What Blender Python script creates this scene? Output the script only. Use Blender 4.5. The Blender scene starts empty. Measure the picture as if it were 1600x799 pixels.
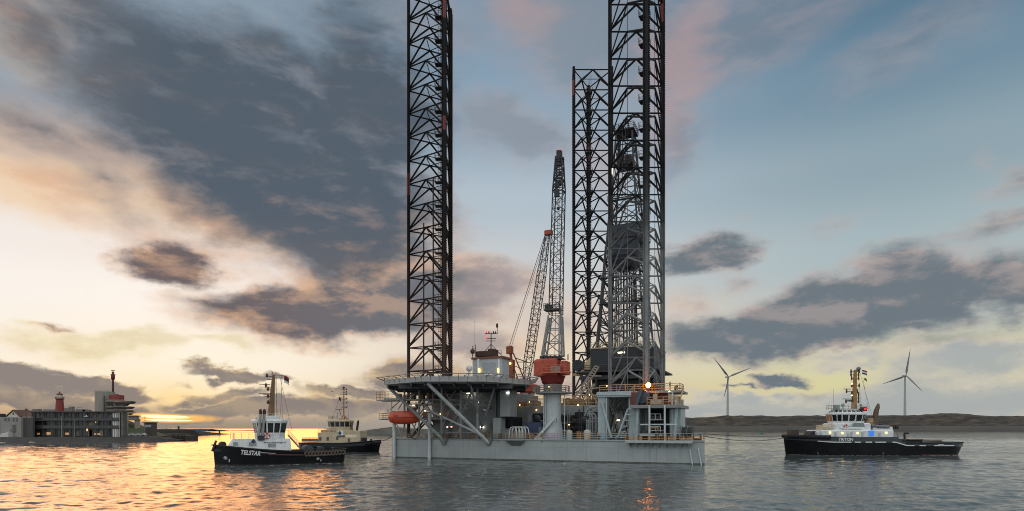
import bpy, math, random
import numpy as np
from mathutils import Vector, Matrix

random.seed(7)
SC = bpy.context.scene
COL = SC.collection
F = 950.0            # focal length of the photograph, in its pixels (1600 wide)
HOR = 670.0          # row of the horizon in the photograph
EYE = 6.0            # camera height above the water, metres


# ------------------------------------------------------------------ colours
def lin(c):
    return c / 12.92 if c <= 0.04045 else ((c + 0.055) / 1.055) ** 2.4


def hx(s, a=1.0):
    s = s.lstrip('#')
    return tuple(lin(int(s[i:i + 2], 16) / 255) for i in (0, 2, 4)) + (a,)


# ------------------------------------------------------------------ camera
cam_data = bpy.data.cameras.new('camera')
cam = bpy.data.objects.new('camera', cam_data)
COL.objects.link(cam)
cam.location = (0, 0, EYE)
cam.rotation_euler = (math.pi / 2, 0, 0)
cam_data.sensor_width = 36.0
cam_data.lens = 36.0 * F / 1600.0
cam_data.shift_y = (HOR - 399.5) / 1600.0
cam_data.clip_start = 0.5
cam_data.clip_end = 60000
SC.camera = cam
SC.view_settings.view_transform = 'Standard'
SC.view_settings.look = 'None'
SC.view_settings.exposure = 0
SC.view_settings.gamma = 1
SC.cycles.use_denoising = True
SC.cycles.filter_width = 1.0
SC.cycles.max_bounces = 6
SC.cycles.sample_clamp_indirect = 6
SC.cycles.use_adaptive_sampling = True
SC.cycles.adaptive_threshold = 0.015


# ------------------------------------------------------------------ node helper
class NT:
    def __init__(self, tree):
        self.t = tree
        self.n = tree.nodes
        self.l = tree.links

    def new(self, kind, **kw):
        nd = self.n.new(kind)
        for k, v in kw.items():
            setattr(nd, k, v)
        return nd

    def put(self, sock, v):
        if isinstance(v, bpy.types.NodeSocket):
            self.l.new(v, sock)
        elif isinstance(v, (tuple, list)) and sock.type == 'VECTOR':
            sock.default_value = tuple(v)[:3]
        else:
            sock.default_value = v

    def math(self, op, a, b=None, c=None, clamp=False):
        nd = self.new('ShaderNodeMath', operation=op, use_clamp=clamp)
        self.put(nd.inputs[0], a)
        if b is not None:
            self.put(nd.inputs[1], b)
        if c is not None:
            self.put(nd.inputs[2], c)
        return nd.outputs[0]

    def vmath(self, op, a, b=None, s=None):
        nd = self.new('ShaderNodeVectorMath', operation=op)
        self.put(nd.inputs[0], a)
        if b is not None:
            self.put(nd.inputs[1], b)
        if s is not None:
            self.put(nd.inputs['Scale'], s)
        return nd.outputs[0]

    def sstep(self, x, lo, hi, a=0.0, b=1.0, kind='SMOOTHSTEP'):
        nd = self.new('ShaderNodeMapRange', interpolation_type=kind)
        nd.clamp = True
        self.put(nd.inputs[0], x)
        for i, v in zip((1, 2, 3, 4), (lo, hi, a, b)):
            self.put(nd.inputs[i], v)
        return nd.outputs[0]

    def mix(self, f, a, b, mode='MIX'):
        nd = self.new('ShaderNodeMix', data_type='RGBA', blend_type=mode)
        nd.clamp_factor = True
        self.put(nd.inputs[0], f)
        self.put(nd.inputs[6], a)
        self.put(nd.inputs[7], b)
        return nd.outputs[2]

    def noise(self, vec, scale, detail=4, rough=0.55, dist=0.0, out=0, dim='3D', w=None):
        nd = self.new('ShaderNodeTexNoise', noise_dimensions=dim)
        if vec is not None:
            self.put(nd.inputs['Vector'], vec)
        nd.inputs['Scale'].default_value = scale
        nd.inputs['Detail'].default_value = detail
        nd.inputs['Roughness'].default_value = rough
        nd.inputs['Distortion'].default_value = dist
        return nd.outputs[out]

    def ramp(self, f, stops, interp='LINEAR'):
        nd = self.new('ShaderNodeValToRGB')
        nd.color_ramp.interpolation = interp
        el = nd.color_ramp.elements
        while len(el) > 1:
            el.remove(el[-1])
        el[0].position, el[0].color = stops[0]
        for p, c in stops[1:]:
            e = el.new(p)
            e.color = c
        self.put(nd.inputs[0], f)
        return nd.outputs[0]

    def mapping(self, vec, loc=(0, 0, 0), rot=(0, 0, 0), scale=(1, 1, 1), kind='POINT'):
        nd = self.new('ShaderNodeMapping', vector_type=kind)
        self.put(nd.inputs[0], vec)
        if kind != 'NORMAL':
            nd.inputs['Location'].default_value = loc
        nd.inputs['Rotation'].default_value = rot
        nd.inputs['Scale'].default_value = scale
        return nd.outputs[0]


MATS = {}


def mat(name, col, rough=0.5, metal=0.0, var=0.12, scale=1.5, rust=0.0, rustcol='#4a2a1c', streak=0.0, bump=0.0, spec=0.5, dirt='#3c3a36'):
    """Painted / weathered surface: base colour, cloudy variation, vertical dirt streaks, rust patches, faint bump."""
    if name in MATS:
        return MATS[name]
    m = bpy.data.materials.new(name)
    m.use_nodes = True
    t = NT(m.node_tree)
    bs = m.node_tree.nodes['Principled BSDF']
    c = hx(col) if isinstance(col, str) else tuple(col) + (1,)
    geo = t.new('ShaderNodeNewGeometry').outputs['Position']
    base = c
    if var > 0:
        n = t.noise(geo, scale, 5, 0.6)
        f = t.sstep(n, 0.3, 0.7)
        lo = tuple(x * (1 - var) for x in c[:3]) + (1,)
        hi = tuple(min(1, x * (1 + var)) for x in c[:3]) + (1,)
        base = t.mix(f, lo, hi)
    if streak > 0:
        mp = t.mapping(geo, scale=(2.2, 2.2, 0.12))
        n = t.noise(mp, 1.0, 4, 0.6)
        f = t.math('MULTIPLY', t.sstep(n, 0.52, 0.75), streak)
        base = t.mix(f, base, hx(dirt))
    if rust > 0:
        n = t.noise(geo, scale * 1.7, 6, 0.65)
        f = t.sstep(n, 0.66 - rust * 0.3, 0.74 - rust * 0.25)
        base = t.mix(t.math('MULTIPLY', f, 0.8), base, hx(rustcol))
    t.put(bs.inputs['Base Color'], base)
    bs.inputs['Roughness'].default_value = rough
    bs.inputs['Metallic'].default_value = metal
    bs.inputs['Specular IOR Level'].default_value = spec
    if bump > 0:
        b = t.new('ShaderNodeBump')
        b.inputs['Strength'].default_value = bump
        b.inputs['Distance'].default_value = 0.05
        t.put(b.inputs['Height'], t.noise(geo, 3.0, 5, 0.6))
        t.l.new(b.outputs[0], bs.inputs['Normal'])
    MATS[name] = m
    return m


def glow(name, col, strength):
    if name in MATS:
        return MATS[name]
    m = bpy.data.materials.new(name)
    m.use_nodes = True
    bs = m.node_tree.nodes['Principled BSDF']
    bs.inputs['Base Color'].default_value = hx(col)
    bs.inputs['Emission Color'].default_value = hx(col)
    bs.inputs['Emission Strength'].default_value = strength
    MATS[name] = m
    return m


def glassy(name, col='#0d1216', rough=0.06):
    if name in MATS:
        return MATS[name]
    m = bpy.data.materials.new(name)
    m.use_nodes = True
    bs = m.node_tree.nodes['Principled BSDF']
    bs.inputs['Base Color'].default_value = hx(col)
    bs.inputs['Roughness'].default_value = rough
    bs.inputs['Specular IOR Level'].default_value = 0.8
    MATS[name] = m
    return m


# ------------------------------------------------------------------ mesh builder
def frame(x, y, z=0.0, rot=0.0):
    return Matrix.Translation((x, y, z)) @ Matrix.Rotation(rot, 4, 'Z')


class MB:
    """Collects shapes (given in a frame's coordinates) and links them as one mesh object."""

    def __init__(self, fr=None):
        self.fr = fr or Matrix.Identity(4)
        self.v, self.f, self.marks = [], [], []

    def add(self, vs, fs):
        b = len(self.v)
        self.marks.append((b, len(self.f)))
        self.v.extend(self.fr @ Vector(p) for p in vs)
        self.f.extend([tuple(b + i for i in f) for f in fs])
        return self

    def hexa(self, b, t):
        return self.add(list(b) + list(t), [(3, 2, 1, 0), (4, 5, 6, 7), (0, 1, 5, 4), (1, 2, 6, 5), (2, 3, 7, 6), (3, 0, 4, 7)])

    def box(self, x0, x1, y0, y1, z0, z1, taper=0.0):
        if x0 > x1: x0, x1 = x1, x0
        if y0 > y1: y0, y1 = y1, y0
        if z0 > z1: z0, z1 = z1, z0
        k = taper
        return self.hexa([(x0, y0, z0), (x1, y0, z0), (x1, y1, z0), (x0, y1, z0)],
                         [(x0 + k, y0 + k, z1), (x1 - k, y0 + k, z1), (x1 - k, y1 - k, z1), (x0 + k, y1 - k, z1)])

    def cbox(self, x0, x1, y0, y1, z0, z1, c=0.06):
        """box with chamfered vertical and top edges"""
        if x0 > x1: x0, x1 = x1, x0
        if y0 > y1: y0, y1 = y1, y0
        c = min(c, (x1 - x0) * .3, (y1 - y0) * .3, (z1 - z0) * .3)
        def ring(i, z):
            a0, a1, b0, b1 = x0 + i, x1 - i, y0 + i, y1 - i
            return [(a0 + c, b0, z), (a1 - c, b0, z), (a1, b0 + c, z), (a1, b1 - c, z), (a1 - c, b1, z), (a0 + c, b1, z), (a0, b1 - c, z), (a0, b0 + c, z)]
        return self.loft([ring(0, z0), ring(0, z1 - c), ring(c, z1)])

    def loft(self, rings, caps=True, closed=True):
        n = len(rings[0])
        vs = [p for r in rings for p in r]
        fs = []
        for k in range(len(rings) - 1):
            for i in range(n if closed else n - 1):
                j = (i + 1) % n
                fs.append((k * n + i, k * n + j, (k + 1) * n + j, (k + 1) * n + i))
        if caps:
            fs.append(tuple(reversed(range(n))))
            fs.append(tuple((len(rings) - 1) * n + i for i in range(n)))
        return self.add(vs, fs)

    def prism(self, poly, z0, z1, top=None):
        return self.loft([[(x, y, z0) for x, y in poly], [(x, y, z1) for x, y in (top or poly)]])

    def tube(self, p0, p1, r0, r1=None, n=7, caps=True):
        p0, p1 = Vector(p0), Vector(p1)
        r1 = r0 if r1 is None else r1
        d = (p1 - p0)
        if d.length < 1e-6:
            return self
        d.normalize()
        a = Vector((0, 0, 1)) if abs(d.z) < 0.9 else Vector((1, 0, 0))
        u = d.cross(a).normalized()
        w = d.cross(u)
        rings = []
        for p, r in ((p0, r0), (p1, r1)):
            rings.append([p + (u * math.cos(2 * math.pi * i / n) + w * math.sin(2 * math.pi * i / n)) * r for i in range(n)])
        return self.loft(rings, caps)

    def bar(self, p0, p1, w, h=None):
        """rectangular bar"""
        p0, p1 = Vector(p0), Vector(p1)
        h = w if h is None else h
        d = (p1 - p0).normalized()
        a = Vector((0, 0, 1)) if abs(d.z) < 0.95 else Vector((1, 0, 0))
        u = d.cross(a).normalized() * (w / 2)
        v = u.cross(d).normalized() * (h / 2)
        r = lambda p: [p - u - v, p + u - v, p + u + v, p - u + v]
        return self.loft([r(p0), r(p1)])

    def path(self, pts, r, n=6):
        for a, b in zip(pts, pts[1:]):
            self.tube(a, b, r, n=n)
        return self

    def lathe(self, prof, cx=0, cy=0, cz=0, n=20, axis='z', caps=True):
        rings = []
        for r, h in prof:
            r = max(r, 1e-3)
            ring = []
            for i in range(n):
                a = 2 * math.pi * i / n
                c, s = r * math.cos(a), r * math.sin(a)
                ring.append({'z': (cx + c, cy + s, cz + h), 'x': (cx + h, cy + c, cz + s), 'y': (cx + s, cy + h, cz + c)}[axis])
            rings.append(ring)
        return self.loft(rings, caps)

    def sphere(self, c, r, n=12, m=7, sx=1, sy=1, sz=1):
        rings = []
        for k in range(m + 1):
            a = math.pi * (k / m) - math.pi / 2
            rr = max(math.cos(a), 0.01) * r
            rings.append([(c[0] + rr * sx * math.cos(2 * math.pi * i / n), c[1] + rr * sy * math.sin(2 * math.pi * i / n), c[2] + r * sz * math.sin(a)) for i in range(n)])
        return self.loft(rings)

    def torus(self, c, R, r, axis='y', n=18, m=8):
        rings = []
        for i in range(n):
            a = 2 * math.pi * i / n
            ring = []
            for j in range(m):
                b = 2 * math.pi * j / m
                rr = R + r * math.cos(b)
                x, y, z = rr * math.cos(a), r * math.sin(b), rr * math.sin(a)
                if axis == 'x': x, y, z = y, x, z
                if axis == 'z': x, y, z = x, z, y
                ring.append((c[0] + x, c[1] + y, c[2] + z))
            rings.append(ring)
        rings.append(rings[0])
        return self.loft(rings, caps=False)

    def rail(self, pts, h=1.1, r=0.03, gap=1.5, mids=2, n=5):
        """guard rail along a polyline of deck points"""
        for a, b in zip(pts, pts[1:]):
            a, b = Vector(a), Vector(b)
            k = max(1, int(round((b - a).length / gap)))
            for i in range(k + 1):
                p = a.lerp(b, i / k)
                self.tube(p, p + Vector((0, 0, h)), r, n=n, caps=False)
            for q in range(mids + 1):
                z = Vector((0, 0, h * (q + 1) / (mids + 1)))
                self.tube(a + z, b + z, r, n=n, caps=False)
        return self

    def each(self, name, m, parent=None, smooth=30):
        """one mesh object per shape"""
        ends = self.marks[1:] + [(len(self.v), len(self.f))]
        for (v0, f0), (v1, f1) in zip(self.marks, ends):
            q = MB()
            q.v = self.v[v0:v1]
            q.f = [tuple(i - v0 for i in f) for f in self.f[f0:f1]]
            q.build(name, m, parent, smooth)

    def build(self, name, m, parent=None, smooth=30):
        me = bpy.data.meshes.new(name)
        inv = Matrix.Identity(4)
        if parent is not None:
            r = parent
            while r.parent is not None:
                r = r.parent
            inv = root_matrix(r).inverted()
        me.from_pydata([tuple(inv @ p) for p in self.v], [], self.f)
        me.validate()
        me.materials.append(m)
        if smooth:
            me.polygons.foreach_set('use_smooth', [True] * len(me.polygons))
            me.set_sharp_from_angle(angle=math.radians(smooth))
        ob = bpy.data.objects.new(name, me)
        COL.objects.link(ob)
        if parent is not None:
            ob.parent = parent
        return ob


def root_matrix(r):
    return Matrix.LocRotScale(r.location, r.rotation_euler, r.scale)


def tag(o, label=None, cat=None, group=None, kind=None):
    for k, v in (('label', label), ('category', cat), ('group', group), ('kind', kind)):
        if v:
            o[k] = v
    return o


def thing(name, label, cat, loc=(0, 0, 0), rot=0.0, group=None):
    o = bpy.data.objects.new(name, None)
    COL.objects.link(o)
    o.empty_display_size = 1
    o.location = loc
    o.rotation_euler = (0, 0, rot)
    return tag(o, label, cat, group)


def copy_thing(o, loc=None, rot=None, label=None, scale=None):
    def cp(a, par):
        c = a.copy()
        COL.objects.link(c)
        if par is not None:
            c.parent = par
        for ch in a.children:
            cp(ch, c)
        return c
    r = cp(o, None)
    if loc is not None: r.location = loc
    if rot is not None: r.rotation_euler = (0, 0, rot)
    if scale is not None: r.scale = (scale,) * 3
    if label: r['label'] = label
    return r


def text_verts(s, size=1.0, shear=0.0, depth=0.0, bold=0.0):
    """flat lettering as (verts, faces), left aligned on a baseline at the origin, in the xy plane"""
    cu = bpy.data.curves.new('lettering', 'FONT')
    cu.body = s
    cu.size = size
    cu.shear = shear
    cu.offset = bold
    cu.resolution_u = 3
    cu.extrude = depth
    ob = bpy.data.objects.new('lettering', cu)
    COL.objects.link(ob)
    dg = bpy.context.evaluated_depsgraph_get()
    me = bpy.data.meshes.new_from_object(ob.evaluated_get(dg))
    vs = [tuple(v.co) for v in me.vertices]
    fs = [tuple(p.vertices) for p in me.polygons]
    bpy.data.objects.remove(ob)
    bpy.data.meshes.remove(me)
    bpy.data.curves.remove(cu)
    return vs, fs


def at(px, py, Y):
    """where a point of the photograph lies at the distance Y"""
    return Vector(((px - 800) / F * Y, Y, EYE + (HOR - py) / F * Y))

# ================================================================== SKY
world = bpy.data.worlds.new('World')
SC.world = world
world.use_nodes = True
W = NT(world.node_tree)
SUN_AZ, SUN_EL = math.atan2(-530, 950), math.radians(2.2)


def uv(px, py):
    a = math.atan((px - 800) / F)
    return F * a / 100.0, (HOR - py) * math.cos(a) / 100.0


def build_world():
    gen = W.new('ShaderNodeTexCoord').outputs['Generated']
    d = W.vmath('NORMALIZE', gen)
    sep = W.new('ShaderNodeSeparateXYZ')
    W.put(sep.inputs[0], d)
    x, y, z = sep.outputs
    az = W.math('ARCTAN2', x, y)
    hyp = W.math('SQRT', W.math('ADD', W.math('MULTIPLY', x, x), W.math('MULTIPLY', y, y)))
    u = W.math('MULTIPLY', az, 9.5)
    zc = W.math('MAXIMUM', z, -0.02)
    v = W.math('MULTIPLY', W.math('DIVIDE', zc, W.math('MAXIMUM', hyp, 0.05)), 9.5)
    comb = W.new('ShaderNodeCombineXYZ')
    W.put(comb.inputs[0], u)
    W.put(comb.inputs[1], v)
    P = comb.outputs[0]

    # --- clear sky: Nishita and the colour bands of this evening, blended
    sky = W.new('ShaderNodeTexSky', sky_type='NISHITA')
    sky.sun_disc = False
    sky.sun_elevation = SUN_EL
    sky.sun_rotation = SUN_AZ
    sky.air_density = 1.3
    sky.dust_density = 2.0
    nish = W.vmath('SCALE', sky.outputs[0], s=0.12)

    vn = W.math('DIVIDE', v, 8.0)

    def band(stops):
        return W.ramp(vn, [((HOR - py) / 800.0 * k, hx(c)) for py, k, c in stops], 'EASE')
    cl, cm, cr = 0.77, 1.0, 0.86
    left = band([(670, cl, '#a08a78'), (640, cl, '#d9b98c'), (600, cl, '#f4ead0'), (540, cl, '#f8f3e8'), (440, cl, '#faf6f0'), (360, cl, '#f5eee9'), (280, cl, '#eed8c2'), (200, cl, '#c9b3a6'), (120, cl, '#9aa7b4'), (0, cl, '#8ba0b2')])
    mid = band([(670, cm, '#b59c86'), (630, cm, '#d9c3a0'), (570, cm, '#e6d9c2'), (500, cm, '#dcd0c6'), (420, cm, '#cbcfd2'), (320, cm, '#b3c3cf'), (200, cm, '#93aabd'), (80, cm, '#829eb5'), (0, cm, '#7a98b0')])
    right = band([(670, cr, '#b4b6b2'), (640, cr, '#c6c4a4'), (600, cr, '#dad6a4'), (560, cr, '#d3d3ae'), (500, cr, '#bfc9c4'), (400, cr, '#a9bcc2'), (250, cr, '#8fa6b2'), (120, cr, '#718fa4'), (0, cr, '#597c95')])
    f1 = W.sstep(u, -4.6, -0.2)
    f2 = W.sstep(u, 0.0, 5.6)
    clear = W.mix(f2, W.mix(f1, left, mid), right)
    base = W.mix(0.06, clear, nish)
    # the sun's glow behind the cloud bank
    su, sv = uv(262, 652)
    def glow_at(px, py, rx, ry):
        cu_, cv_ = uv(px, py)
        g = W.new('ShaderNodeTexGradient', gradient_type='QUADRATIC_SPHERE')
        W.put(g.inputs[0], W.mapping(P, (cu_, cv_, 0), (0, 0, 0), (rx / 100, ry / 100, 1), 'TEXTURE'))
        return g.outputs[1]
    base = W.mix(W.math('MULTIPLY', glow_at(300, 590, 420, 130), 0.7), base, hx('#fdf3d8'))
    base = W.mix(W.math('MULTIPLY', glow_at(275, 622, 150, 50), 1.0), base, (1.05, 0.74, 0.34, 1))

    # --- noises
    n1 = W.noise(W.mapping(P, scale=(0.55, 0.95, 1)), 1.0, 7, 0.56, out=1)
    warp = W.vmath('SUBTRACT', n1, (0.5, 0.5, 0.5))
    n2 = W.noise(W.mapping(P, (3.1, 7.7, 0), scale=(1.5, 2.6, 1)), 1.0, 6, 0.6, out=1)
    warp2 = W.vmath('SUBTRACT', n2, (0.5, 0.5, 0.5))
    Q = W.vmath('ADD', P, W.vmath('ADD', W.vmath('MULTIPLY', warp, (2.0, 1.15, 0)), W.vmath('MULTIPLY', warp2, (0.65, 0.4, 0))))
    # smaller wrinkles low down, where the clouds are far away
    fb = W.noise(W.mapping(P, (9, 2, 0), scale=(1.1, 2.3, 1)), 1.0, 9, 0.62, 0.25)
    fs = W.noise(W.mapping(P, (9 - 0.22, 2 - 0.42, 0), scale=(1.1, 2.3, 1)), 1.0, 6, 0.62, 0.25)
    lit = W.math('SUBTRACT', fb, fs)         # > 0 where the wrinkle faces the low sun
    fbw = W.noise(W.mapping(P, (4, 12, 0), (0, 0, 0.25), scale=(0.35, 1.3, 1)), 1.0, 8, 0.6, 0.8)

    DEP = [None]

    def after(vec, dep):
        # evaluation order only (the shader's stack is small): vec, once dep is known
        if dep is None:
            return vec
        nd = W.new('ShaderNodeVectorMath', operation='MULTIPLY_ADD')
        W.put(nd.inputs[0], dep)
        nd.inputs[1].default_value = (1e-8, 1e-8, 0)
        W.put(nd.inputs[2], vec)
        return nd.outputs[0]

    def blobs(lst, src, soft=1.0):
        acc = DEP[0]
        first = True
        for px, py, rx, ry, rot, w in lst:
            cu_, cv_ = uv(px, py)
            k = math.cos(math.atan((px - 800) / F))
            g = W.new('ShaderNodeTexGradient', gradient_type='SPHERICAL')
            W.put(g.inputs[0], W.mapping(after(src, acc), (cu_, cv_, 0), (0, 0, math.radians(rot)), (rx / 100 * k * k, ry / 100 * k, 1e3), 'TEXTURE'))
            o = g.outputs[1] if w == 1 else W.math('MULTIPLY', g.outputs[1], w)
            acc = o if first else W.math('SMOOTH_MAX', acc, o, 0.12)
            first = False
        return acc

    # position dependent tints
    low = W.sstep(v, 0.2, 3.2)                # 0 at the horizon, 1 high
    fl = W.sstep(u, -5.5, 1.0)                # 0 left, 1 right

    def layer(col, D, lo, hi, k_lo, k_hi, fringe, core, amp=0.5, litk=1.4, alpha=1.0, nz=fb, inner=0.0):
        dd = W.math('ADD', D, W.math('MULTIPLY', W.math('SUBTRACT', nz, 0.5), amp))
        dd = W.math('MULTIPLY', dd, W.sstep(D, 0.0, 0.12))
        a = W.sstep(dd, lo, hi)
        if alpha != 1.0:
            a = W.math('MULTIPLY', a, alpha)
        tt = W.math('SUBTRACT', dd, W.math('MULTIPLY', lit, litk))
        if inner:
            # thin and thick places inside the cloud
            core = W.mix(W.math('MULTIPLY', W.sstep(W.math('ADD', W.math('MULTIPLY', lit, 1.2), fbw), 0.46, 0.78), inner), core, W.mix(0.55, core, fringe))
        c = W.mix(W.sstep(tt, k_lo, k_hi), fringe, core)
        DEP[0] = W.mix(a, col, c)
        return DEP[0]

    # --- high soft veils (pink and peach)
    veil = blobs([(930, 60, 330, 150, -20, 1), (1180, 40, 300, 110, 12, 0.8), (800, 205, 150, 90, -25, 1.0),
                  (690, 30, 190, 80, 0, 0.6), (1450, 60, 260, 90, 15, 0.6), (1060, 210, 90, 160, 0, 0.7)], Q)
    pink = W.mix(W.sstep(u, -1.5, 4.5), hx('#8b909a'), hx('#74808e'))
    pinkf = W.mix(W.sstep(v, 3.5, 6.4), hx('#a9a4aa'), hx('#a8979a'))
    base = layer(base, veil, 0.1, 0.75, 0.2, 0.7, pinkf, pink, 0.3, 0.7, 0.7, fbw)
    salmon = blobs([(1062, 110, 75, 190, -12, 1), (930, 265, 80, 120, 10, 0.7), (830, 20, 80, 90, 0, 0.8)], Q)
    base = W.mix(W.math('MULTIPLY', W.sstep(salmon, 0.0, 0.9), 0.55), base, hx('#b89a98'))
    # peach veil on the left
    peach = blobs([(60, 295, 240, 62, -12, .8), (330, 330, 190, 60, -18, 1), (30, 40, 130, 140, -35, 0.9), (640, 440, 190, 40, 8, .8), (110, 530, 260, 55, 0, 0.6), (820, 545, 150, 60, 0, .6)], Q)
    base = layer(base, peach, 0.12, 0.8, 0.2, 0.9, hx('#f3d2a8'), hx('#e0b08c'), 0.5, 1.6, 0.7, fbw)
    ylw = blobs([(160, 530, 230, 34, 0, 1), (350, 545, 180, 22, 0, .8), (80, 497, 90, 16, 0, .7)], Q)
    base = layer(base, ylw, 0.2, 0.7, 0.2, 0.8, hx('#f3e8c0'), hx('#e2d2a8'), 0.6, 2.0, 0.7, fbw)

    # --- the big dark deck, upper left
    big = blobs([(370, 215, 480, 225, -27, 1.45), (520, 320, 290, 200, -32, 1.5), (230, 95, 380, 150, -22, 0.95), (560, 190, 210, 290, -6, 1.3), (430, 120, 260, 130, -15, 1.0),
                 (60, 205, 240, 85, -28, 0.7), (60, 70, 260, 150, -25, .8), (160, 300, 220, 75, -25, .6), (540, 20, 240, 110, 5, .7), (540, 400, 230, 95, -6, 1.1)], Q)
    corec = W.mix(W.sstep(v, 1.9, 3.4), hx('#67676d'), hx('#515e6c'))
    corec = W.mix(W.sstep(u, -6.8, -4.8), hx('#6c6c71'), corec)
    fringe = W.mix(W.sstep(v, 2.2, 4.4), hx('#dcae8c'), hx('#8794a2'))
    base = layer(base, big, 0.05, 0.85, 0.08, 0.85, fringe, corec, 0.6, 0.9, inner=0.4)
    # --- separate dark clouds
    sm = blobs([(285, 412, 130, 60, -8, 1.6), (235, 395, 80, 28, 0, .9),
                (560, 486, 310, 70, 6, 1.75), (650, 468, 200, 70, 10, 1.5), (400, 490, 170, 30, -3, 1), (700, 465, 120, 62, 10, .9), (660, 520, 130, 36, 8, .7), (720, 560, 130, 26, 0, .5),
                (1105, 388, 98, 46, 8, 1.4), (1160, 430, 50, 25, 0, .5),
                (1340, 478, 300, 88, 9, 1.5), (1490, 462, 290, 76, 5, 1.45), (1180, 520, 270, 64, 4, 1.6), (1110, 548, 170, 32, 2, 1.1), (1610, 462, 200, 70, 0, 1.3), (1280, 525, 280, 44, 2, 1.2), (1420, 515, 200, 36, 2, .8),
                (1480, 540, 250, 34, 2, .6), (1590, 285, 90, 55, 20, .6), (1565, 245, 60, 26, 18, .35), (1290, 362, 110, 24, 14, .38), (1560, 365, 170, 40, 12, .6),
                (1195, 590, 66, 17, 0, 1.5), (1150, 604, 42, 9, 0, .9), (1265, 607, 60, 12, 4, .8), (1345, 590, 80, 18, 0, .5),
                (100, 500, 50, 14, -4, .6)], Q)
    core2 = W.mix(fl, hx('#6d6164'), hx('#6c7780'))
    fr2 = W.mix(W.sstep(u, -4.0, 2.0), hx('#e7b994'), hx('#bfada8'))
    base = layer(base, sm, 0.04, 0.85, 0.08, 0.85, fr2, core2, 0.62, 1.2, inner=0.75)
    mauve = blobs([(770, 455, 130, 70, 5, .9), (740, 545, 170, 55, 0, .9), (850, 600, 170, 40, 0, .8), (880, 500, 110, 60, 10, .5), (660, 585, 160, 36, 0, .7), (1090, 470, 120, 50, 0, .5)], Q)
    base = layer(base, mauve, 0.1, 0.7, 0.15, 0.75, hx('#d9bfae'), hx('#9b9194'), 0.5, 1.0, 0.8)
    # --- long low bands near the horizon
    lowb = blobs([(40, 596, 200, 32, 0, 1.1), (150, 588, 110, 24, -3, .9), (160, 600, 160, 24, 0, .9), (90, 632, 330, 32, 0, 1.1), (350, 582, 120, 17, -3, 0.9), (420, 592, 110, 15, -6, .75),
                  (360, 616, 150, 20, 0, .75), (560, 606, 150, 20, 4, .85), (640, 590, 130, 20, 0, .7), (430, 640, 330, 24, 0, 1.15), (600, 635, 260, 24, 0, 1.1),
                  (270, 634, 150, 15, 0, .9), (760, 632, 220, 22, 0, .8), (900, 620, 160, 22, 0, .5)], Q)
    base = layer(base, lowb, 0.14, 0.5, 0.16, 0.58, hx('#d5b98f'), hx('#857b78'), 0.8, 1.1, 0.95, inner=0.6)
    rightb = blobs([(1450, 618, 420, 56, 2, 1.1), (1520, 560, 260, 40, 2, .9), (1180, 634, 300, 28, 0, 1), (1500, 575, 260, 34, 3, .8), (1100, 650, 300, 22, 0, 1), (1330, 560, 160, 22, 0, .6)], Q)
    base = layer(base, rightb, 0.14, 0.5, 0.2, 0.75, hx('#cfc7b6'), hx('#a4abae'), 0.5, 1.0, 0.9, inner=0.4)
    # haze along the horizon
    hz = W.sstep(v, 0.0, 0.42, 1.0, 0.0)
    hzc = W.mix(W.sstep(u, -6.5, 2.5), hx('#8d8073'), hx('#a9adad'))
    base = W.mix(W.math('MULTIPLY', hz, 0.8), base, hzc)
    # the gap where the sun shines through
    gp = W.vmath('ADD', P, W.vmath('MULTIPLY', warp2, (0.9, 0.05, 0)))
    gap = blobs([(252, 653, 120, 9, 0, 1)], gp)
    base = W.mix(W.sstep(gap, 0.0, 0.45), base, (0.95, 0.52, 0.16, 1))
    gap2 = blobs([(262, 651, 52, 3.6, 0, 1), (266, 656.5, 42, 1.8, 0, 1)], gp)
    base = W.mix(W.sstep(gap2, 0.0, 0.5), base, (1.9, 1.45, 0.75, 1))
    # --- the rest of the sky (behind the photographer): broken grey cloud over blue
    back = W.sstep(y, -0.25, 0.45)
    nb = W.noise(d, 2.2, 6, 0.6)
    bk = W.mix(W.sstep(nb, 0.38, 0.62), hx('#b4bfc6'), hx('#cdcbc8'))
    bk = W.vmath('SCALE', bk, s=1.75)
    base = W.mix(back, bk, base)
    zen = W.sstep(z, 0.6, 0.85)
    base = W.mix(zen, base, bk)
    bg = world.node_tree.nodes['Background']
    W.put(bg.inputs[0], base)
    bg.inputs[1].default_value = 1.0


build_world()
world.cycles.sampling_method = 'MANUAL'
world.cycles.sample_map_resolution = 512

# ================================================================== helpers that place things from the photograph
def solve(fr, px, py, yo):
    """local (x, z) of the point seen at (px, py) on the vertical plane local y = yo of a frame"""
    ex, ey = fr.col[0], fr.col[1]
    o = fr.translation
    k = (px - 800) / F
    x = (k * (o.y + yo * ey.y) - o.x - yo * ey.x) / (ex.x - k * ex.y)
    Y = o.y + x * ex.y + yo * ey.y
    return x, EYE + (HOR - py) / F * Y - o.z


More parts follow.
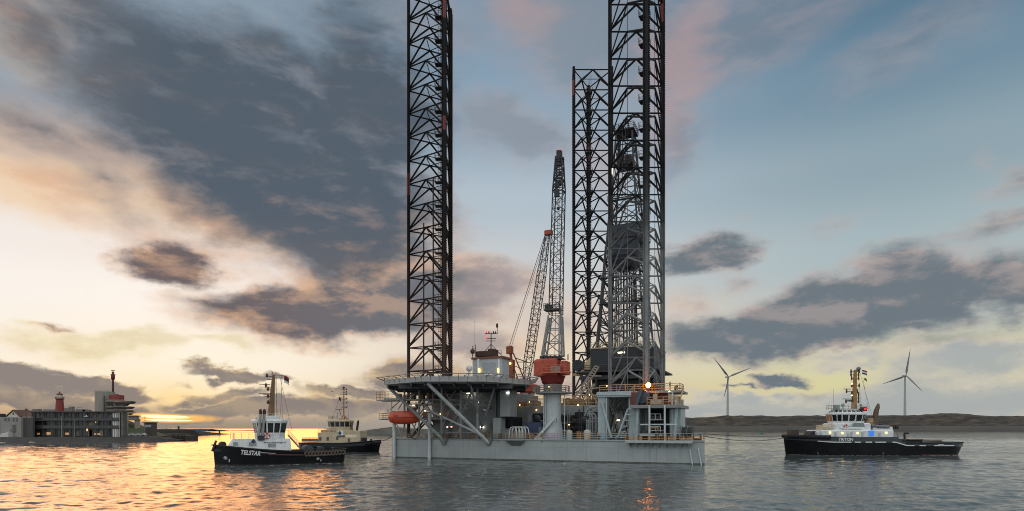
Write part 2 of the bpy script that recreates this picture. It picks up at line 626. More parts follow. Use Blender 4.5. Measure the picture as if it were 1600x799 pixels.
# ================================================================== WATER
def build_water():
    rng = np.random.default_rng(5)
    r = np.concatenate([[1.0, 8.0, 20.0], np.geomspace(34, 520, 640), np.geomspace(545, 45000, 45)])
    a = np.concatenate([np.linspace(-50, 50, 900), np.linspace(50, 310, 60)[1:-1]])
    a = np.radians(a)
    R, A = np.meshgrid(r, a, indexing='ij')
    X, Y = R * np.sin(A), R * np.cos(A)
    Z = np.zeros_like(X)
    space = np.gradient(r)[:, None]
    front = np.clip((50.5 - np.abs(np.degrees(A + 0.0))) / 2.0, 0, 1)
    front[np.abs(A) > 1] = 0
    # patches of calmer and livelier water
    patch = 0.75 + 0.35 * np.sin(X * 0.045 + 0.8 * np.sin(Y * 0.031)) * np.sin(Y * 0.06 + 0.9 * np.sin(X * 0.027 + 2)) + 0.25 * np.sin(X * .011 + Y * .017)
    for i in range(110):
        lam = 0.7 * (8.0 / 0.7) ** (rng.random() ** 1.2)
        th = rng.normal(-0.35, 0.75) + math.pi / 2
        k = 2 * math.pi / lam
        amp = 0.0030 * lam ** 0.70
        ph = rng.random() * 6.283
        fade = np.clip((lam / space - 2.2) / 2.0, 0, 1)
        arg = k * (X * math.cos(th) + Y * math.sin(th)) + ph + 0.6 * np.sin(X * 0.11 / lam ** .5 + ph) + 0.5 * np.sin(Y * 0.09 + ph * 2)
        w = np.sin(arg)
        Z += amp * fade * (w + 0.25 * np.cos(2 * arg))
    Z *= front * np.clip((900 - R) / 400, 0, 1) * patch
    nr, na = X.shape
    me = bpy.data.meshes.new('water')
    me.vertices.add(nr * na)
    me.vertices.foreach_set('co', np.stack([X, Y, Z], -1).astype(np.float32).ravel())
    i = np.arange(nr - 1)[:, None] * na
    j = np.arange(na)[None, :]
    j2 = (j + 1) % na
    q = np.stack([i + j, i + na + j, i + na + j2, i + j2], -1).reshape(-1, 4)[:, ::-1]
    n = len(q)
    me.loops.add(n * 4)
    me.loops.foreach_set('vertex_index', q.astype(np.int32).ravel())
    me.polygons.add(n)
    me.polygons.foreach_set('loop_start', np.arange(0, n * 4, 4, dtype=np.int32))
    me.polygons.foreach_set('use_smooth', np.ones(n, bool))
    me.update(calc_edges=True)
    m = bpy.data.materials.new('harbour_water')
    m.use_nodes = True
    t = NT(m.node_tree)
    bs = m.node_tree.nodes['Principled BSDF']
    geo = t.new('ShaderNodeNewGeometry').outputs['Position']
    murk = t.noise(t.mapping(geo, scale=(0.02, 0.03, 1)), 1.0, 3, .5)
    t.put(bs.inputs['Base Color'], t.mix(t.sstep(murk, .35, .65), (0.060, 0.073, 0.075, 1), (0.080, 0.094, 0.095, 1)))
    bs.inputs['Roughness'].default_value = 0.05
    bs.inputs['IOR'].default_value = 1.333
    w1 = t.noise(t.mapping(geo, rot=(0, 0, 0.3), scale=(1.1, 2.0, 1)), 1.0, 5, 0.62, 0.5)
    w2 = t.noise(t.mapping(geo, rot=(0, 0, -0.25), scale=(0.22, 0.42, 1)), 1.0, 4, 0.6, 0.6)
    gust = t.sstep(t.noise(t.mapping(geo, rot=(0, 0, 0.15), scale=(0.012, 0.045, 1)), 1.0, 4, .6, .8), 0.32, 0.68, 0.35, 1.6)
    h = t.math('ADD', t.math('MULTIPLY', w1, 0.11), t.math('MULTIPLY', w2, 0.30))
    b = t.new('ShaderNodeBump')
    b.inputs['Distance'].default_value = 1.0
    t.put(b.inputs['Strength'], t.math('MULTIPLY', gust, 0.31))
    t.put(b.inputs['Height'], h)
    t.l.new(b.outputs[0], bs.inputs['Normal'])
    me.materials.append(m)
    ob = bpy.data.objects.new('water', me)
    COL.objects.link(ob)
    tag(ob, 'rippled grey green harbour water reflecting the golden evening sky', 'water', kind='structure')


# ================================================================== THE JACK-UP RIG
ROT = math.atan2(-0.411, 0.911)
RIG = frame(32.0, 101.0, 0.0, ROT)

GREY = lambda: mat('rig_grey', '#a3a8a8', 0.5, var=0.06, scale=0.7, streak=0.22, bump=0.06)
PALE = lambda: mat('rig_pale', '#bcc3c4', 0.5, var=0.08, scale=0.8, streak=0.3)
MID = lambda: mat('rig_mid_grey', '#777a7b', 0.55, var=0.12, scale=0.8, streak=0.3, rust=0.05)
DARK = lambda: mat('rig_dark', '#3b3d40', 0.6, var=0.2, scale=1.0, rust=0.08)
BLACK = lambda: mat('rig_black', '#1c2026', 0.55, var=0.2, scale=0.8)
TAN = lambda: mat('rail_tan', '#b08d66', 0.55, var=0.15, scale=1.2, rust=0.1)
ORANGE = lambda: mat('crane_red', '#a8432a', 0.5, var=0.18, scale=0.9, streak=0.6, rust=0.14, bump=.1)
WHITE = lambda: mat('white_paint', '#dfe2e0', 0.45, var=0.05, scale=1.0, streak=0.12)


def X(px, d):
    return solve(RIG, px, HOR, d)[0]


def Zr(px, py, d):
    return solve(RIG, px, py, d)[1]


def pt(px, py, d):
    x, z = solve(RIG, px, py, d)
    return Vector((x, d, z))


def px_box(mb, px0, px1, py0, py1, d0, d1, c=0.04):
    """a box whose front (at depth d0) covers the pixel rectangle"""
    pm = (px0 + px1) / 2
    return mb.cbox(X(px0, d0), X(px1, d0), d0, d1, Zr(pm, py1, d0), Zr(pm, py0, d0), c)


def build_leg(rig, cx, cy, base_ang, z_top, paint, bay=5.22, r=6.1, z0=3.0, ladder_side=1, red=(), half=()):
    """three-chord lattice leg, world position"""
    MBm = MB()
    fr = frame(cx, cy, 0, math.radians(base_ang))
    ch = [Vector((r * math.cos(a), r * math.sin(a), 0)) for a in (0, 2 * math.pi / 3, 4 * math.pi / 3)]
    leg = MB(fr)
    n = int((z_top - z0) // bay)
    zt = [z_top - bay * i for i in range(n + 1)]
    # bracing: a horizontal on each face at each node, a K in each bay and the inner triangle
    def up(p, z): return Vector((p.x, p.y, z))
    for i, z in enumerate(zt):
        mids = []
        for a in range(3):
            A, B = ch[a], ch[(a + 1) % 3]
            M = (A + B) / 2
            zb = z - bay
            if a in half:           # faces without horizontals: a low V and one long brace in each bay
                zm = zb + bay * .45
                mids.append(up(M, zm))
                if zb > z0 - 2:
                    leg.tube(up(A, zb), up(M, zm), 0.19, n=6, caps=False)
                    leg.tube(up(B, zb), up(M, zm), 0.19, n=6, caps=False)
                    far_ = A if a == half[0] else B
                    leg.tube(up(far_, zb - bay), up(M, zm), 0.14, n=6, caps=False)
                    leg.tube(up(M, zm), up(M, zb + bay * 1.45), 0.05, n=5, caps=False)
                continue
            leg.tube(up(A, z), up(B, z), 0.15, n=6, caps=False)
            mids.append(up(M, z))
            if zb > z0 - 2:
                leg.tube(up(A, zb + 0.25), up(M, z), 0.2, n=6, caps=False)
                leg.tube(up(B, zb + 0.25), up(M, z), 0.2, n=6, caps=False)
        for a in range(3):
            leg.tube(mids[a], mids[(a + 1) % 3], 0.09, n=5, caps=False)
    root = leg.build('leg', paint, rig)
    for p in ch:
        c = MB(fr)
        c.tube((p.x, p.y, z0 - 4), (p.x, p.y, z_top + 0.7), 0.36, n=10)
        t = Vector((-p.y, p.x, 0)).normalized()
        rad = p.normalized()
        k = z0
        for s in (-1, 1):
            b = up(p + t * (s * 0.44), z0)
            c.bar(b, up(b, z_top), 0.16, 0.16)
            k = 12.0
            while k < z_top - 1:
                q = p + t * (s * 0.57)
                c.bar(up(q, k), up(q, k + 0.19), 0.2, 0.16)
                k += 0.4
        c.build('chord', paint, root)
    # ladder with cages and small landings in every bay
    l = MB(fr)
    lx, ly = (-1.2 * ladder_side, 0.8)
    for dx in (-0.25, 0.25):
        l.tube((lx + dx, ly, 16), (lx + dx, ly, z_top - 2), 0.045, n=4, caps=False)
    z = 16.0
    while z < z_top - 2:
        l.tube((lx - .25, ly, z), (lx + .25, ly, z), 0.03, n=4, caps=False)
        z += 0.6
    for z in zt:
        if z < 17 or z > z_top - 2.1: continue
        l.box(lx - 0.9, lx + 0.9, ly - 0.8, ly + 0.8, z - 0.1, z)
        l.rail([(lx - .9, ly - .8, z), (lx + .9, ly - .8, z), (lx + .9, ly + .8, z), (lx - .9, ly + .8, z), (lx - .9, ly - .8, z)], 1.1, 0.035, 0.9, 1, n=4)
        for q in range(4 if z < z_top - 4 else 0):
            l.torus((lx, ly - 0.35, z + 2.0 + q * 0.8), 0.38, 0.03, 'z', 8, 4)
    l.build('access_ladder', mat('ladder_dark', '#2a2524', .6, rust=.15), root)
    for ci, za, zb in red:
        m = MB(fr)
        p = ch[ci]
        m.tube(up(p, za), up(p, zb), 0.40, n=10, caps=False)
        m.build('red_band', mat('leg_red', '#6e1f1a', .6, var=.2, rust=.2), root)
    return root


def lattice(mb, path, halves, r, step, r2=None, depth=None):
    """four-chord lattice boom along a list of centre points with half widths; depth = half depth across"""
    r2 = r2 or r * 0.55
    e1 = Vector((1, 0, 0))
    tot = [0.0]
    for a, b in zip(path, path[1:]):
        tot.append(tot[-1] + (b - a).length)
    n = max(2, int(tot[-1] / step))
    nodes = []
    for i in range(n + 1):
        s = tot[-1] * i / n
        k = max(q for q in range(len(tot)) if tot[q] <= s + 1e-6)
        k = min(k, len(path) - 2)
        f = (s - tot[k]) / (tot[k + 1] - tot[k])
        c = path[k].lerp(path[k + 1], f)
        h = halves[k] * (1 - f) + halves[k + 1] * f
        hd = h if depth is None else depth * h / max(halves)
        d = (path[k + 1] - path[k]).normalized()
        u = (e1 - d * e1.dot(d)).normalized()
        w = d.cross(u)
        nodes.append([c + u * (sx * h) + w * (sy * hd) for sx, sy in ((-1, -1), (1, -1), (1, 1), (-1, 1))])
    for i in range(n):
        for q in range(4):
            mb.tube(nodes[i][q], nodes[i + 1][q], r, n=6, caps=False)
            q2 = (q + 1) % 4
            if i % 2 == 0:
                mb.tube(nodes[i][q], nodes[i + 1][q2], r2, n=5, caps=False)
            else:
                mb.tube(nodes[i][q2], nodes[i + 1][q], r2, n=5, caps=False)
            mb.tube(nodes[i][q], nodes[i][q2], r2, n=5, caps=False)
    return nodes


def build_rig():
    rig = thing('jackup_rig', 'grey three legged jack-up drilling rig with tall lattice legs and helideck afloat in the harbour', 'drilling rig', (32, 101, 0), ROT)
    DZ = 4.0
    outline = [(-62.6, 0), (0, 0), (-3.2, 17), (-24, 66), (-46, 66), (-65.5, 14)]
    h = MB(RIG)
    # hull with a slightly rounded bilge and gunwale
    h.loft([[(x, y, -3) for x, y in outline], [(x, y, DZ - 0.12) for x, y in outline], [(x * 0.998 - 0.06, y * 0.998 + 0.1, DZ) for x, y in outline]])
    hull = h.build('hull', mat('hull_grey', '#979e9e', 0.42, var=0.08, scale=0.3, streak=0.38, bump=0.25, dirt='#6a655a', rust=0.05, rustcol='#6d5a48'), rig)
    # weld seams / plate lines standing a little proud
    s = MB(RIG)
    for k in range(1, 13):
        x = -62.6 + k * 4.8
        s.box(x - .03, x + .03, -0.012, 0.0, -1, 3.8)
    s.box(-62.6, 0, -0.015, 0.0, 2.55, 2.62)
    s.build('plate_seam', mat('seam', '#8d9393', .5), hull)
    g = MB(RIG)
    g.box(-62.55, -0.02, -0.10, 0.0, DZ - 0.28, DZ - 0.10)
    g.build('gunwale', MID(), hull)
    g = MB(RIG)
    g.box(-62.6, 0, -0.02, 0, -.4, 0.22)
    g.build('waterline_band', mat('boot_top', '#54584f', .6, var=.35, scale=1.5, streak=.6), hull)
    m = MB(RIG)
    m.prism([(x * .985 - .3, y * .985 + .35) for x, y in outline], DZ + 0.004, DZ + 0.03)
    m.build('deck', mat('deck_paint', '#5f6462', .7, var=.2, rust=.15), hull)
    for px in (616, 671):
        m = MB(RIG)
        x = X(px, -0.4)
        m.tube((x, -0.4, -1.5), (x, -0.4, 8.2 if px < 650 else 9.2), 0.36, n=12)
        for z in (0.8, 2.2, 3.6):
            m.box(x - .12, x + .12, -0.4, 0.0, z, z + .2)
        m.build('fender_post', PALE(), hull)
    # shelf bracket, side platform, ladder rails, strut pads
    m = MB(RIG)
    x0, x1 = X(793, 0), X(820, 0)
    m.hexa([(x0 + .9, -0.1, 2.75), (x1 - .9, -0.1, 2.75), (x1 - .9, 0, 2.75), (x0 + .9, 0, 2.75)], [(x0, -1.3, 3.75), (x1, -1.3, 3.75), (x1, 0, 3.75), (x0, 0, 3.75)])
    m.box(x0 - .1, x1 + .1, -1.4, 0, 3.76, 3.86)
    m.build('shelf_bracket', MID(), hull)
    m = MB(RIG)
    x0, x1 = X(977, -1.4), X(1081, -1.4)
    m.cbox(x0, x1, -1.5, -0.11, 3.55, 3.95, .05)
    for k in range(9):
        x = x0 + .6 + (x1 - x0 - 1.2) * k / 8
        m.hexa([(x - .06, -0.25, 2.75), (x + .06, -0.25, 2.75), (x + .06, 0, 2.75), (x - .06, 0, 2.75)], [(x - .06, -1.4, 3.54), (x + .06, -1.4, 3.54), (x + .06, 0, 3.54), (x - .06, 0, 3.54)])
    m.build('side_platform', GREY(), hull)
    for a, b in (((1078, 703), (1082, 727)), ((1091, 701), (1096, 727))):
        m = MB(RIG)
        pa, pb = pt(*a, -0.25), pt(*b, -0.25)
        pb.z = max(pb.z, -0.6)
        m.tube(pa, pb, 0.11, n=7)
        m.tube(pa, (pa.x, 0, pa.z), 0.08, n=6)
        m.tube(pa.lerp(pb, .8), (pa.lerp(pb, .8).x, 0, pa.lerp(pb, .8).z), 0.08, n=6)
        m.build('fender_pipe', PALE(), hull)
    for px, py in ((693, 688), (763, 692)):
        m = MB(RIG)
        x = X(px, -0.3)
        m.hexa([(x - .35, -0.3, 2.7), (x + .35, -0.3, 2.7), (x + .35, 0, 2.7), (x - .35, 0, 2.7)], [(x - .9, -0.8, 4.2), (x + .9, -0.8, 4.2), (x + .9, 0.4, 4.2), (x - .9, 0.4, 4.2)])
        m.build('strut_foot', MID(), hull)
    # guard rails of the main deck
    m = MB(RIG)
    m.rail([(-62.3, 0.2, DZ), (X(790, .2), 0.2, DZ)], 1.1, 0.04, 1.6)
    m.build('guard_rail', mat('rail_dull', '#8d7e6c', .6, var=.15, rust=.1), rig)
    m = MB(RIG)
    m.rail([(X(790, .2), 0.2, DZ), (X(977, .2), 0.2, DZ)], 1.15, 0.05, 1.6)
    m.build('guard_rail', TAN(), rig)
    m = MB(RIG)
    m.rail([(X(977, -1.4), -1.4, 3.95), (X(1081, -1.4), -1.4, 3.95)], 1.2, 0.05, 1.4)
    m.rail([(X(1082, .2), .2, DZ), (-0.1, 0.2, DZ), (-0.5, 3, DZ)], 1.2, 0.05, 1.4)
    m.build('guard_rail', TAN(), rig)

    # ------------------------------------------------------------ legs
    def leg_paint(name, base, silhouette, z0, z1):  # lit foot and dark silhouette above are painted into the colour by height
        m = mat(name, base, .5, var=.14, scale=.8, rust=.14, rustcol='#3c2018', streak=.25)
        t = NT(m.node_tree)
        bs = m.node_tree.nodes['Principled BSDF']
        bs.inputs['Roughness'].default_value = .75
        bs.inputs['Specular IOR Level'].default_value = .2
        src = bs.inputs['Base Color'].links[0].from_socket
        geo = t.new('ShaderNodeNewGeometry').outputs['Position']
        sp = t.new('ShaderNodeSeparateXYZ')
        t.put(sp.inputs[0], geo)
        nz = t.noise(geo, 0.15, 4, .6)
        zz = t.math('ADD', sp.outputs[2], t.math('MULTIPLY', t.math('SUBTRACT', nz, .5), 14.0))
        t.put(bs.inputs['Base Color'], t.mix(t.sstep(zz, z0, z1), src, hx(silhouette)))
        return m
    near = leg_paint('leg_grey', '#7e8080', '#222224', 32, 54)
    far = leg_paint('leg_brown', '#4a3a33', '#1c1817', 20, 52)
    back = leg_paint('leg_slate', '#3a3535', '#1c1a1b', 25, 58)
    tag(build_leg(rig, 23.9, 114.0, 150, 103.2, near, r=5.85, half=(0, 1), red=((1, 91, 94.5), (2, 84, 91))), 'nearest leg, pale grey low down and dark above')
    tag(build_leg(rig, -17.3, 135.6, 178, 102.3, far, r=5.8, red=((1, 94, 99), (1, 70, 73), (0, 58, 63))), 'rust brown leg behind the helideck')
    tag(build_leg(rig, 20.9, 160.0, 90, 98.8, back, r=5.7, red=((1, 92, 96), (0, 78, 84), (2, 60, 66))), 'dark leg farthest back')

    # caisson pipes inside the left leg
    m = MB()
    for px in (662, 677):
        p = at(px, 600, 136)
        m.tube((p.x, 136, 10), (p.x, 136, 52 if px < 670 else 62), 0.17, n=7)
    m.build('caisson_pipe', mat('pipe_rust', '#3a2a26', .6, var=.2, rust=.2), rig)

    # ------------------------------------------------------------ helideck
    hc, R, zt, zb = Vector((-10.4, 121.2, 0)), 15.0, 15.25, 14.2
    octv = [hc + Vector((R * math.cos(math.radians(a)), R * math.sin(math.radians(a)), 0)) for a in range(-112, 248, 45)]
    m = MB()
    o2 = [(p.x, p.y) for p in octv]
    m.loft([[(hc.x + (x - hc.x) * .965, hc.y + (y - hc.y) * .965, zb) for x, y in o2], [(x, y, zb + .12) for x, y in o2], [(x, y, zt) for x, y in o2]])
    heli = m.build('helideck', mat('heli_grey', '#9c9d9c', .5, var=.08, scale=.6, streak=.3), rig)
    m = MB()
    for k in range(-5, 6):            # girders under the deck
        x = hc.x + k * 2.6
        half = min(13.0, (R * 1.30 - abs(k * 2.6)) if abs(k * 2.6) > 5.5 else 13.0)
        m.box(x - .12, x + .12, hc.y - half, hc.y + half, zb - .55, zb + .005)
    for k in (-9, -3, 3, 9):
        half = min(13.0, R * 1.30 - abs(k) if abs(k) > 5.5 else 13.0)
        m.box(hc.x - half, hc.x + half, hc.y + k - .15, hc.y + k + .15, zb - .8, zb - .005)
    m.build('girder', mat('girder_dark', '#3f4143', .6, var=.1), heli)
    m = MB()
    for a, b in zip(octv, octv[1:] + octv[:1]):
        na, nb = (a - hc).normalized(), (b - hc).normalized()
        A0, B0 = a + Vector((0, 0, zt - .1)), b + Vector((0, 0, zt - .1))
        A1, B1 = A0 + na * 1.6 + Vector((0, 0, .45)), B0 + nb * 1.6 + Vector((0, 0, .45))
        m.tube(A1, B1, 0.06, n=5)
        m.tube(A0.lerp(A1, .5), B0.lerp(B1, .5), 0.025, n=4)
        for q in range(7):
            m.tube(A0.lerp(B0, q / 7), A1.lerp(B1, q / 7), 0.05, n=5)
            m.tube(A0.lerp(B0, q / 7) - Vector((0, 0, .7)), A0.lerp(B0, q / 7) + Vector((0, 0, .1)), 0.05, n=5)
    m.build('safety_net', mat('net_grey', '#6d6a66', .6, var=.1, rust=.1), heli)
    m = MB()                      # deck edge lights and low lamps on the deck
    for k, (a, b) in enumerate(zip(octv, octv[1:] + octv[:1])):
        for q in range(3):
            p = a.lerp(b, q / 3)
            m.lathe([(0.09, 0), (0.09, .14), (.05, .2)], p.x, p.y, zt, 8)
    m.each('edge_light', BLACK(), heli)

    # struts that carry the helideck: from its rim down to the hull side
    def strut(a, b, r=0.26, m_=None):
        q = MB()
        q.tube(a, b, r, n=10)
        q.build('support_strut', m_ or mat('strut_grey', '#9a9e9e', .5, var=.08, streak=.25), heli)
    rim = lambda px, dY: Vector(((px - 800) / F * dY, dY, zb))
    wp = lambda px, py, d: RIG @ pt(px, py, d)
    strut(rim(667, 108.6), wp(763, 692, -0.3), 0.33, PALE())
    strut(rim(606, 118.0), wp(693, 688, -0.3), 0.33)
    strut(rim(735, 110.0) + Vector((0, 0, -.3)), wp(753, 668, 4.5), 0.2)
    strut(rim(774, 113.0), wp(752, 672, 4.0), 0.17)
    strut(rim(746, 117.0), wp(746, 686, 1.0), 0.22)
    strut(rim(720, 119.0), wp(720, 684, 1.0), 0.22)
    strut(rim(741, 117.0), wp(716, 660, 1.5), 0.2)
    strut(wp(667, 640, -.2), wp(757, 682, 0.3), 0.22, PALE())
    strut(rim(690, 116.0), wp(690, 686, 0.6), 0.2)
    strut(rim(655, 120), wp(655, 686, 1.0), 0.2)
    strut(rim(632, 121), wp(632, 668, 1.0), 0.2)
    for a, b, r in (((668, 604), (668, 622), .2), ((676, 604), (676, 640), .16), ((694, 622), (672, 600), .14), ((640, 622), (668, 600), .13),
                    ((690, 655), (668, 622), .14), ((690, 640), (716, 605), .14), ((716, 650), (694, 610), .14), ((700, 668), (724, 636), .13), ((704, 640), (690, 668), .13),
                    ((650, 655), (672, 625), .13), ((660, 625), (682, 655), .13), ((728, 650), (712, 684), .14), ((640, 612), (622, 640), .12)):
        strut(wp(*a, 2.2), wp(*b, 2.2), r)
    # horizontals of the truss
    for a, b, r in (((600, 624), (760, 626), .14), ((596, 655), (700, 655), .16), ((640, 632), (760, 634), .12), ((620, 606), (700, 604), .14), ((676, 616), (735, 616), .1), ((668, 676), (742, 676), .12)):
        strut(wp(*a, 2.0), wp(*b, 2.0), r)
    for a, b, r in (((600, 622), (690, 626), .14), ((640, 655), (700, 655), .14), ((610, 640), (655, 600), .12), ((655, 655), (690, 600), .12)):
        strut(wp(*a, 7.0), wp(*b, 7.0), r)

    # walkways on the left
    m = MB(RIG)
    z1 = Zr(600, 625, 3)
    m.cbox(X(588, 3), X(700, 3), 3, 6.5, z1 - .25, z1, .04)
    z2 = Zr(600, 655, 3)
    m.cbox(X(592, 2), X(600, 2), 2, 7, z2 - .2, z2, .04)
    m.cbox(X(600, 4), X(700, 4), 4, 9, z2 - .2, z2, .04)
    z3 = Zr(680, 632, 2)
    m.cbox(X(648, 1.5), X(690, 1.5), 1.5, 4, z3 - .15, z3, .04)
    wk = m.build('walkway', MID(), rig)
    m = MB(RIG)
    m.rail([(X(588, 3), 6.4, z1), (X(588, 3), 3.1, z1), (X(612, 3), 3.1, z1)], 1.8, .045, 1.0)
    m.rail([(X(612, 3), 3.1, z1), (X(700, 3), 3.1, z1)], 1.1, .04, 1.5)
    m.rail([(X(592, 2), 6.4, z2), (X(592, 2), 2.1, z2), (X(606, 2), 2.1, z2)], 1.2, .045, 1.0)
    m.rail([(X(650, 4), 4.1, z2), (X(700, 4), 4.1, z2)], 1.1, .04, 1.3)
    m.build('walkway_rail', TAN(), wk)
    # lattice tower and boxes on the walkway, left end
    m = MB(RIG)
    for k, (px, w, hh) in enumerate(((620, 1.0, 1.4), (630, 1.3, 1.0), (643, .8, 1.9), (655, 1.2, 1.2), (672, 1.5, 1.0), (684, .9, 1.7))):
        m.cbox(X(px, 5), X(px, 5) + w, 4.6, 5.6, z1, z1 + hh)
    for k, (px, w, hh) in enumerate(((612, 1.2, 1.8), (640, 1.0, 2.2), (662, 1.4, 1.5), (680, 1.6, 2.4))):
        m.cbox(X(px, 7), X(px, 7) + w, 6.5, 8, z2, z2 + hh)
    m.each('locker', mat('locker_brown', '#584034', .6, var=.3, rust=.1), wk)
    m = MB(RIG)
    for a, b in (((617, 655), (630, 690)), ((634, 660), (622, 690)), ((640, 655), (660, 690)), ((652, 655), (640, 690)), ((605, 640), (625, 672)), ((612, 628), (612, 655)), ((650, 628), (650, 655))):
        m.tube(pt(*a, 3), pt(*b, 3), .11, n=6)
    m.build('davit_frame', GREY(), wk)
    # drooping hoses under the lifeboat
    m = MB(RIG)
    a, b = pt(638, 668, -.3), pt(658, 665, -.3)
    pts = [a.lerp(b, k / 8) - Vector((0, 0, 2.6 * (1 - (k / 4 - 1) ** 2))) for k in range(9)]
    m.path(pts, .06)
    m.build('hose', BLACK(), wk)

    # ------------------------------------------------------------ accommodation block under and behind the helideck
    m = MB(RIG)
    m.cbox(X(676, 6), X(783, 6), 6.0, 26, DZ + .03, 13.6, .08)
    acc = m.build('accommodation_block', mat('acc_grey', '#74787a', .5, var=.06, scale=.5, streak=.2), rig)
    m = MB(RIG)
    m.cbox(X(781, 3.6), X(797, 3.6), 3.6, 7, Zr(790, 651, 3.6), 14.1, .06)
    m.build('stair_block', GREY(), acc)
    m = MB(RIG)
    m.box(X(680, 5.9), X(781, 5.9), 5.9, 6.0, 9.05, 9.2)
    m.box(X(774, 5.8), X(776, 5.8), 5.5, 6.0, DZ + .05, 13.6)
    m.build('pipe_run', MID(), acc)
    for px, py, w, hh in ((700, 676, 1.0, 2.0), (738, 676, 1.0, 2.0), (770, 676, 1.0, 2.0), (712, 632, .8, .8), (726, 632, .8, .8), (762, 640, .8, .8)):
        m = MB(RIG)
        x = X(px, 5.95)
        z = DZ + .1 if py > 660 else 10.0
        m.cbox(x, x + w, 5.9, 6.0, z, z + hh, .03)
        m.build('door' if py > 660 else 'window', mat('door_dark', '#54585a', .5, var=.1) if py > 660 else glassy('rig_glass'), acc)
    m = MB(RIG)
    px_box(m, 770, 782, 653, 690, 3.6, 5.9)
    m.build('stair_tower', GREY(), acc)
    m = MB(RIG)
    px_box(m, 782, 800, 652, 667, 7.0, 12)
    m.build('dark_box', BLACK(), acc)  # plain black box below the stair block
    # bridge house behind and above the helideck
    m = MB(RIG)
    D = 20.0
    px_box(m, 738, 784, 560, 606, D, D + 4.2, .1)
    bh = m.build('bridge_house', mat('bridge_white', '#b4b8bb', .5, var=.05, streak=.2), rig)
    m = MB(RIG)
    px_box(m, 752, 774, 567, 584, D - .08, D)
    m.build('front_panel', mat('bridge_panel', '#9ba3a9', .4), bh)
    m = MB(RIG)
    px_box(m, 736, 786, 557.5, 560.5, D - .3, D + 4.4, .04)
    m.build('roof_edge', mat('roof_red', '#7c4a3c', .6, rust=.2), bh)
    for px in (747, 779):
        m = MB(RIG)
        px_box(m, px - 1.5, px + 1.5, 561, 606, D - .35, D)
        m.build('duct', WHITE(), bh)
    m = MB(RIG)
    px_box(m, 757, 770, 583, 587, D - .25, D - .1, .02)
    m.build('name_board', WHITE(), bh)
    for px in (748.5, 778):
        m = MB(RIG)
        px_box(m, px - 1, px + 1, 576, 582, D - .6, D - .36, .03)
        m.build('lamp', glow('lamp_yellow', '#ffcf6a', 4.0), bh)
    m = MB(RIG)
    px_box(m, 743, 770, 548.5, 557, D + 1, D + 4)
    px_box(m, 762, 770, 545, 549, D + 1, D + 4)
    m.each('roof_unit', mat('roof_brown', '#4a322c', .6, var=.25, rust=.2), bh)
    m = MB(RIG)
    a, b = pt(738.5, 559, D + .5), pt(743, 559, D + .5)
    top = Zr(740, 541, D + .5)
    m.tube(a, (a.x, a.y, top), .07); m.tube(b, (b.x, b.y, top + .3), .07)
    for k in range(5):
        z = a.z + (top - a.z) * (k + 1) / 5
        m.tube((a.x, a.y, z), (b.x, b.y, z), .05)
    m.lathe([(.1, 0), (.55, .12), (.62, .3), (.1, .35)], a.x + .1, a.y - .5, Zr(740, 549, D), 12, 'y')
    m.rail([(X(738, D), D, Zr(740, 557.5, D)), (X(784, D), D, Zr(740, 557.5, D))], 1.0, .035, 1.4)
    m.tube(pt(742, 541, D + .5), pt(742, 500, D + .5), .035)
    m.build('roof_rail', mat('rail_dark', '#4d4038', .6), bh)
    mast = MB(RIG)
    dm = D + 3
    mast.tube(pt(767, 557, dm), pt(767.5, 520, dm), .16, .1, n=8)
    mast.tube(pt(767, 538, dm), pt(751, 557, dm), .07); mast.tube(pt(767, 538, dm), pt(786, 558, dm), .07)
    mast.tube(pt(767, 545, dm), pt(767, 557, dm + 3), .07)
    for py, a, b in ((521.5, 758, 777), (529, 759, 775), (533, 759, 774)):
        mast.tube(pt(a, py, dm), pt(b, py, dm), .08)
    mast.tube(pt(777, 521.5, dm), pt(777, 505, dm), .07)
    mast.cbox(X(775.5, dm), X(778, dm), dm - .2, dm + .2, Zr(777, 512, dm), Zr(777, 506, dm))
    for px in (760, 764, 771, 774):
        mast.lathe([(.12, 0), (.16, .2), (.12, .45)], X(px, dm), dm, Zr(px, 521, dm), 8)
    mo = mast.build('radio_mast', mat('mast_dark', '#33231f', .6, rust=.1), bh)
    m = MB(RIG)
    for px, py in ((760, 519), (760, 528)):
        m.sphere(pt(px, py, dm - .2), .2, 8, 5)
    m.build('red_light', glow('lamp_red', '#ff3030', 3.0), mo)
    m = MB(RIG)
    c = pt(733, 576, D)
    m.sphere(c, .75, 14, 8)
    m.lathe([(.35, -1.6), (.3, -.6)], c.x, c.y, c.z, 10)
    m.tube(c + Vector((-1.2, 0, -1.8)), c + Vector((.6, 0, -.2)), .09)
    m.build('satellite_dome', WHITE(), bh)

    # ------------------------------------------------------------ deckhouse across the middle
    m = MB(RIG)
    zt_ = Zr(870, 634, 13)
    m.cbox(X(800, 13), X(938, 13), 13, 44, DZ + .03, zt_, .08)
    dh = m.build('deckhouse', mat('deckhouse_grey', '#8f9494', .5, var=.07, scale=.6, streak=.3), rig)
    m = MB(RIG)
    m.rail([(X(800, 13), 13.1, zt_), (X(936, 13), 13.1, zt_)], 1.5, .05, 1.3)
    m.rail([(X(800, 16), 19, zt_), (X(936, 16), 19, zt_)], 2.4, .05, 1.6)
    m.build('roof_rail', TAN(), dh)
    # shade of the openings behind the deck machinery, put in as black boxes
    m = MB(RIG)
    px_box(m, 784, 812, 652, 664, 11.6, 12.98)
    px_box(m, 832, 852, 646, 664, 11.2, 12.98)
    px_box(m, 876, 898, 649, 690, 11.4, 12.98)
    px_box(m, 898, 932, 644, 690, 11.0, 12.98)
    m.each('recess_shade', BLACK(), dh)
    m = MB(RIG)
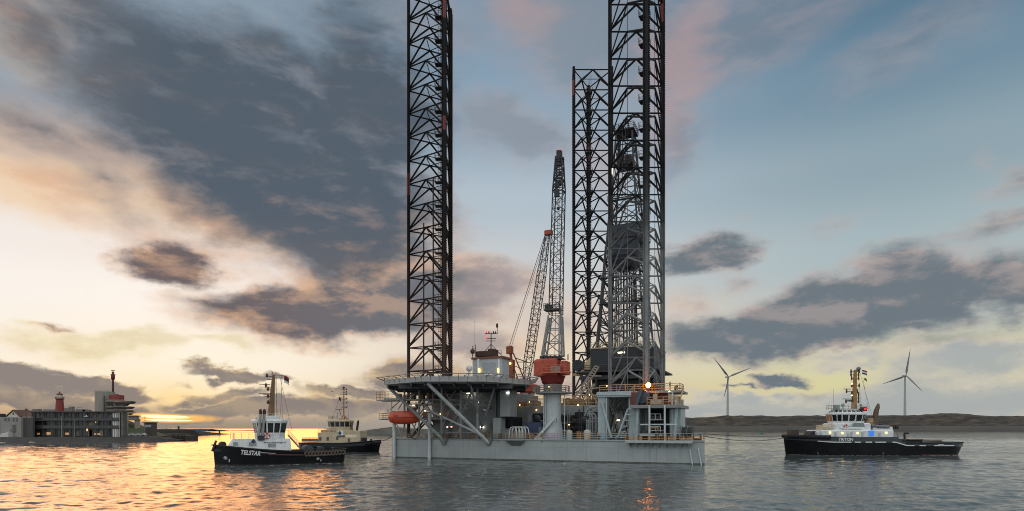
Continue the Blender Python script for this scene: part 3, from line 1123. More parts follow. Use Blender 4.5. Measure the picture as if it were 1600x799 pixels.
    for a, b, r in (((876, 648), (900, 658), .22), ((900, 658), (930, 646), .2), ((880, 660), (930, 661), .18), ((880, 668), (920, 668), .12), ((884, 654), (884, 690), .1), ((905, 640), (905, 690), .14),
                    ((924, 640), (924, 690), .18), ((912, 634), (912, 690), .1), ((836, 650), (846, 662), .25), ((800, 668), (830, 668), .1), ((880, 650), (898, 672), .08)):
        m.tube(pt(*a, 10.6), pt(*b, 10.6), r, n=8)
    m.each('pipework', DARK(), dh)
    for px, py, r in ((916, 658, 1.15), (840, 655, .8), (889, 652, .7)):
        m = MB(RIG)
        c = pt(px, py, 10.4)
        m.sphere(c, r, 12, 7)
        m.build('vessel', DARK(), dh)
    m = MB(RIG)
    for px in (922, 926, 931):
        m.path([pt(px, 690, 9.6), pt(px, 652, 9.6), pt(px - 2, 647, 9.6), pt(px - 5, 646, 9.6)], .16, 8)
    m.path([pt(914, 650, 9.8), pt(916, 642, 9.8), pt(922, 637, 9.8), pt(930, 636, 9.8)], .2, 8)
    m.path([pt(918, 650, 9.8), pt(920, 645, 9.8), pt(930, 641, 9.8)], .16, 8)
    m.build('exhaust_pipe', GREY(), dh)
    # boxes, vents, people-sized clutter on its roof
    m = MB(RIG)
    rnd = random.Random(3)
    for k in range(26):
        px = rnd.uniform(802, 936)
        d = rnd.uniform(15, 30)
        w, hh = rnd.uniform(.6, 2.2), rnd.uniform(.6, 2.0)
        x = X(px, d)
        m.cbox(x, x + w, d, d + rnd.uniform(.8, 2), zt_, zt_ + hh)
    m.each('roof_unit', mat('roof_tan', '#86694d', .6, var=.35, scale=.5, rust=.2), dh)
    m = MB(RIG)
    for a, b in (((896, 624), (930, 572)), ((902, 626), (936, 574)), ((908, 628), (928, 600)), ((915, 600), (935, 632)), ((920, 590), (920, 634)), ((930, 600), (912, 632)), ((936, 606), (900, 612)), ((926, 588), (940, 588)), ((905, 618), (940, 618))):
        m.tube(pt(*a, 22), pt(*b, 22), .16, n=6)
    for k in range(16):
        a = pt(896, 624, 22).lerp(pt(930, 572, 22), k / 15)
        b = pt(902, 626, 22).lerp(pt(936, 574, 22), k / 15)
        m.bar(a, b, .1, .3)
    m.build('stairway', mat('stair_tan', '#9a8e80', .55, var=.2, rust=.1), dh)

    # ------------------------------------------------------------ jacking house round the near leg
    P = mat('portal_blue', '#9caaad', .45, var=.06, scale=.7, streak=.3, rust=.04)
    m = MB(RIG)
    px_box(m, 934, 946.5, 615, 690, 1.2, 3.4, .06)
    px_box(m, 932, 986, 612, 620.5, 0.9, 3.8, .06)
    px_box(m, 982, 994, 622, 690, 1.4, 3.6, .06)
    m.tube(pt(940, 628, .8), pt(955, 684, .8), .22, n=10)
    m.tube(pt(981, 640, .8), pt(965, 684, .8), .2, n=10)
    portal = m.build('jacking_portal', P, rig)
    m = MB(RIG)
    m.tube(pt(932, 616.5, .7), pt(986, 616.5, .7), .1)
    m.tube(pt(948, 688, .8), pt(948, 622, .8), .07)
    for k in range(6):
        a = pt(972 + k * 2.5, 684 - k * 9, .7)
        m.box(a.x - .45, a.x + .45, .6, 1.0, a.z - .05, a.z + .05)
    m.build('pipe', PALE(), portal)
    # right-hand tower: columns, shelves, upper platform
    zu = Zr(1020, 633, 0)
    ztop = Zr(1000, 611, 2)
    m = MB(RIG)
    def col(px0, px1, py0, py1, d0, d1):
        px_box(m, px0, px1, py0, py1, d0, d1, .06)
    col(984, 999, 634, 690, 1.5, 4.5)
    col(1002, 1013, 634, 690, 5.5, 8)
    col(1047, 1064, 634, 690, 2.0, 7)
    m.tube(pt(997, 636, .5), pt(994, 688, .5), .3, n=10)
    m.tube(pt(1057, 636, .5), pt(1054, 688, .5), .28, n=10)
    m.tube(pt(1050, 640, .9), pt(1053, 680, .9), .14, n=8)
    twr = m.build('jacking_tower', P, rig)
    m = MB(RIG)
    for px in (1014.5, 1038.5):
        px_box(m, px - 1.3, px + 1.3, 633, 692, -1.2, -.95, .03)
    px_box(m, 1000, 1058, 662.5, 664.5, -.7, -.5, .03)
    for py in (655.5, 672.5):
        px_box(m, 1014, 1034, py, py + 1.2, 1.0, 3.0, .02)
    px_box(m, 1000, 1034, 679, 681, 1.0, 3.0, .02)
    for py in (647, 667):
        for px in (1016, 1024, 1032):
            m.tube(pt(px, py, 1), pt(px, py + 9, 1), .07)
        m.tube(pt(1016, py, 1), pt(1032, py, 1), .07)
    m.build('shelf_frame', PALE(), twr)
    m = MB(RIG)
    px_box(m, 1000, 1046, 640, 690, 8.2, 9.5)
    px_box(m, 1016, 1032, 650, 655, 1.4, 2.6)
    px_box(m, 1016, 1030, 667, 672, 1.4, 2.6)
    px_box(m, 1003, 1012, 672, 679, 1.4, 2.6)
    m.each('dark_bay', DARK(), twr)
    m = MB(RIG)
    m.cbox(X(984, -.8), X(1063, -.8), -.8, 9, zu - .55, zu, .06)
    m.cbox(X(937, 2), X(1064, 2), 2.4, 10, ztop - .4, ztop, .06)
    plat = m.build('platform', mat('platform_grey', '#7e7e7c', .55, var=.1, rust=.12), twr)
    m = MB(RIG)
    m.rail([(X(1011, -.7), -.7, zu), (X(1062, -.7), -.7, zu), (X(1064, 5), 5, zu)], 1.3, .06, 1.5)
    m.rail([(X(937, 2.5), 2.5, ztop), (X(1062, 2.5), 2.5, ztop), (X(1068, 7), 7, ztop)], 1.2, .055, 1.5)
    m.tube(pt(1068, 607, 3), pt(1060, 632, 1), .14); m.tube(pt(1056, 607, 2.4), pt(1069, 607, 3), .12)
    m.build('platform_rail', TAN(), plat)
    m = MB(RIG)
    px_box(m, 984, 998, 613, 633, 1.0, 3.2)
    px_box(m, 1024, 1044, 613, 633, 3.4, 7.0)
    px_box(m, 1000, 1012, 614, 631, 2.0, 4.0)
    m.each('engine_box', mat('engine_red', '#6b3b33', .6, var=.3, scale=1.2, rust=.25), plat)
    m = MB(RIG)
    px_box(m, 1016, 1033, 625, 632, .2, 2)
    px_box(m, 1044, 1052, 616, 632, 1.0, 3)
    px_box(m, 1053, 1060, 618, 632, 1.5, 3)
    px_box(m, 1020, 1026, 616, 624, 1.2, 2.2)
    m.each('equipment_box', mat('equip_tan', '#a89c8c', .6, var=.2, streak=.3), plat)
    m = MB(RIG)
    m.lathe([(.1, 0), (1.2, .1), (1.3, .7), (1.2, 1.3), (.2, 1.5)], X(1003, .6), .4, Zr(1003, 620, .4), 16, 'y')
    m.tube(pt(1004, 608, .2), pt(994, 634, -.4), .22, n=8)
    m.build('hose_drum', mat('drum_slate', '#3e4650', .5, var=.2), plat)
    m = MB(RIG)
    for px, py in ((992, 600), (1047, 596), (1055, 602), (1058, 600)):
        p = pt(px, py, 3)
        m.tube((p.x, p.y, ztop), p, .1, .05)
        m.cbox(p.x - .15, p.x + .15, p.y - .15, p.y + .15, p.z - .9, p.z - .2)
    m.build('light_post', mat('post_green', '#4b5046', .6), plat)
    rnd = random.Random(77)
    for k in range(34):
        px, d = rnd.uniform(986, 1062), rnd.uniform(.3, 6)
        top_ = k % 2
        z0_ = (zu, DZ + .03)[top_ == 0]
        x_ = X(px, d)
        mm = [mat('engine_red', '#6b3b33'), DARK(), TAN(), PALE(), MID()][k % 5]
        m = MB(RIG)
        if k % 3 == 0:
            h_ = rnd.uniform(.8, 2.2)
            m.path([(x_, d, z0_), (x_, d, z0_ + h_), (x_ + rnd.uniform(-1.5, 1.5), d, z0_ + h_)], rnd.uniform(.06, .13), 6)
            m.build('pipe', mm, twr)
        elif k % 3 == 1:
            m.cbox(x_, x_ + rnd.uniform(.3, .9), d, d + .6, z0_, z0_ + rnd.uniform(.5, 1.6))
            m.build('fitting_box', mm, twr)
        else:
            m.lathe([(.25, 0), (.28, .1), (.28, .8), (.18, .95), (.05, 1.0)], x_, d, z0_, 10)
            m.build('canister', mm, twr)
    for k in range(9):
        px, d = rnd.uniform(937, 985), rnd.uniform(4.5, 6)
        m = MB(RIG)
        a_, b_ = pt(px, rnd.uniform(626, 640), d), pt(px + rnd.uniform(-16, 16), 686, d)
        m.tube(a_, b_, rnd.uniform(.06, .14), n=6)
        m.build('pipe', [DARK(), MID(), BLACK()][k % 3], portal)
    # the flood light that burns orange
    lp = MB(RIG)
    p = pt(1013, 602, 1.6)
    lp.tube((p.x, p.y, ztop - .1), (p.x, p.y, p.z - .3), .09)
    lp.lathe([(.3, .25), (.42, 0), (.42, -.06)], p.x, p.y + .2, p.z, 12, 'y')
    fl = lp.build('flood_light', DARK(), plat)
    lp = MB(RIG)
    lp.sphere(p, .44, 12, 8)
    lp.build('bulb', glow('flood_orange', '#ff8a22', 60.0), fl)
    # extra lamps about the structure
    for px, py, d, w, nm, cl_, st in ((733, 611.5, 5.2, 4, 'tube_lamp', '#fff3da', 9), (733, 615.5, 5.2, 4.5, 'tube_lamp', '#fff3da', 9), (751, 668, 5.5, 1, 'lamp', '#fff4dc', 8), (754.5, 668, 5.5, 1, 'lamp', '#fff4dc', 8),
                                      (699, 667.5, 3.4, 1, 'lamp', '#ffd9c0', 6), (705, 667, 3.4, .8, 'lamp', '#ff9080', 5), (793, 614, 3.3, 1.2, 'lamp', '#f4fff4', 9), (803, 643.5, 12.7, .9, 'lamp', '#fff4dc', 7), (966, 657, 6, 2.2, 'tube_lamp', '#ffe9c4', 6),
                                      (648, 632.5, 3.6, 4, 'tube_lamp', '#ffe6b8', 6), (746, 629, 4.4, 1.4, 'tube_lamp', '#fff4dc', 4)):
        m = MB(RIG)
        px_box(m, px - w, px + w, py - .9, py + .9, d, d + .2, .02)
        m.build(nm, glow('lamp_' + cl_[1:] + str(st), cl_, st), acc)
    # pipe racks, cables, ladders and working lamps crowding the middle of the deck
    rnd = random.Random(29)
    for k in range(30):
        px, d = rnd.uniform(800, 934), rnd.uniform(4.5, 11)
        py = rnd.uniform(650, 678)
        mm = [PALE(), MID(), TAN(), DARK(), GREY()][k % 5]
        m = MB(RIG)
        if k % 3 == 0:
            p_ = pt(px, py, d)
            m.path([(p_.x, d, DZ + .03), (p_.x, d, p_.z), (p_.x + rnd.uniform(1, 3.5), d, p_.z)], rnd.uniform(.07, .16), 7)
            m.build('pipe', mm, rig)
        elif k % 3 == 1:
            p_ = pt(px, py, d)
            w_ = rnd.uniform(.5, 1.3)
            m.cbox(p_.x, p_.x + w_, d, d + 1, DZ + .03, DZ + rnd.uniform(.9, 2.4))
            m.build('deck_cabinet', mm, rig)
        else:
            p_ = pt(px, py, d)
            for dx in (0, .45):
                m.tube((p_.x + dx, d, DZ + .03), (p_.x + dx, d, p_.z + 1.5), .05, n=5)
            for q in range(int((p_.z + 1.5 - DZ) / .4)):
                m.tube((p_.x, d, DZ + .3 + q * .4), (p_.x + .45, d, DZ + .3 + q * .4), .035, n=4)
            m.build('ladder', mm, rig)
    for px, py, d in ((812, 633, 12.6), (838, 641, 12.4), (873, 628, 14), (903, 633, 12), (921, 617, 20), (889, 664, 9), (827, 628, 14), (948, 603, 3), (1046, 612, 1.5), (640, 634, 4), (664, 642, 5), (688, 647, 5), (622, 606, 5), (712, 645, 5.2), (858, 605, .5)):
        m = MB(RIG)
        p_ = pt(px, py, d)
        m.sphere(p_, .13, 8, 5)
        m.build('work_lamp', glow('work_lamp', '#ffbe6e', 9.0), rig)
    # deck bulk: bollards, drums, small boxes along the rail
    m = MB(RIG)
    rnd = random.Random(11)
    for k in range(34):
        px = rnd.uniform(640, 1060)
        d = rnd.uniform(.8, 3.2)
        x = X(px, d)
        if rnd.random() < .5:
            w = rnd.uniform(.4, 1.4)
            m.cbox(x, x + w, d, d + .8, DZ + .03, DZ + .03 + rnd.uniform(.5, 1.4))
        else:
            r_ = rnd.uniform(.2, .45)
            m.lathe([(r_, 0), (r_, .6), (r_ * 1.3, .65), (r_ * 1.3, .85), (.1, .9)], x, d, DZ + .03, 10)
    m.each('deck_fitting', mat('fitting', '#6f6358', .6, var=.45, scale=.6, rust=.2), rig)
    for px, py, r_ in ((890, 677, .55), (918, 678, .75), (888, 684, .4), (1061, 676, .5), (993, 676, .35), (1000, 682, .5)):
        m = MB(RIG)
        c = pt(px, py, 2.0)
        m.lathe([(r_ * .9, DZ + .03 - c.z), (r_, 0.0), (r_ * .9, r_ * .7), (r_ * .4, r_)], c.x, 2.0, c.z, 14)
        m.build('deck_vent', mat('vent_white', '#b9b8b2', .5, var=.1, streak=.3), rig)


# ------------------------------------------------------------------ things that stand on the rig
def build_on_rig():
    DZ = 4.0
    # lifeboat
    cx, cz = solve(RIG, 631, 652, -1.0)
    o = RIG @ Vector((cx, -1.0, cz))
    lb = thing('lifeboat', 'orange enclosed lifeboat hanging at the left end of the rig', 'lifeboat', o, ROT)
    fr = frame(o.x, o.y, o.z, ROT)
    L, Hh = 3.7, 1.42
    m = MB(fr)
    rings = []
    for k in range(15):
        s = k / 14
        x = -L + 2 * L * s
        w = (max(0.0, 1 - abs(2 * s - 1) ** 3.2)) ** .5
        w = max(w, .12)
        ring = []
        for q in range(16):
            a = 2 * math.pi * q / 16
            cy_, sz_ = math.cos(a), math.sin(a)
            yy = 1.35 * w * (abs(cy_) ** .8) * (1 if cy_ > 0 else -1)
            zz = sz_ * (Hh if sz_ < 0 else Hh * .92) * (w ** .6)
            if abs(sz_) < .3: yy *= 1.06
            ring.append((x, yy, zz))
        rings.append(ring)
    m.loft(rings)
    hull = m.build('hull', mat('lifeboat_orange', '#c34a29', .45, var=.14, streak=.5, rust=.04), lb, 50)
    m = MB(fr)
    rings = []
    for k in range(15):
        s = k / 14
        x = -L * 1.01 + 2 * L * 1.01 * s
        w = max((max(0.0, 1 - abs(2 * s - 1) ** 3.2)) ** .5, .12)
        rings.append([(x, 1.44 * w * c_, -.12 + dz) for c_, dz in ((-1, -.06), (-1.03, 0), (-1, .06), (1, .06), (1.03, 0), (1, -.06))])
    m.loft(rings)
    m.build('rubbing_strake', mat('strake_dark', '#7e2c1a', .5), lb)
    m = MB(fr)
    for x in (-1.6, -.9, .6, 1.5):
        m.cbox(x, x + .35, -1.02, -.9, .75, 1.0, .03)
    m.build('window', glassy('boat_glass', '#20140f'), lb)
    m = MB(fr)
    m.cbox(1.5, 2.6, -.55, .55, 1.2, 1.95, .15)
    m.build('canopy', mat('lifeboat_red', '#8a2c20', .5), lb)
    vs, fs = text_verts('RVS', .62, .2)
    vs = [(x - 1.5, -1.42 + .10 * max(0, (y + .15)) - .03, y + .02) for x, y, z in vs]
    m = MB(fr)
    m.add(vs, fs)
    m.build('lettering', mat('letter_brown', '#3f1a12', .6), lb, 0)

    # blue container
    def crate(name, label, cat, px0, px1, py0, d0, dep, m_, z0=DZ + .03, grp=None):
        x0, x1 = X(px0, d0), X(px1, d0)
        z1 = Zr((px0 + px1) / 2, py0, d0)
        o = RIG @ Vector(((x0 + x1) / 2, d0 + dep / 2, z0))
        t = thing(name, label, cat, o, ROT, grp)
        fr = frame(o.x, o.y, o.z, ROT)
        w, hh = (x1 - x0) / 2, z1 - z0
        m = MB(fr)
        n = max(4, int(w * 2 / .35))
        poly = []
        for k in range(n + 1):          # corrugated front
            poly.append((-w + .08 + (2 * w - .16) * k / n, -dep / 2 + (.05 if k % 2 else .11)))
        poly += [(w - .08, dep / 2 - .06), (-w + .08, dep / 2 - .06)]
        m.prism(poly, .1, hh - .1)
        m.build('body', m_, t)
        m = MB(fr)
        for sx in (-1, 1):
            for sy in (-1, 1):
                m.box(sx * w - sx * .14, sx * w, sy * dep / 2 - sy * .14, sy * dep / 2, 0, hh)
        for zz in (0, hh - .14):
            m.box(-w + .14, w - .14, -dep / 2, -dep / 2 + .12, zz, zz + .14)
            m.box(-w + .14, w - .14, dep / 2 - .12, dep / 2, zz, zz + .14)
        m.build('frame', m_, t)
        return t
    crate('deck_container', 'dark blue cargo container on the rig deck beside the white hoops', 'container', 821, 846, 660, 4.5, 2.6, mat('container_blue', '#3a4668', .5, var=.15, streak=.3, rust=.08))
    crate('deck_container', 'grey container standing under the white hoops, below the accommodation wall', 'container', 783, 800, 670, 4.0, 2.4, mat('container_grey', '#7b8082', .5, var=.12, streak=.3))
    # white hoop rack
    x0, z0 = solve(RIG, 797, 690, 2.2)
    x1, _ = solve(RIG, 823, 690, 2.2)
    o = RIG @ Vector(((x0 + x1) / 2, 2.2, DZ + .03))
    t = thing('hoop_rack', 'rack of white curved pipe hoops behind the yellowish deck rail', 'pipe rack', o, ROT)
    fr = frame(o.x, o.y, o.z, ROT)
    w = (x1 - x0) / 2
    for k in range(5):
        m = MB(fr)
        xx = -w + .35 + k * (2 * w - 1.3) / 4.2
        y = k * .25 - .3
        m.path([(xx - .45, y, .0), (xx - .4, y, 1.5), (xx - .1, y, 2.1), (xx + .3, y, 2.3), (xx + .8, y, 2.25), (xx + 1.1, y, 1.9), (xx + 1.2, y, 1.3), (xx + 1.2, y, 0)], .09, 8)
        m.build('hoop', WHITE(), t)
    m = MB(fr)
    m.box(-w, w, -.6, 1.0, 0, .12)
    m.build('base', MID(), t)

    # small davit arm
    a, b = pt(839, 686, .8), pt(867, 653, .8)
    o = RIG @ Vector((a.x, .8, DZ + .03))
    t = thing('davit', 'small pale davit arm leaning up across the crane pedestal', 'davit', o, ROT)
    m = MB(RIG)
    m.tube((a.x + .2, .8, DZ + .03), (a.x + .2, .8, a.z + .5), .3, n=10)
    m.cbox(a.x - .5, a.x + 1.0, .5, 1.1, DZ + .03, DZ + .5)
    m.build('base', PALE(), t)
    m = MB(RIG)
    m.bar(a + Vector((0, 0, .2)), b, .34, .42)
    m.tube(b, b + Vector((.35, 0, .1)), .1)
    m.build('arm', PALE(), t)
    m = MB(RIG)
    m.tube(b + Vector((.3, 0, .1)), b + Vector((.3, 0, -.9)), .03)
    m.build('wire', BLACK(), t)

    # cable reels at the right end
    grp = 'black rope reels at the right end of the rig deck'
    for i, (px, lab) in enumerate(((1069.5, 'black rope reel at the right end of the rig, the left one of the pair'), (1078.5, 'black rope reel nearest the right corner of the rig deck'))):
        d = 1.8
        c = pt(px, 680, d)
        r_ = 1.25
        o = RIG @ Vector((c.x, d, DZ + .03))
        t = thing('rope_reel', lab, 'reel', o, ROT, grp)
        fr = frame(o.x, o.y, o.z, ROT)
        for nm, mm, prof in (('drum', BLACK(), [(.9, -.35), (.95, 0), (.9, .35)]), ('flange', mat('reel_grey', '#7c8082', .5, streak=.3), [(1.25, -.43), (1.25, -.36)]), ('flange', DARK(), [(1.25, .36), (1.25, .43)])):
            m = MB(fr)
            m.lathe(prof, 0, 0, 1.3, 20, 'x')
            m.build(nm, mm, t)
        m = MB(fr)
        m.hexa([(-.6, -.9, 0), (.6, -.9, 0), (.6, .9, 0), (-.6, .9, 0)], [(-.6, -.2, 1.35), (-.5, -.2, 1.35), (-.5, .2, 1.35), (-.6, .2, 1.35)])
        m.box(-.7, .7, -1.0, 1.0, 0, .12)
        m.build('stand', MID(), t)
    # mooring winch
    c = pt(1090, 684, 1.5)
    o = RIG @ Vector((c.x, 1.5, DZ + .03))
    t = thing('fairlead', 'dark roller fairlead where the tow lines leave the rig corner', 'fairlead', o, ROT)
    fr = frame(o.x, o.y, o.z, ROT)
    m = MB(fr); m.cbox(-.8, .6, -.5, .7, 0, .35); m.cbox(-.8, -.6, -.5, .5, .35, 1.2); m.cbox(.4, .6, -.5, .5, .35, 1.2)
    m.build('frame', DARK(), t)
    m = MB(fr); m.lathe([(.25, -.55), (.18, 0), (.25, .35)], 0, 0, .9, 12, 'x'); m.build('roller', MID(), t)

    # ------------------------------------------------------------ main pedestal crane
    d = 3.0
    cx = X(863.5, d)
    o = RIG @ Vector((cx, d, DZ + .03))
    t = thing('pedestal_crane', 'large pedestal crane with orange red cab and tall upright lattice boom, amidships on the rig', 'crane', o, ROT)
    Y0 = o.y
    sc = Y0 / F
    zz = lambda py: EYE + (HOR - py) * sc
    m = MB(RIG)
    m.lathe([(2.15, DZ + .03), (1.95, 5.5), (1.62, 7.6), (1.62, zz(616))], cx, d, 0, 28)
    ped = m.build('pedestal', mat('pedestal_grey', '#a9b0b1', .45, var=.08, scale=.8, streak=.45, rust=.03), t)
    m = MB(RIG)
    for px in (849.5, 852, 882):
        m.tube(pt(px, 690, d - 1.7 if px < 860 else d), pt(px, 616, d - 1.7 if px < 860 else d), .07)
    for k in range(20):
        py = 688 - k * 3.7
        m.tube(pt(849.5, py, d - 1.7), pt(852, py, d - 1.7), .05)
    m.build('ladder', PALE(), ped)
    m = MB(RIG)
    m.lathe([(3.3, zz(616)), (3.3, zz(613.5))], cx, d, 0, 24)
    m.cbox(X(884, d), X(892, d), d - 1, d + 1, zz(616), zz(613.5))
    pl = m.build('platform', MID(), t)
    m = MB(RIG)
    ring = [(cx + 3.2 * math.cos(a), d + 3.2 * math.sin(a), zz(613.5)) for a in [math.radians(q) for q in range(0, 361, 20)]]
    m.rail(ring, 1.15, .05, 1.2)
    m.box(X(836, d), X(847.5, d), d - 1.2, d - 1.1, zz(613), zz(603))
    m.build('platform_rail', mat('rail_rust', '#84766a', .6, var=.2, rust=.15), pl)
    m = MB(RIG)
    m.lathe([(1.75, zz(613.4)), (1.75, zz(601))], cx, d, 0, 24)
    m.build('slew_ring', mat('slew_grey', '#6c6f70', .5, var=.2, streak=.7), t)
    m = MB(RIG)
    m.lathe([(1.7, zz(601)), (2.0, zz(599)), (2.3, zz(591)), (2.45, zz(588))], cx, d, 0, 24)
    m.build('slew_cone', mat('crane_dark_red', '#6c1f1a', .5, var=.15, rust=.1), t)
    m = MB(RIG)
    x0, x1 = X(839.5, d), X(893, d)
    m.cbox(x0, x1 - 2.2, d - 2.2, d + 1.6, zz(588), zz(562), .35)
    m.cbox(X(879, d), x1 - .5, d - 1.8, d + 1.0, zz(587), zz(566), .2)
    hs = m.build('machinery_house', ORANGE(), t)
    m = MB(RIG)
    m.rail([(X(846, d - 2.9), d - 2.9, zz(584)), (X(890, d - 2.9), d - 2.9, zz(584))], 1.3, .055, 1.0)
    m.cbox(X(845, d - 2.9), X(891, d - 2.9), d - 3.0, d - 2.2, zz(585.5), zz(584), .03)
    m.rail([(X(880, d), d + 2.5, zz(562)), (X(893, d), d - 1.8, zz(566))], 1.1, .04, 1.0)
    m.build('house_rail', mat('rail_orange', '#b4644a', .55, rust=.1), hs)
    m = MB(RIG)
    px_box(m, 860, 875, 572, 583, d - 2.32, d - 2.2, .03)
    m.build('cab_window', mat('cab_pane', '#8d8880', .25, var=.2), hs)
    m = MB(RIG)
    for px in (848, 855, 862, 869, 876):
        c = pt(px, 558, d)
        m.lathe([(.1, -.4), (.36, -.4), (.36, .4), (.1, .4)], c.x, d - .4, c.z - .15, 12, 'y')
    m.cbox(X(846, d), X(880, d), d - 1, d + 1.5, zz(562), zz(560.5))
    m.build('winch', DARK(), hs)
    V = lambda px, py: pt(px, py, d)
    m = MB(RIG)
    lattice(m, [V(864, 556), V(868, 494)], [1.75, 1.1], .17, 1.9, .09, 1.4)
    m.tube(V(849, 557), V(859, 497), .2); m.tube(V(878, 557), V(876, 480), .2)
    m.build('boom_foot', mat('boom_foot_grey', '#8b8c8a', .5, var=.15, streak=.4, rust=.1), t)
    m = MB(RIG)
    m.cbox(X(852, d), X(876, d), d - 1.0, d + 1.0, zz(486), zz(483.5))
    m.rail([(X(852, d), d - 1, zz(483.5)), (X(876, d), d - 1, zz(483.5))], 1.0, .05, .8)
    m.cbox(X(853, d), X(861, d), d - .8, d + .8, zz(483.5), zz(476))
    m.build('boom_platform', DARK(), t)
    m = MB(RIG)
    lattice(m, [V(868.5, 492), V(870.5, 400), V(873.4, 300)], [1.08, 1.02, .98], .11, 1.55, .055, .9)
    m.build('boom', mat('boom_grey', '#332f2e', .5, var=.2, scale=.4), t)
    m = MB(RIG)
    lattice(m, [V(873.4, 300), V(874.2, 245)], [1.0, .6], .13, 1.0, .09, .8)
    for k in range(9):
        a = V(873.6, 294 - k * 4.2)
        m.box(a.x - .72, a.x + .72, d - .7, d - .64, a.z, a.z + .3)
    m.cbox(X(868, d), X(880.5, d), d - .6, d + .6, zz(252), zz(250))
    m.cbox(X(870.5, d), X(877.5, d), d - .5, d + .5, zz(262), zz(238))
    m.build('boom_head', mat('boom_black', '#1b1b1d', .55, rust=.08), t)
    m = MB(RIG)
    m.sphere(V(875, 235.5), .25, 10, 6)
    m.build('beacon', glow('lamp_red', '#ff3030', 3.0), t)
    m = MB(RIG)
    for px, dy in ((872, 0), (874, .3)):
        m.tube(V(px + 1, 262) + Vector((0, -.9 - dy, 0)), V(px, 305) + Vector((0, -.9 - dy, 0)), .03, n=4)
    a = V(873, 306)
    m.cbox(a.x - .45, a.x + .45, d - 1.3, d - .8, a.z - .6, a.z + .7)
    m.tube(V(874.5, 300) + Vector((0, -1, 0)), V(874.5, 326) + Vector((0, -1, 0)), .03)
    b = V(875, 331)
    m.sphere((b.x, d - 1, b.z + .3), .32, 8, 5)
    m.build('hook_block', BLACK(), t)
    m = MB(RIG)
    for px, k in ((866, .3), (869, -.3), (877, 0)):
        m.tube(V(px - 1, 556) + Vector((0, k, 0)), V(874, 250) + Vector((0, k, 0)), .025, n=4)
    m.build('hoist_wire', BLACK(), t)

    # ------------------------------------------------------------ second crane, behind
    d = 38.0
    V = lambda px, py, k=0.0: pt(px, py, d + k)
    base = V(815, 612)
    o = RIG @ Vector((base.x, d, 10.0))
    t = thing('lattice_boom_crane', 'slim crane with red orange cab and leaning lattice boom behind the helideck', 'crane', o, ROT)
    m = MB(RIG)
    m.lathe([(1.7, 8.0), (1.7, V(815, 615).z)], X(824, d), d, 0, 20)
    m.build('pedestal', GREY(), t)
    m = MB(RIG)
    px_box(m, 806, 832, 600, 612, d - 2, d + 3, .3)
    px_box(m, 812, 828, 611, 616, d - 1.5, d + 2, .2)
    m.build('machinery_house', ORANGE(), t)
    m = MB(RIG)
    px_box(m, 795, 802, 562, 600, d - .6, d + .6, .1)
    m.tube(V(799, 562), V(796, 541), .35)
    m.cbox(X(792, d), X(801, d), d - .7, d + .7, V(796, 553).z, V(796, 541).z, .2)
    m.tube(V(802, 552), V(822, 600), .18); m.tube(V(800, 565), V(812, 602), .15); m.tube(V(804, 572), V(818, 578), .1); m.tube(V(806, 585), V(814, 585), .1)
    m.build('gantry_post', mat('gantry_orange', '#8e4a2a', .55, var=.3, rust=.2), t)
    m = MB(RIG)
    lattice(m, [V(821, 600), V(826, 565), V(846, 430), V(856, 364)], [.6, 1.0, .95, .45], .1, 1.35, .055, .8)
    m.build('boom', mat('boom_yellow', '#3b332b', .55, var=.3, scale=.3), t)
    m = MB(RIG)
    px_box(m, 850, 862, 359, 366, d - .6, d + .6, .15)
    m.build('boom_head', ORANGE(), t)
    m = MB(RIG)
    for k, px in enumerate((795, 798)):
        m.tube(V(px, 545), V(852 + k * 2, 366), .05, n=4)
    m.tube(V(793, 549), V(851, 368), .03, n=4)
    m.tube(V(858, 366), V(826, 545, -1), .025, n=4)
    m.tube(V(860, 366), V(862, 385), .04, n=4); m.tube(V(806, 560), V(824, 566), .12); m.tube(V(824, 566), V(806, 566), .1)
    m.build('pendant_wire', BLACK(), t)
    m = MB(RIG)
    p = V(797, 568, -.9)
    m.sphere(p, .3, 8, 6)
    m.build('lamp', glow('lamp_yellow', '#ffcf6a', 4.0), t)

    # ------------------------------------------------------------ derrick
    Yd = 138.0
    cxd = (978 - 800) / F * Yd
    k = Yd / F
    zz = lambda py: EYE + (HOR - py) * k
    # rotate it with the rig: its own frame
    o = Vector((cxd, Yd, 10.0))
    t = thing('drilling_derrick', 'tapering lattice drilling derrick with dark wind walls behind the nearest leg', 'derrick', o, ROT)
    fr = frame(cxd, Yd, 0, ROT)
    m = MB(fr)
    zb, zt = zz(547), zz(210)
    hb, ht = 5.2, 1.75
    lev = [zb + (zt - zb) * (1 - (1 - i / 11) ** 1.15) for i in range(12)]
    def hw(z): return hb + (ht - hb) * (z - zb) / (zt - zb)
    for i, z in enumerate(lev):
        c0 = [Vector((sx * hw(z), sy * hw(z), z)) for sx, sy in ((-1, -1), (1, -1), (1, 1), (-1, 1))]
        for q in range(4):
            m.tube(c0[q], c0[(q + 1) % 4], .13, n=5, caps=False)
        if i + 1 < len(lev):
            z2 = lev[i + 1]
            c1 = [Vector((sx * hw(z2), sy * hw(z2), z2)) for sx, sy in ((-1, -1), (1, -1), (1, 1), (-1, 1))]
            for q in range(4):
                m.tube(c0[q], c1[q], .22, n=6, caps=False)
                m.tube(c0[q], c1[(q + 1) % 4], .11, n=5, caps=False)
                m.tube(c0[(q + 1) % 4], c1[q], .11, n=5, caps=False)
    m.build('lattice_tower', mat('derrick_dark', '#303236', .55, var=.25, scale=.3, rust=.12), t)
    m = MB(fr)
    m.box(-2.3, 2.3, -2.3, 2.3, zt, zt + .3)
    m.rail([(-2.3, -2.3, zt + .3), (2.3, -2.3, zt + .3), (2.3, 2.3, zt + .3), (-2.3, 2.3, zt + .3), (-2.3, -2.3, zt + .3)], 1.2, .06, 1.2)
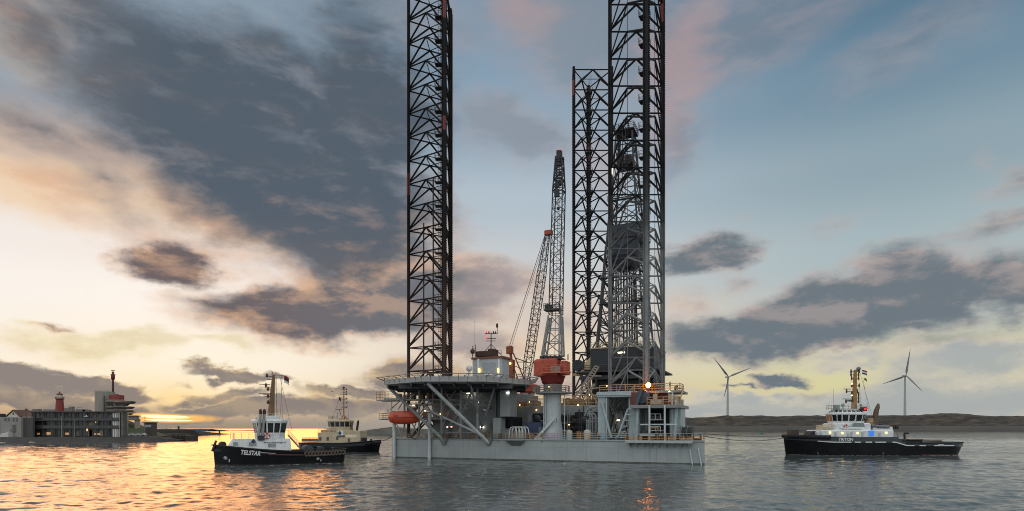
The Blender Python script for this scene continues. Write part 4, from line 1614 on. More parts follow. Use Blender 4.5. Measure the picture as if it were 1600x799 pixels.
    m.tube((-1.2, -1, zt), (-.4, -.4, zt + 3.2), .12); m.tube((1.2, -1, zt), (.4, -.4, zt + 3.2), .12); m.tube((-.6, 0, zt + 3.2), (.6, 0, zt + 3.2), .14)
    for x in (-.7, 0, .7):
        m.lathe([(.7, -.12), (.7, .12)], x, 0, zt + .9, 14, 'x')
    m.build('crown_block', mat('crown_brown', '#33231e', .6, rust=.2), t)
    m = MB(fr)
    z0 = zz(262)
    m.box(-2.2, 2.2, -2.2, 2.2, z0, z0 + .25)
    m.cbox(-1.8, -.4, -1.5, .5, z0 + .25, z0 + 3.0); m.cbox(.1, 1.6, -1.6, 0, z0 + .25, z0 + 2.2)
    m.hexa([(-1.9, -1, z0), (-.9, -1, z0), (-.9, 0, z0), (-1.9, 0, z0)], [(-1.6, -.8, z0 + 5.5), (-1.3, -.8, z0 + 5.5), (-1.3, -.4, z0 + 5.5), (-1.6, -.4, z0 + 5.5)])
    m.build('travelling_block', mat('crown_brown', '#33231e'), t)
    m = MB(fr)
    z0, z1 = zz(412), zz(357)
    m.hexa([(-2.0, -2.4, z0 - 1.3), (2.0, -2.4, z0 - 1.3), (2.0, 2.4, z0 - 1.3), (-2.0, 2.4, z0 - 1.3)], [(-3.15, -3.3, z0 + 1.2), (3.15, -3.3, z0 + 1.2), (3.15, 3.3, z0 + 1.2), (-3.15, 3.3, z0 + 1.2)])
    m.cbox(-3.2, 3.2, -3.35, 3.35, z0 + 1.22, z1, .05)
    m.build('racking_windbreak', mat('wind_blue', '#2b313b', .55, var=.12, scale=.5, streak=.2), t)
    m = MB(fr)
    rnd = random.Random(4)
    for q in range(26):             # pipe stands racked inside
        x, y = rnd.uniform(-2.9, 2.9), rnd.uniform(-2.6, 2.6)
        m.tube((x, y, zb - 6), (x * .8, y * .8, z0 - rnd.uniform(-2, 3)), .1, n=5)
    m.tube((-.3, -3.4, zb), (-.2, -2.2, zt), .09); m.tube((.6, -3.4, zb), (.4, -2.2, zt), .08)
    m.build('pipe_stand', mat('pipe_dark', '#26262a', .5, var=.2), t)
    m = MB(fr)
    for za in (zz(480), zz(440), zz(320)):
        h_ = hw(za) + .4
        m.box(-h_, h_, -h_ - .5, -h_ + .4, za, za + .12)
        m.rail([(-h_, -h_ - .5, za), (h_, -h_ - .5, za)], 1.1, .05, 1.2)
    m.tube((-6.6, -2, zb - 1), (-4.2, -2, zz(385)), .15); m.tube((-6.3, -1, zb - 1), (-3.9, -1, zz(385)), .13)
    m.build('stabbing_board', DARK(), t)
    # drill floor
    m = MB(fr)
    m.cbox(-6.4, 7.6, -6.5, 7, zz(583), zz(549), .1)
    fl = m.build('wind_wall', mat('wind_black', '#20262f', .5, var=.15, scale=.5, streak=.2), t)
    m = MB(fr)
    m.box(-6.5, 7.7, -6.6, 7.1, zz(549), zz(547))
    m.rail([(-6.4, -6.5, zz(547)), (7.6, -6.5, zz(547))], 1.1, .05, 1.4)
    m.build('parapet', mat('parapet_tan', '#a8947c', .55, var=.2), fl)
    m = MB(fr)
    m.hexa([(-8.6, -6.0, zz(580)), (-6.45, -6.0, zz(580)), (-6.45, 0, zz(580)), (-8.6, 0, zz(580))], [(-8.2, -6.0, zz(571)), (-6.45, -6.0, zz(560)), (-6.45, 0, zz(560)), (-8.2, 0, zz(571))])
    m.build('sloping_hood', mat('hood_cream', '#c9b18c', .5, var=.1), fl)
    m = MB(fr)
    m.cbox(-9.3, 9.2, -8.2, 7, zz(585.5), zz(583), .05)
    m.rail([(-9.2, -8.1, zz(583)), (9.1, -8.1, zz(583))], 1.2, .06, 1.5)
    m.box(-8.5, 8.5, -7.4, -7.1, zz(596), zz(590))
    for x in (-8, -4.8, -1.6, 1.6, 4.8, 8):
        m.box(x - .2, x + .2, -7.6, -7.2, zz(612), zz(585.5))
    m.build('floor_frame', DARK(), fl)
    m = MB(fr)
    m.cbox(-6.2, 7.4, -6, 6, 9.8, zz(585.6), .1)
    m.build('substructure', mat('sub_black', '#17191d', .6, var=.3), fl)
    m = MB(fr)
    m.lathe([(.3, -.5), (1.25, -.5), (1.3, .5), (.3, .5)], -9.2, -6.5, zz(573), 18, 'y')
    m.build('drum', BLACK(), fl)
    m = MB(fr)
    m.cbox(-10.2, -8.4, -7.4, -5.8, zz(589), zz(585.6), .1)
    m.build('winch_box', mat('winch_tan', '#a98c5e', .5, var=.2), fl)
    for x, z, w in ((.6, zz(556.5), .75), (-4.9, zz(273) - 0, .12)):
        m = MB(fr)
        if w > .5:
            m.cbox(x - w, x + w, -6.75, -6.5, z - .14, z + .14, .02)
        else:
            m.cbox(-2.55, -2.3, -2.6, -2.4, z - .9, z + .9, .02)
        m.build('tube_lamp', glow('lamp_derrick', '#fff0c8', 4.0), fl)

# ================================================================== TUGS
class Hull:
    """Tug hull in its own frame: x forward, y to port, z up from the waterline."""

    def __init__(self, fr, L, B, sheer, bow_p=2.0, bow_len=0.4, stern_r=0.12, flare=0.16, rake=0.6, stern_rake=0.3, stern_w=0.85):
        self.__dict__.update(locals())

    def hb(self, s):
        """half breadth of the deck, s = 0 stern .. 1 stem"""
        b = self.B / 2
        if s > 1 - self.bow_len:
            q = (s - (1 - self.bow_len)) / self.bow_len
            return b * max(0.0, 1 - q ** self.bow_p)
        if s < self.stern_r:
            q = 1 - s / self.stern_r
            return b * (self.stern_w + (1 - self.stern_w) * (1 - q * q)) * (max(0.0, 1 - q ** 3.5) ** .5 if q > .0 else 1)
        return b

    def pt(self, s, t, side, out=0.0):
        """s along, t = height fraction (0 water, 1 rail; negative below)"""
        zt = self.sheer(s)
        z = zt * t
        hb = self.hb(s)
        narrow = self.flare * (1 - max(t, -.4)) * (1 + 1.6 * max(0, (s - .6) / .4))
        y = max(hb * (1 - min(narrow, .85)), 0.03) + out
        xr = self.rake * max(0, (s - .75) / .25) ** 1.5 * (1 - t) + self.rake * .0
        xs = self.stern_rake * max(0, (.15 - s) / .15) * (1 - t)
        x = -self.L / 2 + self.L * s - xr + xs
        return Vector((x, side * y, z))

    def stations(self, n=44):
        return [0.5 - 0.5 * math.cos(math.pi * i / n) for i in range(n + 1)]

    def shell(self, t0, t1, s0=0.0, s1=1.0, thick=0.14, out=0.0, deck=None):
        """band of the side from t0 to t1, both sides, closed"""
        mb = MB(self.fr)
        ss = [s for s in self.stations() if s0 <= s <= s1]
        rings = []
        for s in ss:
            ts = [t0 + (t1 - t0) * k / 4 for k in range(5)]
            pr = [self.pt(s, t, 1, out) for t in ts]
            sb = [self.pt(s, t, -1, out) for t in ts]
            zi = self.sheer(s) * t1 - (deck if deck else 0.0)
            ins = lambda p, z: Vector((p.x, (abs(p.y) - min(thick, abs(p.y) * .6)) * (1 if p.y > 0 else -1), z))
            if deck:
                ring = pr + [ins(pr[-1], pr[-1].z), ins(pr[-1], zi), ins(sb[-1], zi), ins(sb[-1], sb[-1].z)] + sb[::-1]
            else:
                ring = pr + sb[::-1]
            rings.append(ring)
        mb.loft(rings)
        return mb

    def strip(self, s0, s1, t0, t1, side, out=0.02, n=24):
        mb = MB(self.fr)
        vs, fs = [], []
        for k in range(n + 1):
            s = s0 + (s1 - s0) * k / n
            vs += [self.pt(s, t0, side, out), self.pt(s, t1, side, out)]
        for k in range(n):
            fs.append((2 * k, 2 * k + 1, 2 * k + 3, 2 * k + 2))
        return mb.add(vs, fs)

    def s_at(self, px, side, t=.6):
        """station seen at column px on the given side"""
        best, bs_ = 1e9, 0
        for k in range(400):
            s = k / 399
            w = self.fr @ self.pt(s, t, side)
            e = abs(800 + F * w.x / w.y - px)
            if e < best: best, bs_ = e, s
        return bs_

    def letter(self, txt, px0, px1, t0, size, side, shear=0, out=.03, slope=0.0):
        """lettering wrapped on the side, from column px0 to px1"""
        vs, fs = text_verts(txt, 1.0, shear, 0, 0.03)
        w = max(v[0] for v in vs)
        s0, s1 = self.s_at(px0, side), self.s_at(px1, side)
        mb = MB(self.fr)
        out_v = []
        for x, y, z in vs:
            f = x / w
            s = s0 + (s1 - s0) * f
            out_v.append(self.pt(s, t0 + slope * f + size * y / self.sheer(s), side, out))
        return mb.add(out_v, fs)


def tug_frame(cx, cy, hx_, hy_):
    return frame(cx, cy, 0.0, math.atan2(hy_, hx_))


class Kit:
    """pixel based measuring for one boat"""

    def __init__(self, fr, root):
        self.fr, self.root = fr, root

    def x(self, px, y): return solve(self.fr, px, HOR, y)[0]
    def z(self, px, py, y): return solve(self.fr, px, py, y)[1]
    def p(self, px, py, y):
        a = solve(self.fr, px, py, y)
        return Vector((a[0], y, a[1]))

    def mb(self): return MB(self.fr)


def window_band(kit, mb_glass, poly0, poly1, z0, z1, lo=.12, hi=.88, gap=.09, skip=()):
    """panes between mullions round a house whose plan runs from poly0 (sill) to poly1 (head)"""
    n = len(poly0)
    for i in range(n):
        if i in skip: continue
        a0, b0 = Vector((*poly0[i], z0)), Vector((*poly0[(i + 1) % n], z0))
        a1, b1 = Vector((*poly1[i], z1)), Vector((*poly1[(i + 1) % n], z1))
        w = (b0 - a0).length
        k = max(1, int(round(w / 1.25)))
        nrm = (b0 - a0).cross(Vector((0, 0, 1))).normalized()
        for q in range(k):
            f0, f1 = (q + gap) / k, (q + 1 - gap) / k
            P = [a0.lerp(b0, f0).lerp(a1.lerp(b1, f0), lo), a0.lerp(b0, f1).lerp(a1.lerp(b1, f1), lo), a0.lerp(b0, f1).lerp(a1.lerp(b1, f1), hi), a0.lerp(b0, f0).lerp(a1.lerp(b1, f0), hi)]
            yield [p + nrm * .012 for p in P], nrm


def wheelhouse(kit, root, cx, length, width, z0, zs, zh, zr, lean, paint, ch=.28, parts=None, roof_paint=None):
    """octagonal wheelhouse with outward leaning windows"""
    def octo(l, w, c):
        l, w = l / 2, w / 2
        c = c * min(l, w) * 2
        return [(cx - l + c, -w), (cx + l - c, -w), (cx + l, -w + c), (cx + l, w - c), (cx + l - c, w), (cx - l + c, w), (cx - l, w - c), (cx - l, -w + c)]
    b = octo(length, width, ch)
    t = octo(length + 2 * lean, width + 2 * lean, ch)
    m = kit.mb()
    m.loft([[(x, y, z0) for x, y in b], [(x, y, zs) for x, y in b], [(x, y, zh) for x, y in t], [(x, y, zh + .02) for x, y in octo(length + 2 * lean + .25, width + 2 * lean + .25, ch)],
            [(x, y, zr) for x, y in octo(length + 2 * lean + .1, width + 2 * lean + .1, ch)], [(x, y, zr + .08) for x, y in octo(length + lean, width + lean, ch)]])
    wh = m.build('wheelhouse', paint, root)
    for P, nrm in window_band(kit, None, b, t, zs, zh):
        q = kit.mb()
        q.add(P + [p - nrm * .02 for p in P], [(0, 1, 2, 3), (7, 6, 5, 4), (0, 4, 5, 1), (1, 5, 6, 2), (2, 6, 7, 3), (3, 7, 4, 0)])
        q.build('window', glassy('wheelhouse_glass', '#161b1e', .08), wh, 0)
    return wh


def flag(name, label, o, cols, w=1.5, h=.95, rot=0.0, seed=1):
    """a small flag, wind blown, hanging from a line; each stripe a part"""
    t = thing(name, label, 'flag', o, rot)
    fr = frame(o.x, o.y, o.z, rot)
    n = len(cols)
    for i, c in enumerate(cols):
        m = MB(fr)
        vs, fs = [], []
        K = 8
        for k in range(K + 1):
            f = k / K
            y = .22 * math.sin(f * 6.0 + seed) * f
            dz = -.45 * f * f
            for z in (h * (1 - i / n), h * (1 - (i + 1) / n)):
                vs += [(w * f, y, z + dz), (w * f, y + .02, z + dz)]
        for k in range(K):
            a = 4 * k
            fs += [(a, a + 2, a + 6, a + 4), (a + 1, a + 5, a + 7, a + 3), (a, a + 4, a + 5, a + 1), (a + 2, a + 3, a + 7, a + 6)]
        m.add(vs, fs)
        m.build('stripe', mat('flag_' + c.strip('#'), c, .8, var=.05), t, 60)
    return t


def life_ring(label, w, rot, r=.42):
    t = thing('life_ring', label, 'life ring', w, rot, 'life rings hung on the tugs')
    fr = frame(w.x, w.y, w.z, rot)
    m = MB(fr)
    m.torus((0, 0, 0), r, .13, 'y')
    m.build('ring', mat('ring_red', '#c23a2c', .5, var=.05), t)
    for k in range(4):
        a = math.pi / 4 + k * math.pi / 2
        m = MB(fr)
        m.torus((0, 0, 0), r, .137, 'y', 24, 8)
        # keep only a short piece of the torus as a white band
        c = Vector((r * math.cos(a), 0, r * math.sin(a)))
        keep = [f for f in m.f if all(((fr.inverted() @ m.v[i]) - c).length < .24 for i in f)]
        m.f = keep
        m.build('band', WHITE(), t)
    return t


def tow_line(name, label, a, b, sag, r=.06):
    pts = []
    for k in range(25):
        f = k / 24
        p = a.lerp(b, f)
        p.z -= sag * 4 * f * (1 - f)
        pts.append(p)
    m = MB()
    m.path(pts, r, 6)
    o = m.build(name, mat('rope_dark', '#2b2a28', .8), None)
    tag(o, label, 'rope', 'towing lines between rig and tugs')
    return o


def build_tugs():
    NAVY = mat('tug_black', '#16171a', .35, var=.3, scale=.6, streak=.16, dirt='#3b3733', rust=.05, rustcol='#3d2a20', bump=.15, spec=.2)
    RUB = mat('fender_rubber', '#16161a', .75, var=.25, scale=2)
    TW = mat('tug_white', '#d6dbdb', .4, var=.08, streak=.3, rust=.02, dirt='#8a7d6c')
    OCHRE = mat('mast_ochre', '#93703a', .5, var=.2, streak=.5, rust=.14)
    DECK = mat('tug_deck', '#4a4f4e', .7, var=.2)

    # ---------------------------------------------------------------- TELSTAR
    bow, st = Vector((-47.5, 96.6, 0)), Vector((-30.2, 109.0, 0))
    c = (bow + st) / 2
    hd = (bow - st)
    L = hd.length
    fr = tug_frame(c.x, c.y, hd.x, hd.y)
    t = thing('tugboat', 'black tug TELSTAR with white wheelhouse and tall ochre mast, left of the rig', 'tugboat', c, math.atan2(hd.y, hd.x), 'tugs attending the rig')
    K = Kit(fr, t)
    H = Hull(fr, L, 8.0, lambda s: 2.2 + 1.2 * max(0, (s - .35) / .65) ** 1.6 + .25 * max(0, (.3 - s) / .3), bow_p=2.5, bow_len=.42, flare=.10, rake=.25, stern_rake=.35)
    HT = H
    hull = H.shell(-.45, 1.0, deck=.75).build('hull', NAVY, t, 40)
    m = H.strip(.015, .995, .0, .10, 1, .012, 40); m.build('boot_stripe', mat('boot_dark', '#24211f', .4, var=.3), hull)
    for a, b, t0, t1 in ((.66, .985, .955, .995), (.60, .70, .80, .83)):
        H.strip(a, b, t0, t1, 1, .03).build('white_stripe', WHITE(), hull)
    m = MB(fr)
    for k in range(30):
        a, b = H.pt(.05 + .6 * k / 30, .72, 1, .08), H.pt(.05 + .6 * (k + 1) / 30, .72, 1, .08)
        m.tube(a, b, .13, n=6)
    m.build('rubbing_strake', mat('strake_red', '#4d2227', .6, var=.3), hull)
    m = MB(fr)
    for sd in (1, -1):
        for k in range(40):
            a, b = H.pt(k / 40, 1.0, sd, .02), H.pt((k + 1) / 40, 1.0, sd, .02)
            m.tube(a, b, .14, n=7)
    m.build('rail_fender', RUB, hull)
    # tyres along the after rail
    for k in range(12):
        s = H.s_at(479 + k * 5.1, 1, .8)
        p = H.pt(s, .80, 1, .12)
        q = H.pt(min(1, s + .02), .80, 1, .12) - p
        m = MB(fr @ Matrix.Translation(p) @ Matrix.Rotation(math.atan2(q.y, q.x), 4, 'Z'))
        m.torus((0, 0.05, 0), .33, .15, 'y', 14, 8)
        m.tube((0, .05, .3), (0, 0, .62), .03)
        m.build('tyre_fender', mat('tyre', '#574b42', .85, var=.4, scale=3), t)
    m = H.letter('TELSTAR', 375, 407, .66, 1.0, 1, .25, slope=-.03)
    m.build('lettering', WHITE(), hull, 0)
    # white thruster marks: a crossed circle and a hook
    for px in (352, 497):
        s0 = H.s_at(px, 1, .4)
        m = MB(fr)
        for k in range(4):
            a = math.pi * k / 4 + .3
            for sg in (-1,):
                p0 = H.pt(s0 + .28 * math.cos(a) / L, .42 + .28 * math.sin(a) / 2.7, 1, .04)
                p1 = H.pt(s0 - .28 * math.cos(a) / L, .42 - .28 * math.sin(a) / 2.7, 1, .04)
                m.bar(p0, p1, .10, .03)
        pts = [H.pt(s0 - (.42 + .12 * math.cos(q)) / L, .30 + .2 * math.sin(q) / 2.7, 1, .04) for q in (1.4, .6, -.2, -1.0, -1.8)]
        m.path(pts, .05, 5)
        m.build('thruster_mark', WHITE(), hull, 0)
    zd = 2.0
    # deckhouse with a sloping front
    yh = 2.4
    zt = K.z(420, 686, yh)
    xs = [K.x(352, 1.2), K.x(366, yh), K.x(454, yh), K.x(456, yh)]
    m = MB(fr)
    def dh(y, w): return y * w
    m.loft([[(xs[0], -.7, zd), (xs[0] - 4.2, -yh, zd), (xs[3], -yh, zd), (xs[3], yh, zd), (xs[0] - 4.2, yh, zd), (xs[0], .7, zd)],
            [(xs[1] - .2, -.6, zt), (xs[1] - 2.8, -yh + .15, zt), (xs[2], -yh + .15, zt), (xs[2], yh - .15, zt), (xs[1] - 2.8, yh - .15, zt), (xs[1] - .2, .6, zt)]])
    dk = m.build('deckhouse', TW, t)
    for px, py, w in ((395, 694, .55), (425, 696, .6), (368, 694, .35)):
        p = K.p(px, py, yh + .03)
        m = MB(fr); m.cbox(p.x - w, p.x + w, yh - .1, yh + .02, p.z - .3, p.z + .3, .03)
        m.build('hatch_window', mat('hatch_grey', '#8a9294', .4), dk)
    vs, fs = text_verts('www.iskestugs.nl', 1, .1, 0, .01)
    w = max(v[0] for v in vs)
    x0, x1 = K.x(412, yh), K.x(447, yh)
    zl = K.z(430, 692.5, yh)
    m = MB(fr)
    m.add([(x0 + (x1 - x0) * v[0] / w, yh - .02 + .05, zl + v[1] * .42) for v in vs], fs)
    m.build('lettering', mat('letter_blue', '#2d3a55', .5), dk, 0)
    p = K.p(396, 690, yh)
    m = MB(fr); m.add([(p.x - .4, yh + .03, p.z), (p.x, yh + .03, p.z - .4), (p.x + .4, yh + .03, p.z), (p.x, yh + .03, p.z + .4)], [(0, 1, 2, 3)])
    m.build('diamond_mark', mat('letter_blue', '#2d3a55'), dk, 0)
    m = MB(fr)
    yr = yh - .2
    m.rail([(K.x(400, yr), yr, zt), (K.x(366, yr), yr, zt), (K.x(364, 0), 0, zt), (K.x(362, 0), -1, zt)], 1.0, .035, 1.1)
    m.build('guard_rail', mat('rail_grey', '#b2b0a8', .5), dk)
    # wheelhouse
    xa, xb = K.x(399.5, 1.2), K.x(449, 1.2)
    xm, ln = (xa + xb) / 2, abs(xa - xb)
    zs, zh, zr = K.z(425, 678.5, 2), K.z(425, 659, 2), K.z(425, 655.5, 2)
    wh = wheelhouse(K, t, xm, ln * .86, 4.6, zt, zs, zh, zr, .38, TW)
    m = MB(fr)
    m.rail([(xm - 1.6, -1.8, zr), (xm - 1.6, 1.8, zr), (xm + 1.6, 1.8, zr), (xm + 1.6, -1.8, zr)], .9, .03, .9)
    m.cbox(xm - 1.3, xm + .9, -1.2, 1.2, zr + .05, zr + .55, .1)
    for x in (-2.5, 2.6):
        m.cbox(xm + x - .15, xm + x + .15, 1.9, 2.2, zr - .05, zr + .35)
    m.build('roof_fitting', mat('roof_fit', '#c9ccc6', .5, var=.1), wh)
    p = K.p(402, 684, yh)
    m = MB(fr); m.cbox(K.x(403, yh), K.x(413, yh), yh - .6, yh + .2, p.z - .45, p.z + .35, .06)
    m.build('dark_locker', mat('locker_navy', '#34343a', .5), dk)
    life_ring('red and white life ring on the white wheelhouse of the tug with the ochre mast', fr @ (K.p(417, 681, 2.45)), math.atan2(hd.y, hd.x))
    # funnels: two leaning uptakes
    for px, y in ((407, 2.85), (413, 2.6)):
        m = MB(fr)
        a, b = K.p(px - 3, 681, y), K.p(px, 647, y)
        m.tube(a, b, .24, .22, n=12)
        fnl = m.build('funnel', mat('funnel_steel', '#8d8a85', .4, .3, var=.15, streak=.3), t)
        m = MB(fr)
        d = (b - a).normalized()
        m.tube(b, b + d * .5, .26, .26, n=12); m.tube(b + d * .5, b + d * .7 + Vector((.12, 0, .05)), .26, .18, n=12)
        m.build('funnel_tip', mat('funnel_brown', '#3a2019', .7), fnl)
    # mast
    ym = 0.0
    m = MB(fr)
    a, b = K.p(423, 655, ym), K.p(427.5, 586, ym)
    r = lambda p, w, d_: [p + Vector((-w, -d_, 0)), p + Vector((w, -d_, 0)), p + Vector((w, d_, 0)), p + Vector((-w, d_, 0))]
    m.loft([r(a, .52, .45), r(a.lerp(b, .35), .38, .34), r(b, .2, .18)])
    mst = m.build('mast', mat('mast_backlit', '#6e5230', .55, var=.25, streak=.5, rust=.15), t)  # ochre darkened: the mast's backlit shade is put into its colour
    m = MB(fr)
    for py, x0, x1 in ((588, 415, 424), (593, 417, 424), (606, 414, 424), (609, 416, 423), (616.5, 411, 423), (619, 413, 421), (629, 416, 422), (586, 428, 441)):
        m.bar(K.p(x0, py, ym), K.p(x1 + 1, py + .5, ym), .12, .10)
    for px, py in ((417, 587), (415.5, 602), (419, 608), (418.5, 619), (419, 628.5)):
        p = K.p(px, py, ym)
        m.lathe([(.16, -.3), (.2, 0), (.12, .3)], p.x, p.y, p.z, 8)
    p = K.p(413.5, 601, ym); m.bar(p + Vector((-.9, 0, 0)), p + Vector((.9, .2, 0)), .12, .1)
    p = K.p(414, 615, ym); m.bar(p + Vector((-.9, .3, 0)), p + Vector((.9, -.2, 0)), .12, .1)
    m.tube(K.p(426, 586, ym), K.p(426, 581, ym), .04)
    m.each('radar', mat('radar_brown', '#47281d', .6, var=.2), mst)
    m = MB(fr)
    for (x0, y0), (x1, y1) in (((440, 587), (441, 652)), ((432, 590), (432, 650)), ((437, 588), (456, 672)), ((430, 592), (434, 655)), ((441, 587), (438, 652))):
        m.tube(K.p(x0, y0, ym), K.p(x1, y1, ym), .022, n=4)
    m.build('stay', mat('stay_grey', '#5a554e', .6), mst)
    flag('signal_flag', 'red and dark signal flag on the mast line of the tug with white wheelhouse', fr @ K.p(444, 598.5, ym), ['#7a2a22', '#2a2522', '#d8d4cc'], .75, 1.25, .3)
    # bow winch, aft stairs, towing gear
    m = MB(fr)
    p = K.p(341, 694, 0)
    m.lathe([(.3, -.7), (.5, -.7), (.5, .7), (.3, .7)], p.x - .6, 0, 3.45, 14, 'y'); m.cbox(p.x - .6, p.x + .6, -.9, .9, 2.3, 2.8)
    m.tube((p.x + .9, .3, 2.4), (p.x + .3, .3, 4.1), .14); m.tube((p.x + .9, -.3, 2.4), (p.x + .3, -.3, 4.1), .12); m.tube((p.x + .9, -.4, 3.4), (p.x + .9, .4, 3.4), .1)
    m.build('bow_winch', BLACK(), t)
    m = MB(fr)
    for y in (1.0, 1.9):
        m.bar(K.p(450, 680, y), K.p(469, 701, y), .1, .25)
    for k in range(9):
        f = (k + .5) / 9
        m.bar(K.p(450, 680, 1.0).lerp(K.p(469, 701, 1.0), f), K.p(450, 680, 1.9).lerp(K.p(469, 701, 1.9), f), .22, .05)
    m.rail([K.p(450, 680, 1.95), K.p(469, 701, 1.95)], .9, .03, 1.0)
    m.build('stairs', mat('stair_grey', '#777a7a', .5, var=.1), t)
    m = MB(fr)
    p = K.p(480, 698, 0)
    m.lathe([(.3, -.9), (.8, -.9), (.8, .9), (.3, .9)], p.x, 0, 2.4, 16, 'y'); m.cbox(p.x - 1.2, p.x + 1.2, -1.2, 1.2, 1.6, 2.0)
    m.cbox(-6.5, -6.1, -.8, .8, 1.6, 2.9)
    m.build('towing_winch', DARK(), t)
    m = MB(fr)
    for px in (505, 520):
        x = K.x(px, 1.5)
        m.lathe([(.22, 1.7), (.22, 2.6), (.3, 2.65), (.05, 2.75)], x, 1.5, 0, 10)
    m.each('bollard', DARK(), t)

    # ---------------------------------------------------------------- beige tug
    c = Vector(((532 - 800) / F * 158, 158, 0))
    fr = tug_frame(c.x, c.y, 1.0, -.10)
    t = thing('tugboat', 'smaller beige tug with tripod mast lying between the black tug and the rig', 'tugboat', c, math.atan2(-.10, 1.0), 'tugs attending the rig')
    K = Kit(fr, t)
    L = 21.5
    H = Hull(fr, L, 7.2, lambda s: 2.25 + .75 * max(0, (s - .55) / .45) ** 1.3, bow_p=3.2, bow_len=.3, flare=.12, rake=.5, stern_rake=.3)
    BEI = mat('tug_beige', '#c0b092', .45, var=.1, streak=.35, rust=.06)
    HB = mat('tug_slate', '#2f3136', .45, var=.2, streak=.2)
    hull = H.shell(-.45, 1.0, deck=.7).build('hull', HB, t, 40)
    H.shell(0.0, .62, out=.03).build('black_band', NAVY, hull, 40)
    m = MB(fr)
    for sd in (1, -1):
        for k in range(40):
            m.tube(H.pt(k / 40, 1, sd, .02), H.pt((k + 1) / 40, 1, sd, .02), .15, n=7)
    m.tube(H.pt(1, .8, 1), H.pt(1, .8, -1), .3)
    for k in range(10):
        m.tube(H.pt(.86 + .014 * k, .8, -1, .1), H.pt(.86 + .014 * (k + 1), .8, -1, .1), .3, n=8)
        m.tube(H.pt(.86 + .014 * k, .8, 1, .1), H.pt(.86 + .014 * (k + 1), .8, 1, .1), .3, n=8)
    m.build('bow_fender', RUB, hull)
    y = -2.6
    def kbox(m, px0, px1, py0, py1, y0, y1, c_=.06):
        pm = (px0 + px1) / 2
        return m.cbox(K.x(px0, y0), K.x(px1, y0), y0, y1, K.z(pm, py1, y0), K.z(pm, py0, y0), c_)
    m = MB(fr); kbox(m, 496, 563, 676, 693, y, -y); dk = m.build('deckhouse', BEI, t)
    m = MB(fr); kbox(m, 524, 563, 673, 677, y, -y); kbox(m, 510, 528, 671, 677, -2, 2); m.build('upper_deck', BEI, dk)
    m = MB(fr); kbox(m, 528.5, 536, 673.5, 683, y - .03, y); m.build('white_panel', WHITE(), dk)
    m = MB(fr); p = K.p(531, 677, y - .05); m.add([(p.x - .5, p.y, p.z), (p.x, p.y, p.z - .6), (p.x + .5, p.y, p.z), (p.x, p.y, p.z + .6)], [(0, 1, 2, 3)]); m.build('diamond_mark', mat('letter_blue', '#2d3a55'), dk, 0)
    m = MB(fr); kbox(m, 540, 557, 680, 684, y - .1, y, .04); m.build('pale_awning', mat('awning', '#e6d9bb', .6), dk)
    for px, py, w, hh in ((500.5, 686, .3, .45), (512, 686, .3, .45), (527, 685, .3, .4), (545, 688, .3, .4), (533, 682, 1.0, .25)):
        m = MB(fr); p = K.p(px, py, y); m.cbox(p.x - w, p.x + w, y - .04, y, p.z - hh, p.z + hh, .02); m.build('porthole', glassy('port_glass', '#1a1613'), dk)
    m = MB(fr); kbox(m, 553, 566, 684, 693, -1.8, 1.8); m.build('winch', mat('winch_dark', '#2a201d', .6, var=.3, rust=.2), t)
    m = MB(fr); m.lathe([(.2, -1.4), (1.1, -1.3), (1.1, 1.3), (.2, 1.4)], K.x(557, 0), 0, 3.0, 16, 'y'); m.build('winch_drum', mat('winch_dark', '#2a201d'), t)
    m = MB(fr)
    for px in (571, 580):
        m.lathe([(.28, 2.0), (.28, 3.2), (.4, 3.25), (.05, 3.4)], K.x(px, -1), -1, 0, 12)
    m.each('bollard', BLACK(), t)
    # bow bulwark port hole and low stern wall
    m = MB(fr); kbox(m, 471, 496, 686, 690.5, -2.9, -2.75, .04); m.rail([(K.x(472, -2.8), -2.8, 2.9), (K.x(495, -2.8), -2.8, 2.9)], .8, .04, 1.0); m.build('stern_wall', mat('wall_brown', '#7a5f4e', .6, var=.2), t)
    xa, xb = K.x(511, -1.5), K.x(547, -1.5)
    zt = K.z(528, 673, -2)
    wh = wheelhouse(K, t, (xa + xb) / 2, abs(xb - xa) * .9, 4.4, K.z(528, 674, -2), K.z(528, 668, -2), K.z(528, 658.5, -2), K.z(528, 656.5, -2), .2, BEI, .2)
    m = MB(fr)
    zr = K.z(528, 656.5, -2)
    m.rail([(xa + .5, 1.7, zr), (xa + .5, -1.7, zr), (xa + 2.6, -1.7, zr)], 1.0, .04, .8); m.cbox(xa + 3.2, xa + 4.2, -.8, .4, zr, zr + .7)
    m.rail([(K.x(498, y), y, K.z(500, 676, y)), (K.x(524, y), y, K.z(500, 676, y))], 1.0, .04, 1.0)
    m.cbox(K.x(503, 0), K.x(512, 0), -.8, .8, K.z(505, 676, 0), K.z(505, 672, 0))
    m.build('roof_rail', mat('rail_beige', '#a98f6c', .5, rust=.1), wh)
    m = MB(fr)
    ym = 0
    m.tube(K.p(537, 648, ym), K.p(537.3, 607, ym), .2, .13, n=8)
    m.tube(K.p(537, 649, ym), K.p(528, 658, ym), .13); m.tube(K.p(537, 649, ym), K.p(549, 662, ym), .2); m.tube(K.p(549, 662, ym), K.p(551, 674, ym), .2); m.tube(K.p(538, 649, ym), K.p(538.5, 672, ym), .12)
    ms = m.build('mast', mat('mast_brown', '#94694a', .5, var=.15, rust=.15), t)
    m = MB(fr)
    for py in (609, 613, 617, 624, 630, 637):
        m.bar(K.p(533.5, py, ym), K.p(541.5, py, ym), .1, .1)
        p = K.p(541, py - .6, ym); m.lathe([(.14, -.2), (.16, .15), (.05, .25)], p.x, p.y, p.z, 8)
    p = K.p(537, 606, ym); m.sphere(p, .32, 8, 6)
